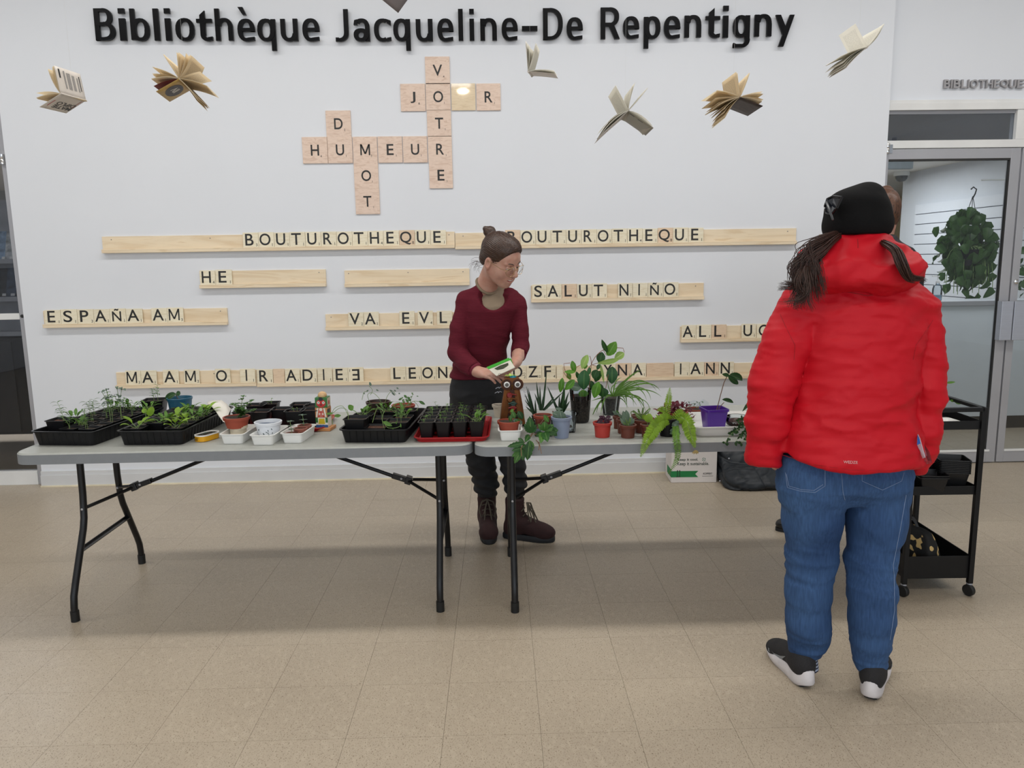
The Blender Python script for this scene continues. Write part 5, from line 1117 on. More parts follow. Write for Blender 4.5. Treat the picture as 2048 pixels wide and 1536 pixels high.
# dark red coleus
cyy = -1.78; c0 = Y(1352, 838, cyy)
t = thing('red_leaf_plant', 'bushy dark red leaved plant behind the fern', 'potted plant', (c0.x, cyy, TT))
obj('pot', G().lathe(pot_lathe(.05, .04, .05), 24, close=False), m_terra, t); obj('soil', soil_disc(.045, .043), m_soil, t)
g = G(); R = random.Random(8); m_cr = leafmat('crimson_leaf', srgb(94, 24, 40), srgb(130, 50, 66))
for k in range(150):
    a = R.uniform(0, PI); r_ = R.uniform(.02, 1)**.5; px_ = 1350+38*r_*math.cos(a); py_ = 836-34*r_*math.sin(a)
    if px_ > 1382: py_ = max(py_, 822)
    b_ = Y(px_, py_, cyy+R.uniform(-.05, .05)); leaf(g, b_, (R.uniform(-1, 1), R.uniform(-1, .2), R.uniform(-.3, .8)), (0, -.5, 1), R.uniform(.016, .028), R.uniform(.008, .014), .8, 'oval', 4, ser=.15)
s = G()
for k in range(18):
    q = Y(1330+R.uniform(0, 50), 803+R.uniform(-3, 14), cyy); s.tube([Vector((c0.x+R.uniform(-.02, .02), cyy, TT+.04)), q], .0009, 4)
obj('foliage', rel(g, t), m_cr, t, ang=0); obj('stem', rel(s, t), mat('dark_red_stem', srgb(90, 30, 40), .5), t)
# terracotta saucer pot with succulent in plastic film
c1 = Y(1390, 836, -1.7)
t = round_pot(c1.x, -1.7, TT, .042, .034, .045, m_terra, 'terracotta_pot', 'terracotta pot with a grey green succulent behind the purple pot')
g = G()
for k in range(30): a = R.uniform(0, 6.28); leaf(g, (R.uniform(-.03, .035), R.uniform(-.02, .02), .04+R.uniform(0, .03)), (math.cos(a), math.sin(a), .6), (0, 0, 1), .022, .006, .7, 'lance', 4)
obj('foliage', g, g_grey, t, ang=0)
c2 = Y(1400, 822, -1.6); t = thing('plastic_sheet', 'crumpled piece of clear plastic behind the purple pot', 'plastic wrap', (c2.x, -1.6, TT))
vs = [(-.05+.016*i, .02*math.sin(i*1.7)+.012*j, .018*j+.006*math.sin(i*2.3+j)) for j in range(4) for i in range(7)]
obj('film', G().add(vs, [(j*7+i, j*7+i+1, j*7+i+8, j*7+i+7) for j in range(3) for i in range(6)]), m_cl, t)
# long white tray, purple pot, bowl and trailing plant
a0, a1 = Z(1396, 876, TT), Z(1500, 874, TT)
t = thing('white_long_tray', 'long white plastic tray under the purple pot', 'tray', (a0.x+.17, -1.925, TT)); obj('tray_body', tub(.36, .31, .042, .9, .002, .005, .004, .03, 5), m_whp, t)
py_ = -1.93; c = Y(1427, 856, py_)
t = thing('purple_pot', 'square purple pot with two curled dark leaves', 'potted plant', (c.x, py_, TT+.004), .1)
obj('pot', tub(.094, .094, .088, .78, .0015, .004, .01, .008, 3), mat('purple_plastic', srgb(74, 32, 140), .3, var=.04), t); obj('soil', soil_sq(.08, .08, .066), m_soil, t)
lo = Vector(t.location)
def plc(g): return G().join(g, Matrix.Rotation(-.1, 4, 'Z') @ Matrix.Translation(-lo))
g = G(); q1 = [Y(1433, 822, py_), Y(1441, 790, py_), Y(1448, 765, py_), Y(1454, 753, py_)]; g.tube(q1, .0018, 7); g.tube(bez(Y(1436, 822, py_), Y(1440, 812, py_), Y(1448, 805, py_), 4), .0015, 6); obj('leaf_stalk', plc(g), m_stemb, t)
g = G(); lpx(g, (1456, 752), (1484, 762), 16, py_, bend=.9, shape='oval', tilt=-.5, cup=.5); obj('leaf', plc(g), g_dark, t, ang=0)
g = G(); lpx(g, (1458, 751), (1444, 748), 8, py_, bend=.6, shape='oval', cup=.4); lpx(g, (1456, 752), (1476, 768), 12, py_-.005, bend=.6, shape='oval', cup=.4); obj('leaf', plc(g), g_dark, t, ang=0)
g = G(); lpx(g, (1444, 799), (1466, 806), 9, py_, bend=.6, tilt=-.4, cup=.5); obj('leaf', plc(g), g_dark, t, ang=0)
c = Y(1474, 856, -1.9)
t = thing('glass_bowl', 'low glass bowl of soil in the long white tray', 'bowl', (c.x, -1.9, TT+.004))
obj('bowl', G().lathe([(.03, 0), (.045, .008), (.055, .025), (.05, .042), (.044, .045), (.047, .04), (.051, .025), (.042, .010), (.001, .004)], 28, close=False), m_cl, t); obj('soil', G().lathe([(.03, .004), (.043, .010), (.05, .024), (.03, .03), (.001, .031)], 24), m_brsoil, t)
c = Y(1505, 858, -2.0)
t = thing('trailing_plant', 'small round leaved plant trailing over the long white tray', 'potted plant', (c.x, -2.0, TT+.004))
obj('pot', G().lathe(pot_lathe(.035, .028, .04), 20, close=False), m_whp, t)
g = G(); s = G(); R = random.Random(6)
for st in ([(1500, 838), (1480, 850), (1466, 862), (1455, 878)], [(1502, 840), (1478, 858), (1462, 868), (1450, 886)], [(1504, 845), (1490, 862), (1480, 872), (1470, 885)], [(1502, 850), (1486, 866), (1492, 880), (1482, 886)], [(1500, 838), (1488, 835), (1480, 836), (1476, 842)], [(1505, 850), (1498, 870), (1494, 882), (1496, 890)]):
    q = [Y(a, b, -2.08 if b < 868 else -2.165) for a, b in st]; pts = bez(q[0], q[1], q[2], 6)+[q[3]]; s.tube(pts, .0009, 4)
    for p_ in pts:
        for k in range(3): leaf(g, p_, (R.uniform(-1, 1), -.4, R.uniform(-.9, .6)), (0, -1, .3), R.uniform(.010, .017), R.uniform(.007, .011), .4, 'round', 4)
obj('foliage', rel(g, t), g_dark, t, ang=0); obj('stem', rel(s, t), m_stem, t)
lpart('leaf', (1503, 800), (1484, 824), 7, -2.0, g_dark, t, bend=1.2, shape='lance')
# ================================================================ HANGING BOOKS
def page_mat(name, c, ink):
    m, nt, b = _new(name); n = nt.nodes; L = nt.links
    uv = n.new('ShaderNodeUVMap'); sp = n.new('ShaderNodeSeparateXYZ'); L.new(uv.outputs[0], sp.inputs[0])
    def rng_(o, a, b_):
        x = n.new('ShaderNodeMath'); x.operation = 'COMPARE'; L.new(o, x.inputs[0]); x.inputs[1].default_value = (a+b_)/2; x.inputs[2].default_value = (b_-a)/2; return x.outputs[0]
    mp = n.new('ShaderNodeMapping'); mp.inputs['Scale'].default_value = (6, 34, 1); L.new(uv.outputs[0], mp.inputs[0])
    nz = n.new('ShaderNodeTexNoise'); nz.inputs['Scale'].default_value = 3; L.new(mp.outputs[0], nz.inputs['Vector'])
    m1 = n.new('ShaderNodeMath'); m1.operation = 'MULTIPLY'; L.new(rng_(sp.outputs[0], .14, .86), m1.inputs[0]); L.new(rng_(sp.outputs[1], .12, .86), m1.inputs[1])
    r = n.new('ShaderNodeMapRange'); r.inputs[1].default_value = .45; r.inputs[2].default_value = .6; r.inputs[4].default_value = ink; L.new(nz.outputs[0], r.inputs[0])
    m2 = n.new('ShaderNodeMath'); m2.operation = 'MULTIPLY'; L.new(m1.outputs[0], m2.inputs[0]); L.new(r.outputs[0], m2.inputs[1])
    mx = n.new('ShaderNodeMix'); mx.data_type = 'RGBA'; L.new(m2.outputs[0], mx.inputs[0]); mx.inputs[6].default_value = (*c, 1); mx.inputs[7].default_value = (.12, .11, .1, 1)
    L.new(mx.outputs[2], b.inputs['Base Color']); b.inputs['Roughness'].default_value = .8
    tr = n.new('ShaderNodeBsdfTranslucent'); L.new(mx.outputs[2], tr.inputs[0]); m3 = n.new('ShaderNodeMixShader'); m3.inputs[0].default_value = .42
    L.new(b.outputs[0], m3.inputs[1]); L.new(tr.outputs[0], m3.inputs[2]); L.new(m3.outputs[0], n['Material Output'].inputs[0]); return m
m_pg = page_mat('printed_page', srgb(236, 220, 188), .35); m_pgw = page_mat('white_page', srgb(236, 233, 222), .3)
def sweep(S0, O, ctrl, V, thick=0, n=6, m_=5):
    g = G(); vs = []; 
    for i in range(n+1):
        u = i/n; p_ = S0*(1-u)**2+ctrl*2*u*(1-u)+O*u*u
        for j in range(m_+1): vs.append(p_+V*(j/m_))
    fs = []
    for i in range(n):
        for j in range(m_):
            a = i*(m_+1)+j; g.uv[len(fs)] = [(j/m_, i/n), ((j+1)/m_, i/n), ((j+1)/m_, (i+1)/n), (j/m_, (i+1)/n)]; fs.append((a, a+1, a+m_+2, a+m_+1))
    g.add(vs, fs); return g
def book(label, S, V, yb, covers, pages, cm, pm, L=.175, spine=3.5):
    """S spine near end, V spine run in the picture, covers/pages: (outer corner, bulge)"""
    S0 = Y(*S, yb)
    S1p = None; lo_, hi_ = 0, .3
    for _ in range(30):           # far spine end lies at length L
        md = (lo_+hi_)/2; q = Y(S[0]+V[0], S[1]+V[1], yb+md)
        if (q-S0).length < L: lo_ = md
        else: hi_ = md
    VV = q-S0
    t = thing('hanging_book', label, 'book', tuple(S0), 0, 'open books hanging from threads')
    def P_(o): return Y(*o, yb)
    for k, (o_, bl) in enumerate(pages):
        O = P_(o_); d = O-S0; pn = Vector((-d.z, 0, d.x)).normalized(); c = S0.lerp(O, .45)+pn*bl*d.length
        rr = random.Random(k+int(S[0])); tw = VV+Vector((rr.uniform(-.006, .006), 0, rr.uniform(-.006, .006)))
        pg_ = obj('page', rel(sweep(S0+pn*.0, O, c, tw), t), pm, t, ang=0)
        if k % 2 == 0:
            so = pg_.modifiers.new('s', 'SOLIDIFY'); so.thickness = rr.choice((.0008, .0018, .003)); so.offset = 0
    for k, (o_, bl) in enumerate(covers):
        O = P_(o_); d = O-S0; pn = Vector((-d.z, 0, d.x)).normalized(); c = S0.lerp(O, .45)+pn*bl*d.length
        cv = obj('cover', rel(sweep(S0, O, c, VV), t), cm[k % len(cm)], t, ang=0); so = cv.modifiers.new('s', 'SOLIDIFY'); so.thickness = .0012; so.offset = 0
    sp_ = obj('spine', rel(G().tube([S0, S0+VV], spine*.001, 8), t), cm[0], t)
    mid = S0+VV*.5; obj('thread', rel(G().tube([mid, Vector((mid.x, mid.y, HALL_Z))], .0003, 4), t), mat('nylon_thread', (.7, .7, .7), .3), t)
    return t, S0, VV, P_
def decal(t, S0, O, VV, u0, u1, v0, v1, m, name='print', off=.0012, side=1):
    """flat patch on a cover: u from spine to edge, v along the spine"""
    d = O-S0; nn = d.cross(VV).normalized(); 
    if nn.dot(CO-S0) < 0: nn = -nn
    f = lambda u, v: S0+d*u+VV*v+nn*off
    return obj(name, rel(G().add([f(u0, v0), f(u1, v0), f(u1, v1), f(u0, v1)], [(0, 1, 2, 3)]), t), m, t, smooth=False)
def cover_text(t, S0, O, VV, txt, u0, u1, v0, v1, m, flipu=1, off=.0016):
    d = O-S0; nn = d.cross(VV).normalized()
    if nn.dot(CO-S0) < 0: nn = -nn
    g = text_box(txt, 0, 1, 0, 1, -.5, .5, .01); r = G(); r.f = g.f
    r.v = [tuple(S0+d*(u0+(u1-u0)*p_[2])+VV*(v0+(v1-v0)*p_[0])+nn*(off+.0002*p_[1])) for p_ in g.v]
    obj('cover_lettering', rel(r, t), m, t, smooth=False)
m_cvw = mat('white_cover', srgb(212, 204, 194), .5, var=.02); m_cvo = mat('ochre_cover', srgb(190, 158, 92), .5, var=.15, scale=60); m_cvd = mat('dark_cover', srgb(58, 46, 42), .5, var=.4, scale=60); m_cvg = mat('grey_cover', srgb(150, 146, 130), .5, var=.05); m_cvt = mat('grey_purple_cover', srgb(128, 120, 120), .5, var=.1)
BY = -1.9
t, S0, VV, P_ = book('open hanging book with printed white cover, leftmost of the hanging books', (121, 187), (51, 14), BY, [((108, 131), 0), ((79, 214), 0)], [((96, 138), .12), ((104, 134), .08), ((106, 132), .05), ((72, 186), -.14), ((73, 196), -.1), ((74, 198), -.06)], [m_cvw, m_cvw], m_pg)
O = P_((79, 214)); cover_text(t, S0, O, VV, 'DIPLO', .42, .62, .95, .28, m_ink); cover_text(t, S0, O, VV, 'MATIE', .64, .84, .95, .28, m_ink); decal(t, S0, O, VV, .1, .7, .91, .93, m_redpot); decal(t, S0, O, VV, .4, .8, .1, .13, m_redpot)
O = P_((108, 131))
for k, (v0, v1) in enumerate([(.28, .34), (.4, .54), (.6, .7), (.78, .84)]): decal(t, S0, O, VV, .25, .9-.04*k, v0, v1, mat('small_print_grey', srgb(150, 146, 142), .6, var=.3, scale=300))
decal(t, S0, O, VV, .6, .93, .1, .16, m_ink); decal(t, S0, O, VV, .3, .86, .88, .91, m_ink)
t, S0, VV, P_ = book('open hanging book with ochre cover and dark oval, fanned pages', (358, 157), (25, 22), BY, [((312, 183), 0)], [((305, 134), -.1), ((304, 147), -.1), ((303, 158), -.15), ((306, 150), -.12), ((327, 109), 0), ((353, 104), 0), ((357, 104), .03), ((361, 107), 0), ((372, 106), -.05), ((380, 109), -.1), ((383, 111), -.08), ((400, 143), .08), ((414, 172), .1), ((418, 175), .08), ((396, 200), .06), ((394, 202), .05), ((398, 198), .04), ((395, 203), .04)], [m_cvo, m_cvo], m_pg, spine=4)
O = P_((312, 183)); d_ = O-S0; nn_ = d_.cross(VV).normalized(); nn_ = nn_ if nn_.dot(CO-S0) > 0 else -nn_
ov = [S0+d_*(.5+.36*math.cos(a))+VV*(.5+.33*math.sin(a))+nn_*.0014 for a in [2*PI*k/24 for k in range(24)]]
obj('oval_print', rel(G().add(ov, [tuple(range(24))]), t), mat('dark_oval_print', srgb(62, 60, 68), .5, var=.4, scale=80), t, smooth=False)
cover_text(t, S0, O, VV, 'VII', .3, .6, .35, .6, m_whp, off=.002)
c2_ = obj('endpaper', rel(sweep(S0, P_((307, 172)), S0.lerp(P_((307, 172)), .5)+Vector((0, 0, .01)), VV), t), mat('crimson_endpaper', srgb(120, 34, 44), .6), t, ang=0)
t, S0, VV, P_ = book('grey book hanging at the top edge above the sign', (770, -62), (55, 48), BY, [((740, -20), 0), ((800, -90), 0)], [((750, -40), .05), ((780, -100), 0)], [m_cvt], m_pg)
t, S0, VV, P_ = book('small L shaped open book hanging under the dash of the sign', (1056, 143), (9, 9), BY, [((1051, 82), 0), ((1110, 148), .03)], [((1053, 86), .02), ((1056, 91), -.02), ((1058, 93), -.05), ((1071, 86), -.03), ((1072, 87), -.05), ((1108, 141), .12), ((1109, 144), .14), ((1108, 146), .1)], [m_cvw], m_pgw)
t, S0, VV, P_ = book('open hanging book with pale grey cover below letter R of the sign', (1257, 221), (-13, 17), BY, [((1307, 256), 0), ((1199, 273), -.02)], [((1204, 262), -.22), ((1206, 258), -.25), ((1205, 265), -.15), ((1208, 262), -.1), ((1231, 171), 0), ((1271, 164), .06), ((1267, 168), .05), ((1265, 172), .04), ((1295, 176), -.03), ((1305, 252), .2), ((1304, 254), .12)], [m_cvg, m_cvw], m_pgw)
O = P_((1307, 256)); decal(t, S0, O, VV, .1, .28, .1, .17, m_ink); decal(t, S0, O, VV, .42, .62, .12, .17, m_ink)
t, S0, VV, P_ = book('open hanging book with dark brown cover and many fanned pages', (1480, 194), (-28, 21), BY, [((1526, 212), 0)], [((1434, 181), -.1), ((1430, 183), -.12), ((1431, 196), -.05), ((1436, 206), -.08), ((1438, 209), -.1), ((1445, 216), -.12), ((1447, 219), -.14), ((1448, 226), -.12), ((1451, 232), -.1), ((1450, 236), -.1), ((1472, 144), 0), ((1475, 146), 0), ((1499, 146), -.04), ((1525, 183), .08), ((1526, 188), .12), ((1527, 199), .14), ((1524, 203), .12)], [m_cvd], m_pg)
t, S0, VV, P_ = book('open hanging book with wide white pages, rightmost of the hanging books', (1735, 94), (-36, 22), BY, [((1692, 136), -.06)], [((1683, 112), -.08), ((1682, 115), -.1), ((1686, 126), -.14), ((1689, 130), -.16), ((1690, 134), -.1), ((1711, 47), 0), ((1768, 48), -.08), ((1766, 50), -.12), ((1767, 50), -.16)], [m_cvw], m_pgw)
# ================================================================ BOX UNDER THE TABLE
a, b_ = Z(1342, 966, 0), Z(1433, 965, 0); w_ = (b_-a).length
t = thing('carton', 'white cardboard box with green ribbon print under the right table', 'box', (a.x, a.y, 0), math.atan2(b_.y-a.y, b_.x-a.x))
m_ct = mat('white_cardboard', srgb(214, 208, 204), .7, var=.03)
obj('carton_body', G().box(0, w_, 0, .2, 0, .235), m_ct, t, smooth=False, bevel=.004)
obj('flap', G().box(.001, w_-.001, .001, .099, .235, .238), m_ct, t, smooth=False); obj('flap', G().box(.001, w_-.001, .101, .199, .235, .238), m_ct, t, smooth=False)
kx = lambda px: w_*(px-1342)/91.; kz = lambda py: (966-py)/61.*.196
obj('lettering', text_box('Keep it cool.', kx(1354), kx(1395), kz(921), kz(914), -.0008, .001, .014).join(text_box('Keep it sustainable.', kx(1354), kx(1417), kz(931), kz(922), -.0008, .001, .008)), mat('dark_green_print', srgb(50, 66, 56), .6), t, smooth=False)
obj('green_ribbon', G().prism([(0.0, kz(954)), (kx(1396), kz(954)), (kx(1390), kz(947.5)), (kx(1396), kz(941)), (0, kz(941))], -.0007, .001), mat('green_print', srgb(22, 120, 62), .6), t, smooth=False)
obj('green_side_print', G().box(-.0007, .001, .0, .14, kz(954), kz(938)), _M['green_print'], t, smooth=False)
obj('arrow_mark', G().box(kx(1354), kx(1355), -.0014, -.0006, kz(952), kz(940)).box(kx(1358.5), kx(1359.5), -.0014, -.0006, kz(952), kz(940)).box(kx(1352), kx(1361), -.0014, -.0006, kz(953.4), kz(952.4)).prism([(kx(1353), kz(941)), (kx(1356), kz(941)), (kx(1354.5), kz(938.5))], -.0014, -.0006).prism([(kx(1357.5), kz(941)), (kx(1360.5), kz(941)), (kx(1359), kz(938.5))], -.0014, -.0006), m_ink, t, smooth=False)
cxx, czz = kx(1406.5), kz(917); g = G()
for k in range(20):
    if k % 5 == 4: continue
    a0_ = 2*PI*k/20; a1_ = a0_+2*PI/20; g.prism([(cxx+r_*math.cos(q), czz+r_*math.sin(q)) for r_, q in ((.012, a0_), (.012, a1_), (.009, a1_), (.009, a0_))][::-1], -.0008, .0005)
g.prism([(cxx-.003, czz-.004), (cxx+.004, czz), (cxx-.003, czz+.004)], -.0008, .0005); obj('round_emblem', g, mat('emblem_green', srgb(60, 120, 96), .6), t, smooth=False)
obj('maker_lettering', text_box('KOPPERT', kx(1406), kx(1424), kz(949), kz(945), -.0008, .001, .01).join(G().box(kx(1404), kx(1426), -.0008, .001, kz(952.3), kz(951.8))), m_ink, t, smooth=False)
# ================================================================ CART
m_ck = mat('black_cart_metal', (.005, .005, .0055), .42, var=.1, spec=.3)
ct = thing('utility_cart', 'black metal utility cart on castors at the right', 'cart', (1.915, -1.8, 0), -.03)
CW, CDp = .142, .235
for x in (-CW, CW):
    for y in (-CDp, CDp):
        obj('post', G().box(x-.0105, x+.0105, y-.0105, y+.0105, .055, .83), m_ck, ct, smooth=False, bevel=.002)
        cs = obj('castor', G().lathe([(.006, .04), (.012, .045), (.012, .055), (.006, .058)], 12, (x, y, 0)), m_plate, ct)
        obj('wheel', G().lathe([(.008, -.011), (.022, -.011), (.0255, -.007), (.0255, .007), (.022, .011), (.008, .011)], 24, (x-.004, y-.006, .0255), Matrix.Rotation(.5, 4, 'Z') @ Matrix.Rotation(PI/2, 4, 'Y')), m_rub, cs)
        obj('fork', G().box(-.014, .014, -.002, .012, .024, .046, Matrix.Translation((x, y, 0)) @ Matrix.Rotation(.5, 4, 'Z')), m_ck, cs, smooth=False, bevel=.003)
def ctray(z0, z1):
    g = G(); x, y = CW-.004, CDp-.004
    g.box(-x, x, -y, y, z0, z0+.003); g.box(-x, x, -y-.004, -y, z0, z1); g.box(-x, x, y, y+.004, z0, z1); g.box(-x-.004, -x, -y, y, z0, z1); g.box(x, x+.004, -y, y, z0, z1)
    obj('tray', g, m_ck, ct, smooth=False, bevel=.0015)
ctray(.077, .178); ctray(.452, .49); ctray(.735, .772)
for x in (-CW, CW): obj('handle_rail', G().box(x-.0105, x+.0105, -CDp, CDp, .815, .83), m_ck, ct, smooth=False, bevel=.002)
for y in (-CDp, CDp): obj('handle_rail', G().box(-CW, CW, y-.0105, y+.0105, .812, .83), m_ck, ct, smooth=False, bevel=.002)
m_bk2 = mat('black_pot_plastic_ribbed', (.010, .010, .011), .35, var=.2, scale=30, stretch=(12, 12, 1), spec=.35)
for k in range(8):
    t = thing('nursery_pot', 'black square pot nested in the tall stack on the cart, '+('topmost' if k == 7 else ORD[k]+' from the bottom'), 'plant pot', (1.985, -1.95, .4555+.0075*k), -.25, 'nested pots on the middle cart tray')
    obj('pot', tub(.12, .11, .085, .74, .001, .004, .005, .008, 3), m_bk2, t)
for k, (x, y, n_) in enumerate([(1.87, -1.99, 2), (1.88, -1.86, 3), (1.83, -1.72, 9)]):
    for j in range(n_):
        t = thing('nursery_pot', 'black pot in '+['the left front stack', 'the middle stack', 'the back left stack'][k]+' on the cart, '+ORD[j]+' from the bottom', 'plant pot', (x, y, .4555+.009*j), -.12+.1*k, 'nested pots on the middle cart tray')
        obj('pot', tub(.115, .105, .075, .76, .001, .004, .005, .008, 3), m_bk2, t)
t = small_pot(1.86, -1.72, .7555, .085, .075, None, 'black pot with a pale stalked plant on the cart top', None, .1, 1)
t.location = (1.865, -1.83, .7395); yy = -1.83
g = G(); g.tube(bez(Y(1893, 806, yy), Y(1897, 790, yy), Y(1890, 765, yy), 5), .001, 5); obj('leaf_stalk', G().join(g, Matrix.Rotation(-.1, 4, 'Z') @ Matrix.Translation(-Vector(t.location))), mat('pale_stalk', srgb(190, 196, 170), .5), t)
for b__, e__, w__ in (((1890, 766), (1910, 764), 5), ((1900, 800), (1908, 803), 5), ((1908, 802), (1923, 807), 8)):
    g = G(); lpx(g, b__, e__, w__, yy, bend=.4); obj('leaf', G().join(g, Matrix.Rotation(-.1, 4, 'Z') @ Matrix.Translation(-Vector(t.location))), g_leaf, t, ang=0)
t = thing('white_tray', 'shallow white plastic tray lying on the cart top', 'tray', (1.90, -1.96, .7385), .05); obj('tray_body', tub(.17, .10, .022, .85, .0015, .004, .003, .01, 3), m_whp, t)
# tote bag
t = thing('patterned_tote', 'black cloth bag printed with cream flowers on the lowest cart tray', 'bag', (1.875, -1.865, .0805), .5)
rings = []
for z, wx, wy in ((0, .045, .13), (.02, .055, .14), (.10, .045, .135), (.17, .03, .12), (.20, .02, .11)):
    rings.append([(x-.03*z/.2+.006*math.sin(9*y), y, z+.01*math.sin(14*y)) for x, y in rrect(wx*2, wy*2, .018, 3)])
m, nt, bb = _new('printed_black_cloth'); n_ = nt.nodes; tc = n_.new('ShaderNodeTexCoord'); vo = n_.new('ShaderNodeTexNoise'); vo.inputs['Scale'].default_value = 26; vo.inputs['Detail'].default_value = 1; nt.links.new(tc.outputs['Object'], vo.inputs['Vector'])
nt.links.new(_ramp(nt, vo.outputs[0], [(.60, (.008, .008, .008)), (.62, srgb(206, 176, 116))]), bb.inputs['Base Color']); bb.inputs['Roughness'].default_value = .8
obj('bag_body', G().loft(rings), m, t, sub=1)
for sx in (-1, 1): obj('bag_strap', G().tube(bez((-.03, -.05, .19), (-.035+.01*sx, 0, .29), (-.03, .05, .19), 8), .006, 6, flat=.3), m_bkp, t)
# ================================================================ HANGING POTHOS
def pothos(cx, cy, w_, h_, yb, n, label, seed, tail=()):
    C0 = Y(cx, cy, yb); t = thing('hanging_pothos', label, 'potted plant', tuple(C0)); R = random.Random(seed)
    sc = (C0-CO).dot(CF)/FPX
    obj('pot', G().lathe([(.10, -.14), (.13, -.02), (.135, 0), (.12, 0), (.1, -.12), (.001, -.12)], 24, (0, 0, -.05), close=False), m_bkp, t)
    hk = Vector((.0, 0, h_*sc*.62)); g = G()
    for a in (0, 2.1, 4.2): g.tube([(.13*math.cos(a), .13*math.sin(a), -.05), hk], .003, 5)
    obj('hanger', g, m_rub, t)
    obj('hook', G().tube([hk+Vector(v) for v in ((0, 0, -.02), (.02, 0, .02), (.03, 0, .06), (0, 0, .08), (-.02, 0, .06))], .006, 6), m_rub, t)
    ms = []
    for k in range(6):
        g = G(); leaf(g, (0, 0, 0), (0, 0, -1), (0, -1, .3), .115, .085, .5+.15*k, 'heart', 7, cup=.15+.03*k); me_ = g.mesh('leaf'); me_.materials.append(g_poth); me_.shade_smooth(); ms.append(me_)
    pts = []
    for k in range(n):
        a = R.uniform(0, 2*PI); r_ = R.uniform(.0, 1)**.45; pts.append((cx+w_/2*r_*math.cos(a), cy+h_/2*r_*math.sin(a)*(1 if math.sin(a) < 0 else 1.0), R.uniform(-.16, .16)))
    pts += [(a, b, -.1) for a, b in tail]
    for k, (a, b, dy) in enumerate(pts):
        o = bpy.data.objects.new('leaf', ms[k % 6]); C.objects.link(o); o.parent = t; p_ = Y(a, b, yb+dy)-C0; o.location = p_
        o.rotation_euler = (R.uniform(-.5, .5), R.uniform(-.5, .5)+(a-cx)/w_*1.4, R.uniform(-.8, .8)); s_ = R.uniform(.8, 1.2); o.scale = (s_, s_, s_)
    g = G()
    for k in range(14):
        a = R.uniform(-1, 1)*w_/2.4; e = Y(cx+a, cy+h_*.5+R.uniform(0, 30), yb-.1)-C0; g.tube(bez((0, 0, -.03), (e.x*1.1, -.08, .05), e, 6), .003, 5)
    obj('vine', g, m_stem, t); return t
g_poth = leafmat('pothos_leaf', srgb(52, 84, 36), srgb(70, 100, 50))
pothos(1938, 488, 118, 150, 1.75, 210, 'large hanging pothos with heart shaped leaves behind the door glass', 2, [(1867, 455), (1873, 490), (1865, 515), (1880, 545), (1905, 545), (1885, 570), (1920, 560), (1925, 578), (1945, 570), (1940, 590), (1955, 585), (1975, 560), (1985, 575), (1898, 450), (1915, 435), (1985, 545), (1965, 540), (1930, 540)])
pothos(2098, 500, 90, 150, 1.62, 60, 'second hanging pothos half hidden by the right door frame', 5, [(2036, 540), (2034, 570), (2040, 590), (2036, 520), (2040, 500), (2034, 700), (2038, 722), (2044, 738), (2050, 690), (2052, 740), (2046, 560)])
pb = Y(1980, 360, 1.75); t = thing('plant_bracket', 'pale scrolled metal wall bracket carrying the large pothos', 'bracket', (pb.x, 1.75, pb.z))
g = G().tube([(-.08, 0, .0), (SX-pb.x, 0, 0)], .007, 8); g.tube([(SX-pb.x-.02, 0, -.35)]+[(SX-pb.x-.16+.12*math.cos(a), 0, -.16+.13*math.sin(a)) for a in [(-1.2+.3*k) for k in range(12)]], .006, 8); obj('scroll', g, m_white, t)
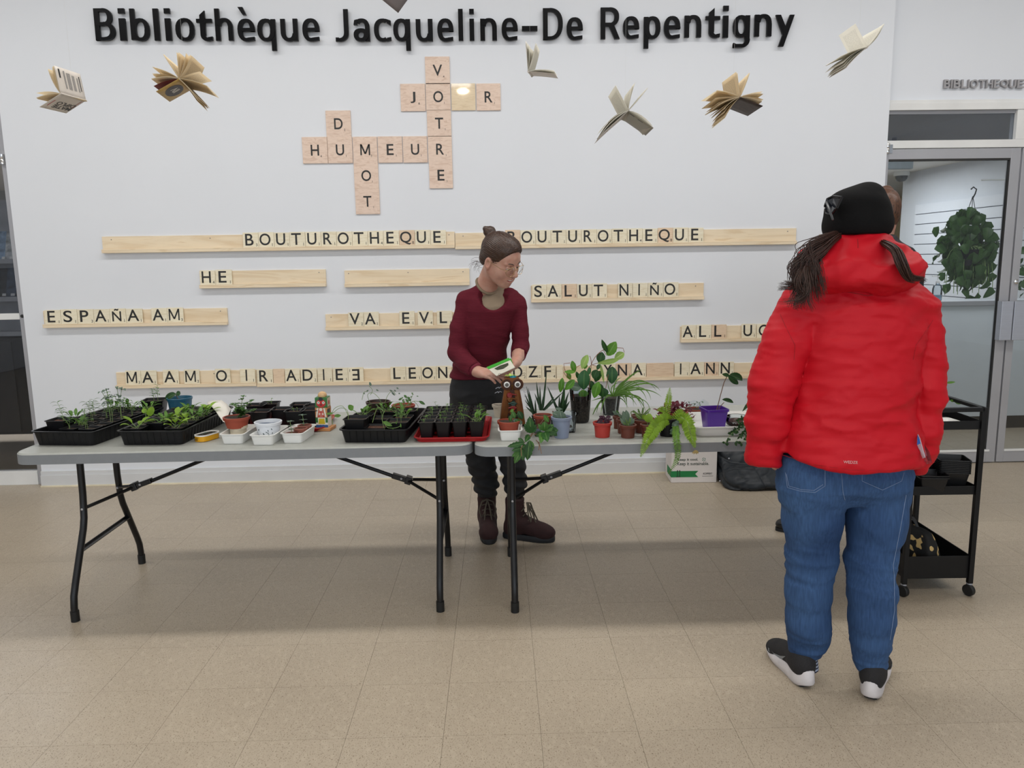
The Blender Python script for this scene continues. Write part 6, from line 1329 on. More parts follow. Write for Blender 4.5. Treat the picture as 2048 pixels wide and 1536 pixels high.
# ================================================================ PEOPLE: smooth implicit surfaces meshed as one skin
from mathutils.bvhtree import BVHTree
class Field:
    def __init__(s, lo, hi, h):
        s.lo = np.array(lo, float); s.h = h; s.n = np.ceil((np.array(hi)-s.lo)/h).astype(int)+1
        s.F = np.full(tuple(s.n), .5, np.float32); s.ax = [(s.lo[i]+h*np.arange(s.n[i])).astype(np.float32) for i in range(3)]
    def sub(s, lo, hi, pad):
        i0 = np.maximum(0, np.floor((np.array(lo)-pad-s.lo)/s.h).astype(int)); i1 = np.minimum(s.n, np.ceil((np.array(hi)+pad-s.lo)/s.h).astype(int)+1)
        if (i1 <= i0).any(): return None
        sl = tuple(slice(a, b) for a, b in zip(i0, i1)); g = np.meshgrid(*[s.ax[i][sl[i]] for i in range(3)], indexing='ij', sparse=True)
        return sl, g
    def comb(s, sl, d, k, cut=False):
        A = s.F[sl]
        if cut: A, d = -A, d
        if k > 0:
            hh = np.clip(.5+.5*(A-d)/k, 0, 1); r = A*(1-hh)+d*hh-k*hh*(1-hh)
        else: r = np.minimum(A, d)
        s.F[sl] = -r if cut else r
    def cap(s, a, b, ra, rb=None, k=.02, cut=False, fl=None):
        rb = ra if rb is None else rb; a = np.array(a, float); b = np.array(b, float); R = max(ra, rb)
        q = s.sub(np.minimum(a, b)-R, np.maximum(a, b)+R, k*2+s.h*3)
        if q is None: return s
        sl, (x, y, z) = q; ab = b-a; L = max(1e-9, ab@ab); px, py, pz = x-a[0], y-a[1], z-a[2]
        t = np.clip((px*ab[0]+py*ab[1]+pz*ab[2])/L, 0, 1); e = 1 if fl is None else 1/fl
        d = np.sqrt((px-t*ab[0])**2+((py-t*ab[1])*e)**2+(pz-t*ab[2])**2)-(ra+(rb-ra)*t); s.comb(sl, d, k, cut); return s
    def ell(s, c, r, k=.02, R=None, cut=False):
        c = np.array(c, float); r = np.array(r, float); m = r.max()
        q = s.sub(c-m, c+m, k*2+s.h*3)
        if q is None: return s
        sl, (x, y, z) = q; x, y, z = x-c[0], y-c[1], z-c[2]
        if R is not None:
            R = np.array(R); x, y, z = R[0][0]*x+R[1][0]*y+R[2][0]*z, R[0][1]*x+R[1][1]*y+R[2][1]*z, R[0][2]*x+R[1][2]*y+R[2][2]*z
        k0 = np.sqrt((x/r[0])**2+(y/r[1])**2+(z/r[2])**2); k1 = np.sqrt((x/r[0]**2)**2+(y/r[1]**2)**2+(z/r[2]**2)**2)+1e-9
        s.comb(sl, k0*(k0-1)/k1, k, cut); return s
    def col(s, lv, k=.02, cut=False, capz=True, ex=2.2):
        """stack of ellipses (z, cx, cy, rx, ry)"""
        lv = sorted(lv); L = np.array(lv, float); rm = L[:, 3:].max()
        q = s.sub((L[:, 1].min()-rm, L[:, 2].min()-rm, L[0, 0]), (L[:, 1].max()+rm, L[:, 2].max()+rm, L[-1, 0]), k*2+s.h*3)
        if q is None: return s
        sl, (x, y, z) = q; zz = z.ravel()
        # smooth interpolation between levels
        f = lambda j: np.interp(zz, L[:, 0], L[:, j]).astype(np.float32).reshape(z.shape)
        cx, cy, rx, ry = f(1), f(2), f(3), f(4)
        d = ((np.abs((x-cx)/rx)**ex+np.abs((y-cy)/ry)**ex)**(1/ex)-1)*np.minimum(rx, ry)
        if capz: d = np.maximum(d, np.maximum(L[0, 0]-z, z-L[-1, 0]))
        s.comb(sl, d.astype(np.float32), k, cut); return s
    def plane(s, n, p):
        """remove what lies on the n side of p"""
        x, y, z = np.meshgrid(*s.ax, indexing='ij', sparse=True); n = np.array(n, float); n /= np.linalg.norm(n)
        s.F = np.maximum(s.F, ((x-p[0])*n[0]+(y-p[1])*n[1]+(z-p[2])*n[2]).astype(np.float32)); return s
    def shell(s, t): s.F = np.maximum(s.F, -(s.F+t)); return s
    def mesh(s):
        F = s.F; F[0] = F[-1] = .1; F[:, 0] = F[:, -1] = .1; F[:, :, 0] = F[:, :, -1] = .1; I = F < 0
        nx, ny, nz = F.shape; cnt = np.zeros((nx-1, ny-1, nz-1), np.int8)
        for i in (0, 1):
            for j in (0, 1):
                for k in (0, 1): cnt += I[i:nx-1+i, j:ny-1+j, k:nz-1+k]
        cells = np.argwhere((cnt > 0) & (cnt < 8)); idx = np.full(cnt.shape, -1, np.int32); idx[tuple(cells.T)] = np.arange(len(cells))
        P = np.zeros((len(cells), 3)); W_ = np.zeros(len(cells)); c = cells
        co = [(i, j, k) for i in (0, 1) for j in (0, 1) for k in (0, 1)]
        for a in co:
            for ax in range(3):
                if a[ax]: continue
                b = list(a); b[ax] = 1; fa = F[c[:, 0]+a[0], c[:, 1]+a[1], c[:, 2]+a[2]]; fb = F[c[:, 0]+b[0], c[:, 1]+b[1], c[:, 2]+b[2]]
                m = (fa < 0) != (fb < 0); t = np.where(m, fa/(fa-fb+1e-12), 0)
                p = np.array(a, float)[None, :].repeat(len(c), 0); p[:, ax] = t; P[m] += p[m]; W_[m] += 1
        V = s.lo+(c+P/W_[:, None])*s.h; Q = []
        for ax in range(3):
            sh = [slice(1, -1)]*3; sh[ax] = slice(0, -1); A = I[tuple(sh)]; sh2 = [slice(1, -1)]*3; sh2[ax] = slice(1, None); B = I[tuple(sh2)]
            e = np.argwhere(A != B); off = np.ones(3, int); off[ax] = 0; g = e+off; o1, o2 = [(1, 2), (2, 0), (0, 1)][ax]
            def cell(d1, d2):
                q = g.copy(); q[:, o1] -= d1; q[:, o2] -= d2; return idx[q[:, 0], q[:, 1], q[:, 2]]
            quad = np.stack([cell(1, 1), cell(0, 1), cell(0, 0), cell(1, 0)], 1); ins = A[tuple(e.T)]; quad[~ins] = quad[~ins][:, ::-1]; Q.append(quad)
        Q = np.concatenate(Q); Q = Q[(Q >= 0).all(1)]
        return V, Q
def skin(name, fields, m, parent, disp=None, smooth_it=1, mats=None):
    """one mesh object from one or several fields; disp(v, n) -> offset along the normal"""
    Vs, Qs, k = [], [], 0
    for f in fields:
        V, Q = f.mesh() if isinstance(f, Field) else f
        # laplacian smoothing
        for _ in range(smooth_it):
            A = np.zeros_like(V); n_ = np.zeros(len(V))
            for i in range(4):
                a, b = Q[:, i], Q[:, (i+1) % 4]; np.add.at(A, a, V[b]); np.add.at(n_, a, 1); np.add.at(A, b, V[a]); np.add.at(n_, b, 1)
            V = V*.5+.5*A/np.maximum(n_, 1)[:, None]
        Vs.append(V); Qs.append(Q+k); k += len(V)
    V = np.concatenate(Vs); Q = np.concatenate(Qs)
    me_ = bpy.data.meshes.new(name); me_.from_pydata(V.tolist(), [], Q.tolist()); me_.update()
    if disp:
        n_ = np.empty(len(V)*3, np.float32); me_.vertex_normals.foreach_get('vector', n_); n_ = n_.reshape(-1, 3)
        V = V+n_*disp(V, n_)[:, None]
    bv = BVHTree.FromPolygons([tuple(v) for v in V], Q.tolist())
    o = parent.location; V = V-np.array((o.x, o.y, o.z)); me_.vertices.foreach_set('co', V.astype(np.float32).ravel()); me_.update()
    ob = link(name, me_, m, parent, ang=0); return ob, bv
def nz(V, sc, seed=0):
    """cheap smooth noise: sum of warped sines"""
    R = np.random.RandomState(seed); r = 0
    for o in range(4):
        A = R.randn(3, 3)*sc*(1.6**o)*.6; ph = R.rand(3)*6.28; q = V@A.T+ph; r = r+np.sin(q[:, 0]+1.3*np.sin(q[:, 1]))*np.cos(q[:, 2])/(1.5**o)
    return r/2
def ridge(V, sc, seed): return 1-2*np.abs(np.tanh(1.6*nz(V, sc, seed)))
def hitpt(bv, px, py, off=.001):
    d = _ray(px, py).normalized(); h = bv.ray_cast(CO, d)
    return None if h[0] is None else h[0]+h[1]*off*(1 if h[1].dot(d) < 0 else -1)
def seam(bv, pts, r, m, parent, name='seam', sub=6, off=.0005):
    q = []
    for (a, b), (c, d) in zip(pts[:-1], pts[1:]):
        for k in range(sub):
            t = k/sub; p_ = hitpt(bv, a+(c-a)*t, b+(d-b)*t, off)
            if p_ is not None: q.append(p_)
    p_ = hitpt(bv, *pts[-1], off)
    if p_ is not None: q.append(p_)
    if len(q) > 1: return obj(name, rel(G().tube(q, r, 5), parent), m, parent)
def sw(px, py, y): p_ = Y(px, py, y); return np.array(p_), (p_-CO).dot(CF)/FPX
def L3(px, py, y): return np.array(Y(px, py, y))
def lvl(py, xl, xr, y, ry):
    """a torso level: rows of the photograph turned into an ellipse at depth y"""
    c, sc = sw((xl+xr)/2, py, y); return (c[2], c[0], y, (xr-xl)/2*sc, ry)
def limb(F, pts, k=.03, fl=None):
    """pts: (px, py, y, half width px)"""
    P_ = []
    for px, py, y, r in pts:
        c, sc = sw(px, py, y); P_.append((c, r*sc))
    for (a, ra), (b, rb) in zip(P_[:-1], P_[1:]): F.cap(a, b, ra, rb, k, fl=fl)
    return P_
def skinmat(name, c, red):
    m, nt, b = _new(name); n = nt.nodes; L = nt.links
    tc = n.new('ShaderNodeTexCoord'); z = n.new('ShaderNodeTexNoise'); z.inputs['Scale'].default_value = 22; z.inputs['Detail'].default_value = 5; L.new(tc.outputs['Object'], z.inputs['Vector'])
    L.new(_ramp(nt, z.outputs[0], [(.35, c), (.65, red)]), b.inputs['Base Color']); b.inputs['Roughness'].default_value = .48
    b.inputs['Subsurface Weight'].default_value = .12; b.inputs['Subsurface Radius'].default_value = (.012, .004, .002); b.inputs['Subsurface Scale'].default_value = 1
    return m
m_skin = skinmat('skin', srgb(196, 154, 136), srgb(184, 134, 116))
def hairmat(name, c, c2, st=(60, 60, 4)):
    return wood(name, c, c2, 3, 0, .42, 0, st)
m_hair = hairmat('brown_hair', srgb(66, 44, 32), srgb(36, 23, 17), (70, 8, 70)); m_hair2 = hairmat('dark_brown_hair', srgb(62, 38, 30), srgb(26, 16, 13), (70, 70, 4))
def hand(F, W0, fwd, back, thumb, curl, s=1.0, spread=.0, tcurl=.5, k=.006):
    """five fingered hand: W0 wrist, fwd towards the fingers, back = outward normal of the back of the hand, thumb = +1/-1 side"""
    f = Vector(fwd).normalized(); b = Vector(back); b = (b-f*b.dot(f)).normalized(); x = f.cross(b)*thumb; W0 = Vector(W0)
    T_ = lambda a, c, d: W0+(x*a+f*c+b*d)*s
    F.cap(T_(0, -.03, 0), T_(0, .015, 0), .024*s, .026*s, .012)
    for i, xx in enumerate((.028, .010, -.009, -.026)):
        F.cap(T_(xx*.55, .01, 0), T_(xx, .082-.004*abs(i-1), 0), .015*s, .0115*s, .012)
    F.cap(T_(.012, .015, -.006), T_(.03, .05, -.004), .018*s, .013*s, .012)
    for i, (xx, L_, r_) in enumerate(((.029, .068, .0092), (.010, .076, .0094), (-.009, .071, .009), (-.027, .056, .0082))):
        cu = curl[i] if isinstance(curl, (list, tuple)) else curl; p_ = T_(xx, .08-.004*abs(i-1), 0); a = 0; sd = (xx*spread*12)
        for j, fr in enumerate((.45, .31, .24)):
            a += cu*(.75 if j == 0 else 1.0)*.6; d = f*math.cos(a)-b*math.sin(a)+x*sd; q_ = p_+d.normalized()*L_*fr*s
            F.cap(p_, q_, (r_-.0006*j)*s, (r_-.0006*(j+1))*s, .003); p_ = q_
    p0 = T_(.026, .03, -.008); p1 = T_(.052, .056, -.014); a = tcurl; p2 = p1+(f*math.cos(a)*.9+x*(.5-a*.6)-b*.25*a).normalized()*.030*s; p3 = p2+(f*math.cos(a*1.3)+x*(.2-a*.7)-b*.3*a).normalized()*.025*s
    F.cap(p0, p1, .0145*s, .0115*s, .008); F.cap(p1, p2, .0112*s, .0102*s, .004); F.cap(p2, p3, .0102*s, .0085*s, .004)
    return F
# ---------------------------------------------------------------- woman in maroon
HP = Vector((.05237, -1.4721, 1.46873)); HR = Euler((-.479581, .157066, -2.36542)).to_matrix()
HM = Matrix.Translation(HP) @ HR.to_4x4()
A = thing('person', 'bending woman in maroon sweater and round glasses holding seed packets', 'person', (.02, -1.15, 0))
HF = Field((-.10, -.15, -.24), (.10, .14, .14), .0028)
HF.ell((0, -.012, .034), (.0735, .094, .084), 0).ell((0, .018, -.03), (.057, .066, .080), .03).ell((0, .055, .035), (.052, .036, .045), .02)
for sx in (-1, 1):
    HF.cap((sx*.054, -.005, -.045), (sx*.024, .054, -.088), .018, .018, .035)
    HF.ell((sx*.036, .056, -.030), (.025, .024, .028), .03)
    HF.ell((sx*.031, .094, .003), (.019, .013, .012), .010, cut=True)
    HF.cap((sx*.012, .086, .021), (sx*.046, .074, .022), .0065, .005, .010)
HF.ell((0, .062, -.100), (.022, .020, .018), .02)
HF.cap((0, .086, .014), (0, .110, -.026), .0065, .0095, .009).ell((0, .107, -.030), (.011, .011, .009), .006)
for sx in (-1, 1): HF.ell((sx*.011, .099, -.033), (.0075, .008, .0065), .005)
HF.ell((0, .076, -.062), (.032, .017, .024), .018).cap((-.022, .083, -.062), (0, .0935, -.0555), .0035, .005, .004).cap((.022, .083, -.062), (0, .0935, -.0555), .0035, .005, .004)
HF.cap((-.018, .082, -.069), (.018, .082, -.069), .004, .004, .004).cap((0, .088, -.0735), (0, .088, -.0735), .006, .006, .006)
HF.ell((0, .090, -.0642), (.026, .012, .0062), .003, cut=True)
HF.cap((0, -.03, -.06), (0, -.055, -.22), .050, .054, .03)
for sx in (-1, 1):
    HF.ell((sx*.077, -.008, -.010), (.009, .019, .032), .006).ell((sx*.084, -.004, -.006), (.006, .011, .018), .004, cut=True)
V, Q = HF.mesh(); V = (np.array(HR)@V.T).T+np.array(HP)
# forearms and hands in one fine field, trunk and legs in a coarse one
RW = L3(966, 748, -1.56); LW = L3(1031, 728, -1.56)
HFd = Field((-.17, -1.80, .82), (.16, -1.28, 1.22), .0028)
limb(HFd, [(914, 706, -1.34, 16), (936, 730, -1.45, 14), (958, 744, -1.54, 11)], .01); limb(HFd, [(1040, 690, -1.34, 15), (1038, 708, -1.44, 13.5), (1032, 724, -1.55, 10)], .01)
hand(HFd, L3(960, 745, -1.55), Y(1012, 753, -1.66)-Y(960, 745, -1.55), (.1, -.55, .8), -1, [.35, .45, .55, .65], .93, tcurl=.15)
hand(HFd, L3(1031, 726, -1.56), Y(1006, 756, -1.69)-Y(1031, 726, -1.56), (.75, .15, -.45), -1, [.5, .6, .65, .7], .9, tcurl=.5)
BF = Field((-.3, -1.7, .05), (.35, -.9, 1.5), .012)
BF.col([lvl(612, 945, 1020, -1.36, .06), lvl(650, 938, 1018, -1.36, .085), lvl(740, 915, 1000, -1.27, .085), lvl(800, 912, 1000, -1.22, .09)], .03)
limb(BF, [(980, 602, -1.33, 14), (972, 622, -1.33, 17)]); limb(BF, [(935, 612, -1.37, 15), (914, 700, -1.34, 13)]); limb(BF, [(1030, 612, -1.34, 14), (1040, 690, -1.34, 12)])
limb(BF, [(935, 800, -1.2, 24), (960, 900, -1.16, 18), (975, 1000, -1.10, 11), (975, 1050, -1.08, 9)]); limb(BF, [(985, 800, -1.2, 24), (1020, 900, -1.2, 17), (1029, 1000, -1.18, 10), (1030, 1050, -1.17, 9)])
body, _b = skin('body', [(V, Q), HFd, BF], m_skin, A)
def hobj(name, g, m, par=None, **k): return obj(name, rel(g.xf(HM), A), m, par or A, **k)
m_eyew = mat('eye_white', srgb(225, 220, 215), .3, var=0); m_iris = mat('iris', srgb(70, 56, 40), .2)
for sx in (-1, 1):
    hobj('eyeball', G().sph((sx*.031, .0735, .002), .0125, 16, 12), m_eyew)
    hobj('iris', G().sph((sx*.031, .0795, -.002), .0072, 12, 8), m_iris)
    g = G(); vs = []            # lowered upper lid
    for i in range(9):
        for j in range(6):
            a = -1.3+2.6*i/8; e = 1.4-1.45*j/5; vs.append((sx*.031+.0138*math.sin(a)*math.cos(e)**.5 if 0 else sx*.031+.0138*math.sin(a)*math.cos(e*.9), .0735+.0138*math.cos(a)*math.cos(e*.9), .002+.0138*math.sin(e*.9)))
    g.add(vs, [(i*6+j, i*6+j+1, i*6+j+7, i*6+j+6) for i in range(8) for j in range(5)]); hobj('eyelid', g, m_skin)
    g = G()
    for k in range(9):
        a = -1.1+2.2*k/8; p_ = Vector((sx*.031+.0138*math.sin(a), .0735+.0138*math.cos(a), .001)); g.tube([p_, p_+Vector((math.sin(a)*.003, .005, -.002))], [.0006, .0002], 4)
    hobj('eyelash', g, m_iris)
    hobj('eyebrow', G().tube([(sx*.013, .0935, .021), (sx*.024, .0925, .0265), (sx*.036, .086, .0275), (sx*.048, .075, .023)], [.0022, .0028, .0024, .001], 6, flat=.6), m_hair)
m_lip = mat('lip_skin', srgb(170, 84, 80), .4, var=.05)
hobj('upper_lip', G().tube([(-.028, .0765, -.0585), (-.016, .0885, -.0575), (-.004, .0945, -.0565), (.004, .0945, -.0565), (.016, .0885, -.0575), (.028, .0765, -.0585)], [.0008, .0022, .0028, .0028, .0022, .0008], 8), m_lip)
hobj('lower_lip', G().tube([(-.027, .0765, -.0605), (-.015, .0855, -.0695), (0, .0905, -.0730), (.015, .0855, -.0695), (.027, .0765, -.0605)], [.0008, .0026, .0036, .0026, .0008], 8), m_lip)
hobj('teeth', G().tube([(-.020, .0775, -.0615), (-.010, .0865, -.0630), (0, .0895, -.0638), (.010, .0865, -.0630), (.020, .0775, -.0615)], [.0015, .0042, .0048, .0042, .0015], 8), mat('teeth_white', srgb(236, 230, 218), .25, var=0))
# glasses
m_lens = glass('spectacle_lens', (.97, .97, .97)); m_lens.node_tree.nodes['Fresnel'].inputs[0].default_value = 1.12
gl = A; m_gold = mat('gold_wire', srgb(190, 165, 120), .25, metal=.9)
for sx in (-1, 1):
    c = Vector((sx*.033, .106, -.006)); ring = [c+Vector((.0255*math.cos(a)*1, -.012*(math.cos(a)*sx)**2*(1 if math.cos(a)*sx > 0 else .3), .024*math.sin(a))) for a in [2*PI*k/28 for k in range(29)]]
    hobj('glasses_rim', G().tube(ring, .0011, 6), m_gold); hobj('glasses_lens', G().add(ring[:-1], [tuple(range(28))]), m_lens, smooth=False)
    hobj('glasses_temple', G().tube([(sx*.0585, .094, .0), (sx*.074, .07, .002), (sx*.081, .0, .006), (sx*.080, -.018, -.004)], .001, 6), m_gold)
hobj('glasses_bridge', G().tube([(-.009, .106, .0), (0, .112, .004), (.009, .106, .0)], .001, 6), m_gold)
# hair
HH = Field((-.10, -.16, -.10), (.10, .11, .16), .003)
HH.ell((0, -.016, .040), (.079, .100, .087), 0).ell((0, .02, .07), (.066, .070, .052), .02).ell((0, -.07, -.02), (.055, .045, .05), .02)
HH.plane((0, 1, -.62), (0, .060, .048)); HH.plane((0, .9, -1.6), (0, .010, -.012))
HH.ell((0, -.106, .094), (.033, .026, .026), .008).cap((.020, -.118, .106), (-.016, -.122, .084), .013, .013, .005)
for sx in (-1, 1): HH.ell((sx*.08, -.006, -.012), (.016, .024, .032), .006, cut=True)
Vh, Qh = HH.mesh()
def hair_disp(V, n):   # strands run to the knot
    c = V-np.array((0, -.11, .09)); a = np.arctan2(c[:, 0], c[:, 2]+.02); return .0012*np.sin(a*60+3*nz(V, 20, 3))+.0006*np.sin(a*141)
nn_ = np.zeros_like(Vh); Vd = Vh-np.array((0, -.01, .03)); Vd /= np.linalg.norm(Vd, axis=1)[:, None]; Vh = Vh+Vd*hair_disp(Vh, None)[:, None]
Vh = (np.array(HR)@Vh.T).T+np.array(HP); hr, _b = skin('hair', [(Vh, Qh)], m_hair, A, smooth_it=0)
g = G(); R = random.Random(7)
for k in range(26):
    sx = R.choice((1, 1, -1)); b_ = Vector((sx*.06, -.07+R.uniform(-.02, .02), -.04+R.uniform(-.02, .02))); e = b_+Vector((sx*R.uniform(-.01, .02), R.uniform(-.05, 0), R.uniform(-.06, -.02))); g.tube(bez(b_, b_+Vector((sx*.02, -.02, 0)), e, 5), [.0006]*5+[.0002], 4)
hobj('loose_hair', g, m_hair, hr)
hobj('hair_tie', G().tube([Vector((.028*math.cos(a), -.088+.014*math.sin(a), .084+.021*math.sin(a))) for a in [2*PI*k/20 for k in range(21)]], .0042, 6), mat('orange_hair_tie', srgb(210, 86, 40), .6), hr)
# beige tee
TF = Field((-.2, -1.62, 1.1), (.25, -1.1, 1.45), .0055)
TF.col([lvl(570, 960, 1006, -1.335, .045), lvl(582, 955, 1014, -1.345, .062), lvl(590, 952, 1018, -1.35, .066), lvl(600, 950, 1022, -1.36, .080), lvl(612, 942, 1028, -1.375, .090), lvl(640, 945, 1012, -1.37, .09)], .03)
nb, nt_ = HM @ Vector((0, -.052, -.21)), HM @ Vector((0, -.036, -.115)); nc = nb.lerp(nt_, .50); na = (nt_-nb).normalized(); nu = na.orthogonal().normalized(); nw = na.cross(nu)
obj('collar', rel(G().tube([nc+(nu*math.cos(2*PI*k/28)+nw*math.sin(2*PI*k/28))*.0575-na*.006*math.sin(4*PI*k/28) for k in range(29)], .0065, 8), A), mat('beige_rib', srgb(130, 114, 94), .9, var=.05), A)
skin('shirt', [TF], mat('beige_cotton', srgb(138, 122, 102), .85, var=.04, bump=.3, bscale=400), A, lambda V, n: .0025*ridge(V, 30, 4))
# sweater
def stripe_cloth(name, c1, c2, per):
    m, nt, b = _new(name); n = nt.nodes; L = nt.links; tc = n.new('ShaderNodeTexCoord'); sp = n.new('ShaderNodeSeparateXYZ'); L.new(tc.outputs['Object'], sp.inputs[0])
    w = n.new('ShaderNodeTexWave'); w.wave_type = 'BANDS'; w.bands_direction = 'Z'; w.inputs['Scale'].default_value = 1/per/3.14*.5*2; w.inputs['Distortion'].default_value = 1.2; w.inputs['Detail'].default_value = 1; w.inputs['Detail Scale'].default_value = .6; L.new(tc.outputs['Object'], w.inputs['Vector'])
    L.new(_ramp(nt, w.outputs[0], [(.3, c1), (.8, c2)]), b.inputs['Base Color']); b.inputs['Roughness'].default_value = .85; b.inputs['Specular IOR Level'].default_value = .2
    bp = n.new('ShaderNodeBump'); bp.inputs['Strength'].default_value = .5; bp.inputs['Distance'].default_value = .002; L.new(w.outputs[0], bp.inputs['Height']); L.new(bp.outputs[0], b.inputs['Normal']); return m
m_mar = stripe_cloth('maroon_rib_knit', srgb(88, 22, 36), srgb(100, 28, 42), .0062)
m_cuff = mat('maroon_cuff', srgb(112, 24, 46), .85, var=.05, bump=.3, bscale=300, stretch=(1, 1, .2))
SF = Field((-.34, -1.68, .78), (.32, -1.02, 1.46), .006)
SF.col([lvl(588, 948, 1030, -1.385, .07), lvl(600, 934, 1036, -1.38, .092), lvl(620, 926, 1036, -1.375, .108), lvl(655, 927, 1024, -1.35, .118), lvl(690, 924, 1016, -1.31, .118), lvl(720, 910, 1013, -1.275, .122), lvl(745, 901, 1012, -1.24, .125), lvl(762, 899, 1013, -1.225, .128)], .03)
limb(SF, [(962, 582, -1.39, 13), (934, 602, -1.38, 20)], .035); limb(SF, [(934, 602, -1.38, 20), (920, 655, -1.40, 19), (915, 706, -1.41, 18.5), (934, 728, -1.48, 17), (948, 738, -1.515, 15)], .012)
limb(SF, [(1018, 588, -1.37, 12), (1034, 608, -1.36, 18)], .03); limb(SF, [(1034, 608, -1.36, 18), (1040, 655, -1.38, 16.5), (1041, 692, -1.39, 16), (1038, 706, -1.43, 16.5)], .012)
SF.cap(tuple(HM @ Vector((0, -.03, -.05))), tuple(L3(986, 588, -1.46)), .066, .072, .01, cut=True).ell(tuple(L3(988, 596, -1.49)), (.060, .075, .055), .02, cut=True)
e_, d_ = L3(952, 742, -1.525), np.array(Y(958, 744, -1.54)-Y(934, 728, -1.45)); SF.ell(tuple(e_+d_/np.linalg.norm(d_)*.030), (.05, .05, .05), .002, cut=True)
e_, d_ = L3(1037, 712, -1.44), np.array(Y(1032, 724, -1.55)-Y(1038, 706, -1.41)); SF.ell(tuple(e_+d_/np.linalg.norm(d_)*.035), (.05, .05, .05), .002, cut=True)
SF.plane((0, 0, -1), tuple(L3(950, 757, -1.3)))
def sweater_fold(V, n):
    z = V[:, 2]; low = np.clip((1.13-z)/.2, 0, 1)
    return .0045*ridge(V*np.array((.6, 1, 2.2)), 7, 2)+low*.004*np.sin(z*90+V[:, 0]*14+2*nz(V, 6, 5))
swt, sbv = skin('sweater', [SF], m_mar, A, sweater_fold)
for a, b_, r_ in (((943, 733, -1.478), (955, 743, -1.53), 16), ((1039, 698, -1.385), (1036.5, 712, -1.44), 16.5)):
    c0, s0 = sw(*a); c1, s1 = sw(*b_); g = G().tube([Vector(c0), Vector(c0).lerp(Vector(c1), .5), Vector(c1), Vector(c0).lerp(Vector(c1), .8)], [r_*s0, r_*s0*.98, r_*s1*.92, r_*s1*.8], 22, cap=False); obj('cuff', rel(g, A), m_cuff, A, ang=0)
# trousers
PF = Field((-.32, -1.45, .2), (.3, -.9, 1.02), .0065)
PF.col([lvl(750, 903, 1009, -1.23, .115), lvl(790, 900, 1012, -1.21, .125), lvl(835, 905, 1018, -1.19, .12)], .03)
limb(PF, [(932, 815, -1.19, 30), (952, 880, -1.16, 29), (963, 925, -1.15, 26), (972, 965, -1.12, 22), (976, 1000, -1.10, 16)], .03); limb(PF, [(990, 815, -1.19, 29), (1014, 880, -1.20, 25), (1026, 930, -1.20, 23), (1030, 965, -1.19, 21), (1030, 1002, -1.18, 15)], .03)
skin('trousers', [PF], mat('black_denim', srgb(30, 30, 33), .8, var=.2, scale=40), A, lambda V, n: .005*ridge(V*np.array((1, 1, 2.)), 9, 8)+np.clip((.42-V[:, 2])/.12, 0, 1)*.006*np.sin(V[:, 2]*120+V[:, 0]*30))
m_boot = mat('oxblood_suede', srgb(46, 20, 20), .85, var=.2, scale=30); m_bsole = mat('black_sole', srgb(26, 28, 32), .6); m_lace = mat('grey_brown_lace', srgb(84, 76, 64), .8)
def foot_outline(L, wh, wt, n=28):
    pts = []
    for k in range(n):
        a = 2*PI*k/n; y = math.sin(a)*L/2; t = (y/L+.5); w_ = (wh*(1-t)+wt*t)*(1-.22*math.exp(-((t-.42)/.16)**2)); pts.append((math.copysign(abs(math.cos(a))**.8, math.cos(a))*w_, math.copysign(abs(math.sin(a))**.9, math.sin(a))*L/2))
    return pts
def boot(loc, rz, name='boot'):
    M_ = Matrix.Translation(loc) @ Matrix.Rotation(rz, 4, 'Z')
    f = Field((-.07, -.15, .0), (.07, .17, .26), .005)
    f.cap((0, -.07, .09), (0, -.065, .215), .050, .050, .02).ell((0, -.075, .055), (.042, .055, .055), .02).cap((0, -.03, .085), (0, .07, .055), .048, .046, .03).ell((0, .10, .045), (.049, .052, .040), .02).plane((0, 0, -1), (0, 0, .022)).plane((0, 0, 1), (0, 0, .225))
    V, Q = f.mesh(); V = (np.array(M_.to_3x3())@V.T).T+np.array(loc)
    b_, _ = skin(name, [(V, Q)], m_boot, A, lambda V, n: .002*ridge(V, 20, 3))
    ol = foot_outline(.285, .042, .050); g = G().loft([[(x*k_, y*k2+.008, z) for x, y in ol] for k_, k2, z in ((.97, .98, 0), (1.04, 1.01, .006), (1.04, 1.01, .024), (.97, .97, .032))]); obj('sole', rel(g.xf(M_), A), m_bsole, b_, ang=30)
    g = G()
    for k in range(5):
        y = -.015-.0*k+.03*(4-k)*.55; z = .105+.026*k; w_ = .028
        yy_ = .030-.012*k if k > 1 else .052-.018*k
        yy_ = [.055, .025, -.002, -.012, -.014][k]; z = [.098, .118, .142, .168, .195][k]
        g.tube([(-w_, yy_-.012, z-.008), (0, yy_, z+.004), (w_, yy_-.012, z-.008)], .0035, 6)
    for sx in (-1, 1):
        g.tube([(0, .0, .20), (sx*.03, .012, .19), (sx*.045, .02, .15), (sx*.035, .03, .11), (sx*.02, .03, .13), (0, .002, .198)], .0042, 6); g.tube([(0, .002, .2), (sx*.012, .03, .16), (sx*.018, .05, .11), (sx*.022, .062, .085)], .0035, 6)
    obj('laces', rel(g.xf(M_), A), m_lace, b_)
p_ = Z(976, 1088); boot((p_.x, p_.y+.135, 0), PI+.05); p_ = Z(1055, 1082); boot((p_.x, p_.y+.03, 0), -PI/2-.32)
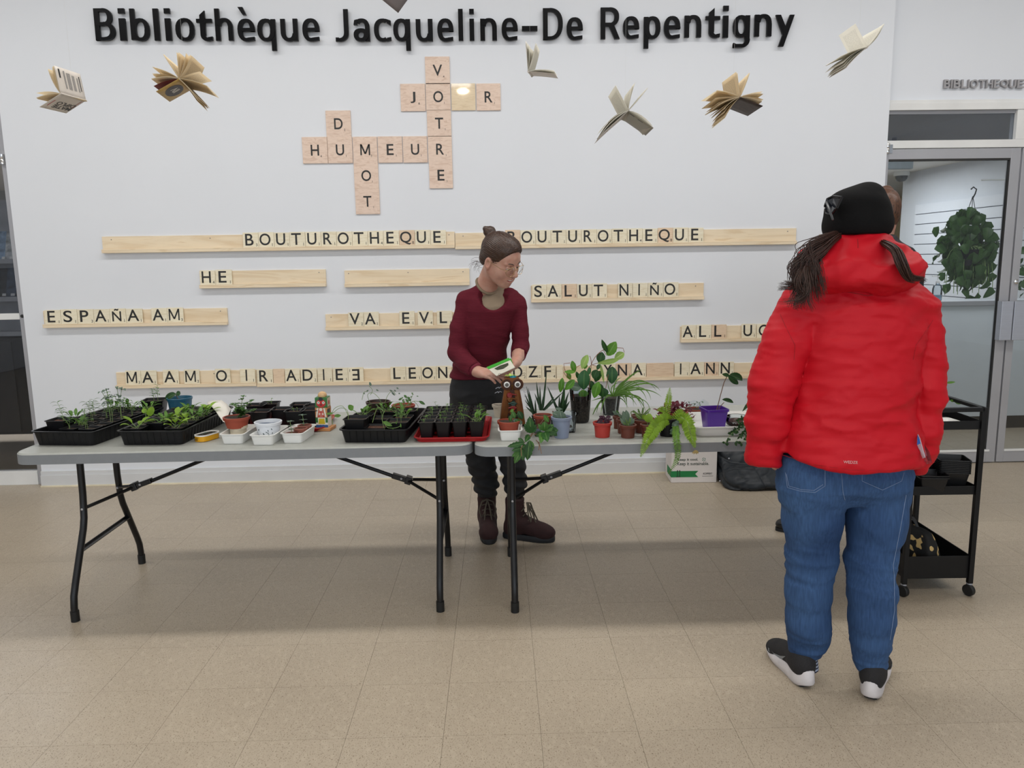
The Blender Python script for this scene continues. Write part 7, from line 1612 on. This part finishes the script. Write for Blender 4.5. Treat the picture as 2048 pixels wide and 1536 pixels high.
# seed packets held in the hands: things of their own
for k, (cn, lab, mm, dz) in enumerate([([(973, 735, -1.62), (1018, 716, -1.62), (1030, 735, -1.72), (993, 752, -1.74)], 'white and green seed packet held in her fingers, uppermost', 'pk_white', .008), ([(990, 731, -1.60), (1022, 717, -1.60), (1026, 728, -1.66), (996, 742, -1.68)], 'bright green seed packet behind the white one in her hands', 'pk_green', 0)]):
    c = [Y(*q) for q in cn]; ctr = sum(c, Vector())/4; t = thing('seed_packet', lab, 'seed packet', tuple(ctr), 0, 'seed packets in her hands'); nn_ = (c[1]-c[0]).cross(c[3]-c[0]).normalized()*.0012
    g = G().add([v-nn_ for v in c]+[v+nn_ for v in c], [(0, 1, 2, 3), (7, 6, 5, 4), (0, 4, 5, 1), (1, 5, 6, 2), (2, 6, 7, 3), (3, 7, 4, 0)])
    obj('packet', rel(g, t), mat(mm, srgb(214, 212, 198) if k == 0 else srgb(60, 160, 50), .5, var=.08, scale=60), t, smooth=False)
    if k == 0:
        f = lambda u, v: (c[0].lerp(c[1], u)).lerp(c[3].lerp(c[2], u), v)+(nn_ if nn_.dot(CO-ctr) > 0 else -nn_)*1.4
        obj('green_stripe', rel(G().add([f(0, 0), f(1, 0), f(1, .25), f(0, .25)], [(0, 1, 2, 3)]), t), mat('pk_green', srgb(60, 160, 50), .5), t, smooth=False); obj('dark_print', rel(G().add([f(.2, .38), f(.5, .33), f(.85, .4), f(.8, .6), (f(.5, .7)), f(.25, .6)], [(0, 1, 2, 3, 4, 5)]), t), mat('packet_print', srgb(60, 66, 50), .5, var=.6, scale=200), t, smooth=False)
# ---------------------------------------------------------------- woman in red jacket seen from behind
B = thing('person', 'woman in bright red jacket, blue jeans and black beanie seen from behind', 'person', (1.14, -2.72, 0))
BF = Field((.75, -3.05, .0), (1.55, -2.4, 1.75), .011)
yB = -2.70
BF.col([lvl(600, 1640, 1795, yB, .10), lvl(700, 1625, 1790, yB, .11), lvl(900, 1600, 1785, yB, .11)], .04).ell(tuple(L3(1712, 440, -2.72)), (.070, .088, .098), .02)
limb(BF, [(1715, 480, -2.72, 34), (1718, 600, -2.70, 40)]); limb(BF, [(1618, 620, yB, 32), (1552, 770, yB, 26), (1538, 865, -2.69, 18)]); limb(BF, [(1830, 630, yB, 32), (1848, 770, yB, 24), (1834, 868, -2.69, 16)])
limb(BF, [(1628, 985, yB, 45), (1624, 1130, yB, 34), (1615, 1250, -2.69, 22), (1612, 1330, -2.665, 18)]); limb(BF, [(1750, 985, yB, 45), (1740, 1130, -2.73, 34), (1742, 1250, -2.76, 22), (1744, 1350, -2.755, 18)])
HB = Field((.72, -2.85, .62), (1.5, -2.5, .95), .0035)
hand(HB, L3(1538, 868, -2.68), (.06, .12, -1), (-1, .1, 0), 1, [.5, .6, .6, .6], .93, tcurl=.4); hand(HB, L3(1834, 872, -2.68), (-.05, .12, -1), (1, .1, 0), -1, [.5, .6, .6, .6], .93, tcurl=.4)
skin('body', [BF, HB], m_skin, B)
# jeans
JF = Field((.78, -3.0, .05), (1.5, -2.42, .98), .0065)
JF.col([lvl(905, 1562, 1815, -2.70, .115), lvl(945, 1556, 1822, -2.705, .125), lvl(975, 1560, 1822, -2.705, .112), lvl(1000, 1568, 1818, -2.70, .085)], .04)
limb(JF, [(1626, 975, -2.71, 58), (1626, 1040, -2.70, 54), (1624, 1115, -2.69, 45.5), (1617, 1180, -2.70, 40), (1616, 1240, -2.69, 39), (1617, 1274, -2.675, 36), (1611, 1296, -2.668, 27)], .035, 1.0)
limb(JF, [(1755, 980, -2.71, 58), (1752, 1040, -2.71, 57), (1742, 1115, -2.73, 46), (1744, 1180, -2.76, 44), (1743, 1240, -2.765, 43), (1741, 1285, -2.765, 37), (1741, 1318, -2.76, 31)], .02, 1.0)
m, nt, bb = _new('blue_denim'); n_ = nt.nodes; tc = n_.new('ShaderNodeTexCoord')
def _nn(sc, st, det=4):
    mp = n_.new('ShaderNodeMapping'); mp.inputs['Scale'].default_value = st; nt.links.new(tc.outputs['Object'], mp.inputs[0]); q = n_.new('ShaderNodeTexNoise'); q.inputs['Scale'].default_value = sc; q.inputs['Detail'].default_value = det; nt.links.new(mp.outputs[0], q.inputs['Vector']); return q.outputs[0]
c1 = _ramp(nt, _nn(3.2, (1, 1, .8)), [(.35, srgb(42, 66, 104)), (.65, srgb(66, 96, 138))]); c2 = _ramp(nt, _nn(60, (3, 3, .35)), [(.3, (.72, .72, .72)), (.7, (1.15, 1.15, 1.15))])
mx = n_.new('ShaderNodeMix'); mx.data_type = 'RGBA'; mx.blend_type = 'MULTIPLY'; mx.inputs[0].default_value = .8; nt.links.new(c1, mx.inputs[6]); nt.links.new(c2, mx.inputs[7]); nt.links.new(mx.outputs[2], bb.inputs['Base Color']); bb.inputs['Roughness'].default_value = .85; bb.inputs['Specular IOR Level'].default_value = .2
m_jean = m
zk = L3(1620, 1130, -2.7)[2]
def jean_fold(V, n):
    z = V[:, 2]; kn = np.exp(-((z-zk)/.09)**2); an = np.clip((.32-z)/.2, 0, 1); hp = np.exp(-((z-.72)/.06)**2)
    s_ = ridge(V*np.array((.7, .7, 3.2)), 12, 3)
    return .0035*ridge(V*np.array((1, 1, 1.6)), 9, 6)+(kn*.0045+an*.0045+hp*.003)*s_
jn, jbv = skin('jeans', [JF], m_jean, B, jean_fold)
m_st = mat('denim_stitch', srgb(112, 132, 164), .8)
for pts in ([(1571, 945), (1575, 975), (1600, 982), (1630, 985), (1650, 972), (1650, 940)], [(1724, 945), (1724, 962), (1765, 980), (1803, 962), (1808, 945)], [(1683, 948), (1686, 985), (1690, 1000)], [(1573, 948), (1578, 972), (1602, 979), (1628, 981), (1646, 969)]):
    seam(jbv, pts, .0009, m_st, B, 'stitch_line')
seam(jbv, [(1812, 990), (1800, 1060), (1786, 1130), (1788, 1150), (1789, 1220), (1780, 1280)], .0012, m_st, B, 'side_seam')
# jacket
m_jk = mat('red_shell_fabric', srgb(192, 14, 32), .55, var=.03, scale=6, bump=.12, bscale=500, spec=.25)
m_seam = mat('red_seam', srgb(150, 10, 24), .7)
KF = Field((.66, -3.06, .66), (1.60, -2.38, 1.56), .0075)
KF.col([lvl(548, 1640, 1790, -2.69, .09), lvl(575, 1606, 1828, yB, .115), lvl(610, 1590, 1848, yB, .14), lvl(660, 1590, 1842, yB, .15), lvl(720, 1590, 1832, -2.705, .15), lvl(800, 1576, 1824, -2.71, .152), lvl(870, 1556, 1832, -2.715, .16), lvl(925, 1543, 1838, -2.72, .168), lvl(965, 1538, 1842, -2.72, .17)], .03)
a, b_, c_ = L3(1540, 903, -2.88), L3(1700, 946, -2.88), L3(1830, 942, -2.88)
x_, y_, z_ = np.meshgrid(*KF.ax, indexing='ij', sparse=True)
hemz = np.interp(x_.ravel(), [a[0], L3(1620, 934, -2.88)[0], b_[0], c_[0]], [a[2], L3(1620, 934, -2.88)[2], b_[2], c_[2]]).reshape(x_.shape).astype(np.float32); KF.F = np.maximum(KF.F, hemz-z_)
KS = Field((.66, -3.06, .66), (1.60, -2.38, 1.56), .0075)
limb(KS, [(1650, 575, yB, 38), (1606, 612, -2.71, 44), (1573, 690, -2.725, 45), (1546, 770, -2.74, 43), (1534, 840, -2.73, 40), (1529, 900, -2.71, 36), (1529, 925, -2.705, 33)], .012)
limb(KS, [(1790, 575, yB, 38), (1832, 620, -2.71, 42), (1848, 700, -2.725, 36), (1853, 780, -2.74, 33), (1849, 850, -2.73, 32), (1838, 905, -2.71, 27), (1836, 925, -2.705, 25)], .012)
KS.plane((-.10, 0, -1), tuple(L3(1528, 926, -2.70)))
zz = z_*np.ones_like(KF.F); kk = np.where(zz > L3(1600, 640, -2.7)[2], .035, .007).astype(np.float32); hh = np.clip(.5+.5*(KF.F-KS.F)/kk, 0, 1); KF.F = KF.F*(1-hh)+KS.F*hh-kk*hh*(1-hh)
def jk_fold(V, n):
    z = V[:, 2]; x = V[:, 0]
    tl = np.stack([x*.8+z*.35, V[:, 1], z*2.0-x*.5], 1); tr = np.stack([x*.8-z*.35, V[:, 1], z*2.0+x*.5], 1); w = np.clip((x-1.05)/.25, 0, 1)
    r = .0075*(ridge(tl, 6.5, 11)*(1-w)+ridge(tr, 6.5, 15)*w)+.0042*ridge(V*np.array((.8, 1, 2.4)), 13, 12)
    arm = np.clip((np.abs(x-1.16)-.22)/.05, 0, 1); r += arm*.0042*ridge(V*np.array((.6, .6, 1.6)), 11, 16)
    waist = np.exp(-((z-.98)/.16)**2)*(1-arm); r += waist*.0055*ridge(V*np.array((.35, 1, 3.4)), 9, 14)
    return r
jk, kbv = skin('jacket', [KF], m_jk, B, jk_fold, 2)
HFh = Field((.80, -3.0, 1.28), (1.50, -2.42, 1.56), .0065)
HFh.ell(tuple(L3(1720, 545, -2.80)), (.185, .10, .060), .0).ell(tuple(L3(1675, 535, -2.79)), (.12, .095, .07), .03).ell(tuple(L3(1770, 545, -2.78)), (.115, .095, .06), .03).ell(tuple(L3(1717, 510, -2.76)), (.125, .105, .06), .03).cap(tuple(L3(1610, 520, -2.70)), tuple(L3(1665, 520, -2.74)), .03, .06, .03).cap(tuple(L3(1836, 528, -2.70)), tuple(L3(1790, 530, -2.74)), .022, .055, .03)
HFh.col([lvl(515, 1650, 1795, -2.72, .115), lvl(476, 1672, 1772, -2.72, .10)], .02)
HFh.ell(tuple(L3(1715, 430, -2.71)), (.083, .095, .10), .01, cut=True)
hd, hbv = skin('hood', [HFh], m_jk, B, lambda V, n: .0095*ridge(np.stack([V[:, 0]*.6+V[:, 2]*.5, V[:, 1], V[:, 2]*2.2-V[:, 0]*.6], 1), 10, 21)+.003*ridge(V*np.array((.7, 1, 1.8)), 24, 22), 2)
seam(kbv, [(1640, 566), (1668, 578), (1735, 592), (1800, 580), (1835, 556)], .0016, m_seam, B, 'hood_seam'); seam(kbv, [(1562, 909), (1590, 918), (1620, 928), (1700, 940), (1780, 941), (1815, 938)], .0008, m_seam, B, 'hem_seam', off=-.0002)
seam(kbv, [(1560, 628), (1572, 655), (1590, 690), (1588, 720)], .0007, m_seam, B, 'sleeve_seam'); seam(kbv, [(1866, 640), (1850, 665), (1832, 690), (1826, 720)], .0007, m_seam, B, 'sleeve_seam')
seam(hbv, [(1715, 478), (1716, 488), (1716, 496)], .001, m_seam, B, 'hood_seam')
g = text_box('WEDZE', 0, 1, 0, 1, 0, 1, .01); r = G(); r.f = g.f
r.v = [tuple(hitpt(kbv, 1687+28*q[0], 926.5-5.5*q[2]+1.2*q[0], .0012-.0006*q[1]) or Vector()) for q in g.v]; obj('maker_lettering', rel(r, B), mat('silver_print', srgb(206, 150, 150), .5), B, smooth=False)
# beanie
NF = Field((.95, -2.92, 1.46), (1.33, -2.55, 1.74), .005)
yN = -2.73
NF.ell(tuple(L3(1714, 450, yN)), (.099, .112, .078), 0).ell(tuple(L3(1722, 415, yN)), (.078, .088, .058), .03).ell(tuple(L3(1735, 386, yN)), (.040, .05, .030), .03).ell(tuple(L3(1697, 412, yN)), (.060, .075, .045), .03).plane((0, 0, -1), tuple(L3(1712, 470, yN)))
bn, nbv = skin('beanie', [NF], mat('black_knit', srgb(12, 12, 13), .9, var=.2, scale=200, bump=.4, bscale=500, spec=.2), B, lambda V, n: .0035*ridge(V*np.array((1.4, 1, .8)), 8, 31), 2)
CFd = Field((.95, -2.92, 1.42), (1.33, -2.55, 1.62), .005)
CFd.col([lvl(489, 1643, 1781, yN, .126), lvl(470, 1640, 1782, yN, .130), lvl(452, 1643, 1782, yN, .130), lvl(438, 1646, 1781, yN, .127)], 0).plane((-.10, 0, 1), tuple(L3(1712, 445, yN)))
skin('beanie_cuff', [CFd], _M['black_knit'], bn, lambda V, n: .002*ridge(V, 12, 33), 2)
# sunglasses pushed up on the hat
t = thing('sunglasses', 'dark sunglasses pushed up on the side of the black beanie', 'sunglasses', tuple(Y(1664, 415, -2.78)))
m_sg = mat('sunglass_black', (.006, .006, .008), .12)
q = [Y(1684, 395, -2.83), Y(1666, 393, -2.79), Y(1655, 398, -2.77), Y(1650, 412, -2.77), Y(1653, 425, -2.78), Y(1662, 429, -2.81), Y(1674, 416, -2.84)]
obj('frame', rel(G().tube(q+[q[0]], .0042, 8), t), m_sg, t); obj('lens', rel(G().add(q, [tuple(range(len(q)))]), t), mat('smoked_lens', (.012, .014, .02), .15), t, smooth=False)
obj('temple', rel(G().tube([Y(1653, 404, -2.77), Y(1659, 420, -2.84), Y(1666, 440, -2.86)], [.0045, .0035, .003], 8), t), mat('grey_temple', srgb(60, 62, 66), .3), t)
# ponytail locks
def locks(cps, n, spread, seed, r0=.0018, clumps=7):
    R = random.Random(seed); g = G(); base = [Y(*c_) for c_ in cps]; m_ = len(cps)
    cl = [(Vector((R.gauss(0, 1), R.gauss(0, .7), R.gauss(0, 1))), Vector((R.uniform(-1, 1), R.uniform(-.6, .4), R.uniform(-.9, .4))), R.uniform(0, 6), R.uniform(5, 9), R.uniform(.8, 1.1)) for _ in range(clumps)]
    for k in range(n):
        co, ct_, ph, fq, ln = cl[k % clumps]; o = Vector((R.gauss(0, 1), R.gauss(0, .8), R.gauss(0, 1)))*.32; tip = (ct_+Vector((R.uniform(-1, 1), R.uniform(-1, 1), R.uniform(-1, 1)))*.22)*spread[1]; pts = []
        for i in range(15):
            t_ = i/14; u = min(t_*ln, 1.0)*(m_-1); a = int(min(u, m_-2)); f = u-a; p0 = base[max(a-1, 0)]; p1 = base[a]; p2 = base[a+1]; p3 = base[min(a+2, m_-1)]
            p_ = .5*((2*p1)+(p2-p0)*f+(2*p0-5*p1+4*p2-p3)*f*f+(3*p1-p0-3*p2+p3)*f**3)
            w_ = spread[0]*(.4+.85*math.sin(PI*min(1, t_*.8+.05))); cv = Vector((math.sin(ph+t_*fq), .4*math.cos(ph+t_*fq), math.cos(ph*1.3+t_*fq)))*spread[0]*.45*t_
            pts.append(p_+(co*.8+o)*w_*.75+cv+tip*t_**2.2)
        g.tube(pts, [r0*(1.15-t/14) for t in range(15)], 4)
    return g
obj('hair', rel(locks([(1672, 478, -2.80), (1640, 500, -2.84), (1612, 525, -2.85), (1600, 552, -2.86), (1594, 585, -2.88)], 460, (.029, .060), 3, .0017, 9), B), m_hair2, B, ang=0)
obj('hair', rel(locks([(1640, 505, -2.84), (1608, 540, -2.86), (1590, 572, -2.87), (1560, 566, -2.87)], 90, (.010, .02), 4, .0014, 4).join(locks([(1612, 540, -2.87), (1606, 575, -2.89), (1598, 596, -2.9)], 110, (.016, .045), 6, .0016, 5)), B), m_hair2, B, ang=0)
obj('hair', rel(locks([(1768, 484, -2.86), (1797, 500, -2.915), (1810, 528, -2.93), (1822, 553, -2.92), (1846, 557, -2.90)], 170, (.011, .014), 5, .0017, 5), B), m_hair2, B, ang=0)
# running shoes
m_sw1 = mat('white_foam_sole', srgb(206, 202, 204), .6, var=.08, scale=25); m_sh = mat('black_mesh_upper', srgb(32, 31, 33), .85, var=.2, scale=300, bump=.4, bscale=400); m_sh2 = mat('grey_swoosh', srgb(126, 132, 138), .4)
def runner(loc, rz, side):
    M_ = Matrix.Translation(loc) @ Matrix.Rotation(rz, 4, 'Z')
    ol = foot_outline(.285, .040, .049)
    def zt(y): return .052-.030*max(0, (y+.06)/.2)+(.02*max(0, -(y+.09)/.05))
    prof = [(.80, .90, lambda y: .0+.012*max(0, (y-.08)/.06)+.016*max(0, -(y+.105)/.035)), (.98, 1.0, lambda y: .012+.010*max(0, (y-.08)/.06)+.010*max(0, -(y+.105)/.035)), (1.06, 1.03, lambda y: .028), (.98, 1.0, lambda y: zt(y)), (.86, .93, lambda y: zt(y)+.006)]
    g = G().loft([[(x*a_, y*b2, f(y)) for x, y in ol] for a_, b2, f in prof]); so = obj('sole', rel(g.xf(M_), B), m_sw1, B, ang=60)
    g = G().loft([[(x*a_, -.02-.118+abs(y)*.0+(y+.14)*.3*1, z) for x, y in foot_outline(.1, .03, .034)] for a_, z in ((.8, .002), (1, .014))]); obj('heel_patch', rel(g.xf(M_), B), m_bsole, so)
    f = Field((-.065, -.15, .02), (.065, .15, .14), .0045)
    f.cap((0, -.085, .08), (0, -.08, .098), .038, .036, .01).ell((0, -.092, .075), (.038, .046, .055), .015).cap((0, -.05, .078), (0, .06, .048), .038, .036, .03).ell((0, .085, .042), (.045, .05, .030), .02).cap((0, -.07, .10), (0, -.062, .15), .027, .031, .004, cut=True)
    V, Q = f.mesh(); V = (np.array(M_.to_3x3())@V.T).T+np.array(loc); up, ubv = skin('shoe', [(V, Q)], m_sh, B)
    g = G()
    sw_ = [(-.045, .082), (-.005, .050), (.04, .034), (.075, .040), (.088, .056), (.078, .050), (.045, .046), (.0, .060)]
    pts = []
    for s2 in (-1, 1):
        vs = []
        for y, z in sw_:
            h_ = ubv.ray_cast(M_ @ Vector((s2*.12, y, z)), (M_.to_3x3() @ Vector((-s2, 0, 0))))
            vs.append((h_[0]+h_[1]*.0015) if h_[0] else M_ @ Vector((s2*.045, y, z)))
        n_ = len(g.v); g.add(vs, [(0, 1, 7), (1, 2, 6, 7), (2, 3, 5, 6), (3, 4, 5)])
    obj('side_logo', rel(g, B), m_sh2, up, smooth=False)
    g = G()
    for k in range(4): y = .0+k*.018; z = .098-k*.012; g.tube([M_ @ Vector((-.018, y, z-.006)), M_ @ Vector((0, y, z+.004)), M_ @ Vector((.018, y, z-.006))], .0022, 5)
    obj('laces', rel(g, B), m_sh2, up); return up
p_ = Z(1619, 1384); runner((p_.x-.014, p_.y+.14, 0), .10, 1); p_ = Z(1740, 1408); runner((p_.x+.075, p_.y+.12, 0), -.58, -1)
c_ = L3(1622, 1318, -2.72); sc_ = obj('sock', rel(G().tube([Y(1613, 1295, -2.668), Y(1615, 1318, -2.667), Y(1617, 1338, -2.667)], .034, 16), B), stripe_cloth('striped_sock', srgb(170, 180, 200), srgb(50, 54, 70), .012), B)
obj('sock', rel(G().tube([Y(1742, 1320, -2.757), Y(1743, 1352, -2.757)], .034, 16), B), _M.get('striped_sock') or sc_.data.materials[0], B)
# leaflet and bottle bag in the jacket's side pocket
t = thing('pocket_leaflet', 'blue and white folded leaflet sticking from the side of the red jacket', 'leaflet', tuple(Y(1841, 900, -2.80)))
obj('sheet', rel(G().add([Y(1836, 868, -2.84), Y(1840, 876, -2.86), Y(1851, 915, -2.86), Y(1846, 917, -2.84), Y(1835, 892, -2.84)], [(0, 1, 2, 3, 4)]), t), mat('leaflet_white', srgb(210, 218, 232), .4, var=.05), t, smooth=False).modifiers.new('s', 'SOLIDIFY').thickness = .001
obj('blue_print', rel(G().add([Y(1835, 870, -2.868), Y(1839, 878, -2.868), Y(1841, 887, -2.868), Y(1834, 890, -2.868)], [(0, 1, 2, 3)]), t), mat('leaflet_blue', srgb(30, 80, 160), .4), t, smooth=False)
obj('clear_sleeve', rel(G().tube([Y(1838, 880, -2.79), Y(1848, 905, -2.80), Y(1852, 925, -2.80)], [.006, .016, .018], 8), t), m_cl, t)
# ---------------------------------------------------------------- third person, mostly hidden
P3 = thing('person', 'person in black with brown hair bun, almost hidden behind the red jacket', 'person', (1.60, -1.15, 0))
yC = -1.12
F3 = Field((1.2, -1.5, .0), (2.25, -.8, 1.95), .012)
F3.ell(tuple(L3(1766, 428, yC)), (.072, .080, .112), 0).ell(tuple(L3(1766, 436, yC)+np.array((-.05, -.035, -.03))), (.045, .045, .07), .03).cap(tuple(L3(1766, 436, yC)+np.array((-.093, -.062, .0))), tuple(L3(1766, 436, yC)+np.array((-.108, -.072, -.03))), .008, .012, .012); limb(F3, [(1766, 455, yC, 20), (1762, 510, yC, 22)]); F3.col([lvl(520, 1700, 1812, yC, .09), lvl(620, 1690, 1800, yC, .1), lvl(800, 1650, 1760, yC, .1)], .03)
limb(F3, [(1700, 540, yC, 16), (1672, 660, yC, 13), (1668, 760, yC-.1, 11)]); limb(F3, [(1812, 535, yC, 16), (1818, 650, yC, 13), (1810, 740, yC-.1, 11)])
for wx, wy in ((1668, 760), (1810, 740)): hand(F3, L3(wx, wy, yC-.1), (0, -.3, -1), (-1, 0, 0), 1, .5, .95)
limb(F3, [(1675, 810, yC, 24), (1645, 940, yC, 18), (1615, 1040, yC, 11)]); limb(F3, [(1740, 810, yC, 24), (1745, 940, yC, 18), (1748, 1035, yC, 11)])
skin('body', [F3], m_skin, P3)
C3 = Field((1.2, -1.5, .03), (2.3, -.8, 1.72), .012)
C3.col([lvl(470, 1750, 1786, yC, .06), lvl(484, 1738, 1796, yC, .075), lvl(498, 1708, 1822, yC, .10), lvl(560, 1690, 1838, yC, .13), lvl(700, 1665, 1800, yC, .13), lvl(820, 1648, 1785, yC, .14)], .03)
limb(C3, [(1706, 535, yC, 24), (1672, 660, yC, 20), (1668, 745, yC-.09, 15)]); limb(C3, [(1815, 530, yC, 26), (1820, 650, yC, 20), (1811, 725, yC-.09, 15)])
skin('coat', [C3], mat('black_coat', srgb(20, 20, 26), .6, var=.2), P3, lambda V, n: .006*ridge(V, 8, 41))
C4 = Field((1.2, -1.5, .03), (2.2, -.8, .95), .012)
C4.col([lvl(790, 1655, 1775, yC, .13), lvl(840, 1655, 1775, yC, .13)], .03); limb(C4, [(1678, 830, yC, 32), (1645, 940, yC, 26), (1618, 1030, yC, 18)]); limb(C4, [(1742, 830, yC, 32), (1745, 940, yC, 26), (1747, 1028, yC, 18)])
skin('trousers', [C4], mat('black_trousers', srgb(22, 22, 24), .8), P3)
Hh = Field((1.6, -1.4, 1.5), (2.1, -.85, 1.95), .008)
Hh.ell(tuple(L3(1768, 420, yC+.005)), (.082, .10, .112), 0).ell(tuple(L3(1772, 381, yC+.02)), (.034, .034, .026), .01).ell(tuple(L3(1783, 452, yC+.02)), (.035, .05, .04), .02).ell(tuple(L3(1766, 440, yC)+np.array((-.085, -.075, -.01))), (.075, .075, .085), .01, cut=True)
skin('hair', [Hh], hairmat('chestnut_hair', srgb(92, 60, 42), srgb(48, 30, 22)), P3, lambda V, n: .002*ridge(V*np.array((3, 3, 1)), 20, 43))
for dx, dy in ((-.074, -.026), (-.050, -.062)):
    e_ = Vector(L3(1766, 430, yC))+Vector((dx, dy, 0)); obj('eyeball', rel(G().sph(e_, .0105, 12, 8), P3), m_eyew, P3); obj('iris', rel(G().sph(e_+Vector((-.0055, -.0035, -.001)), .006, 10, 6), P3), m_iris, P3)
e_ = Vector(L3(1766, 436, yC))+Vector((-.086, -.060, -.062)); obj('lips', rel(G().tube([e_+Vector((.014, -.022, .001)), e_, e_+Vector((-.014, .022, .001))], [.002, .006, .002], 8), P3), m_lip, P3)
obj('ear', rel(G().sph(Y(1783, 442, yC-.085), .02, 12, 8, (.5, .7, 1.3)), P3), m_skin, P3)
for q, rz in (((1582, 1066), 1.35), ((1752, 1050), 1.2)):
    p_ = Z(*q); loc = (p_.x+.075, p_.y+.02, 0); M_ = Matrix.Translation(loc) @ Matrix.Rotation(rz, 4, 'Z')
    f = Field((-.06, -.15, .0), (.06, .16, .16), .006); f.cap((0, -.08, .06), (0, -.075, .12), .042, .04, .02).cap((0, -.04, .06), (0, .06, .04), .04, .038, .03).ell((0, .1, .035), (.042, .045, .03), .02).plane((0, 0, -1), (0, 0, .015))
    V, Q = f.mesh(); V = (np.array(M_.to_3x3())@V.T).T+np.array(loc); sh_, _ = skin('shoe', [(V, Q)], mat('black_leather', srgb(20, 20, 22), .35), P3)
    obj('sole', rel(G().loft([[(x, y*1.0+.005, z) for x, y in foot_outline(.28, .038, .044)] for z in (0, .018)]).xf(M_), P3), m_bsole, sh_)
# ---------------------------------------------------------------- puffer jacket on the floor
Q0 = Z(1490, 975)
t = thing('puffer_jacket', 'black quilted puffer jacket lying on the floor against the wall', 'jacket', (1.68, -.25, 0))
PFk = Field((1.26, -.66, -.0), (2.0, -.02, .42), .0075)
PFk.col([(0, 1.70, -.31, .225, .20), (.05, 1.70, -.29, .225, .19), (.14, 1.69, -.21, .205, .13), (.24, 1.675, -.15, .19, .09), (.33, 1.68, -.13, .16, .06)], 0, ex=3.4).ell((1.545, -.38, .05), (.07, .09, .06), .03).ell((1.74, -.40, .03), (.10, .10, .05), .03).ell((1.56, -.15, .28), (.075, .07, .05), .03).plane((0, 0, -1), (0, 0, .002))
def quilt(V, n):
    w_ = .25*nz(V, 5, 2); s_ = V[:, 2]-V[:, 1]*.35+.02*w_; r = 0
    for q in (.10, .185, .265, .35): r = r-.022*np.exp(-np.abs(s_-q)/.011)
    for q in (1.67, 1.86): r = r-.016*np.exp(-np.abs(V[:, 0]+.25*(V[:, 2]-.2)+.015*w_-q)/.009)
    return r+.008*ridge(V, 9, 51)+.003*ridge(V, 30, 52)
skin('jacket_shell', [PFk], mat('black_nylon', srgb(26, 32, 38), .5, var=.15, scale=20), t, quilt)
g = G()
for a, b_ in ((1458, 917), (1440, 962)): g.sph(Y(a, b_, -.30), .006, 8, 6)
obj('snap_button', rel(g, t), m_plate, t)
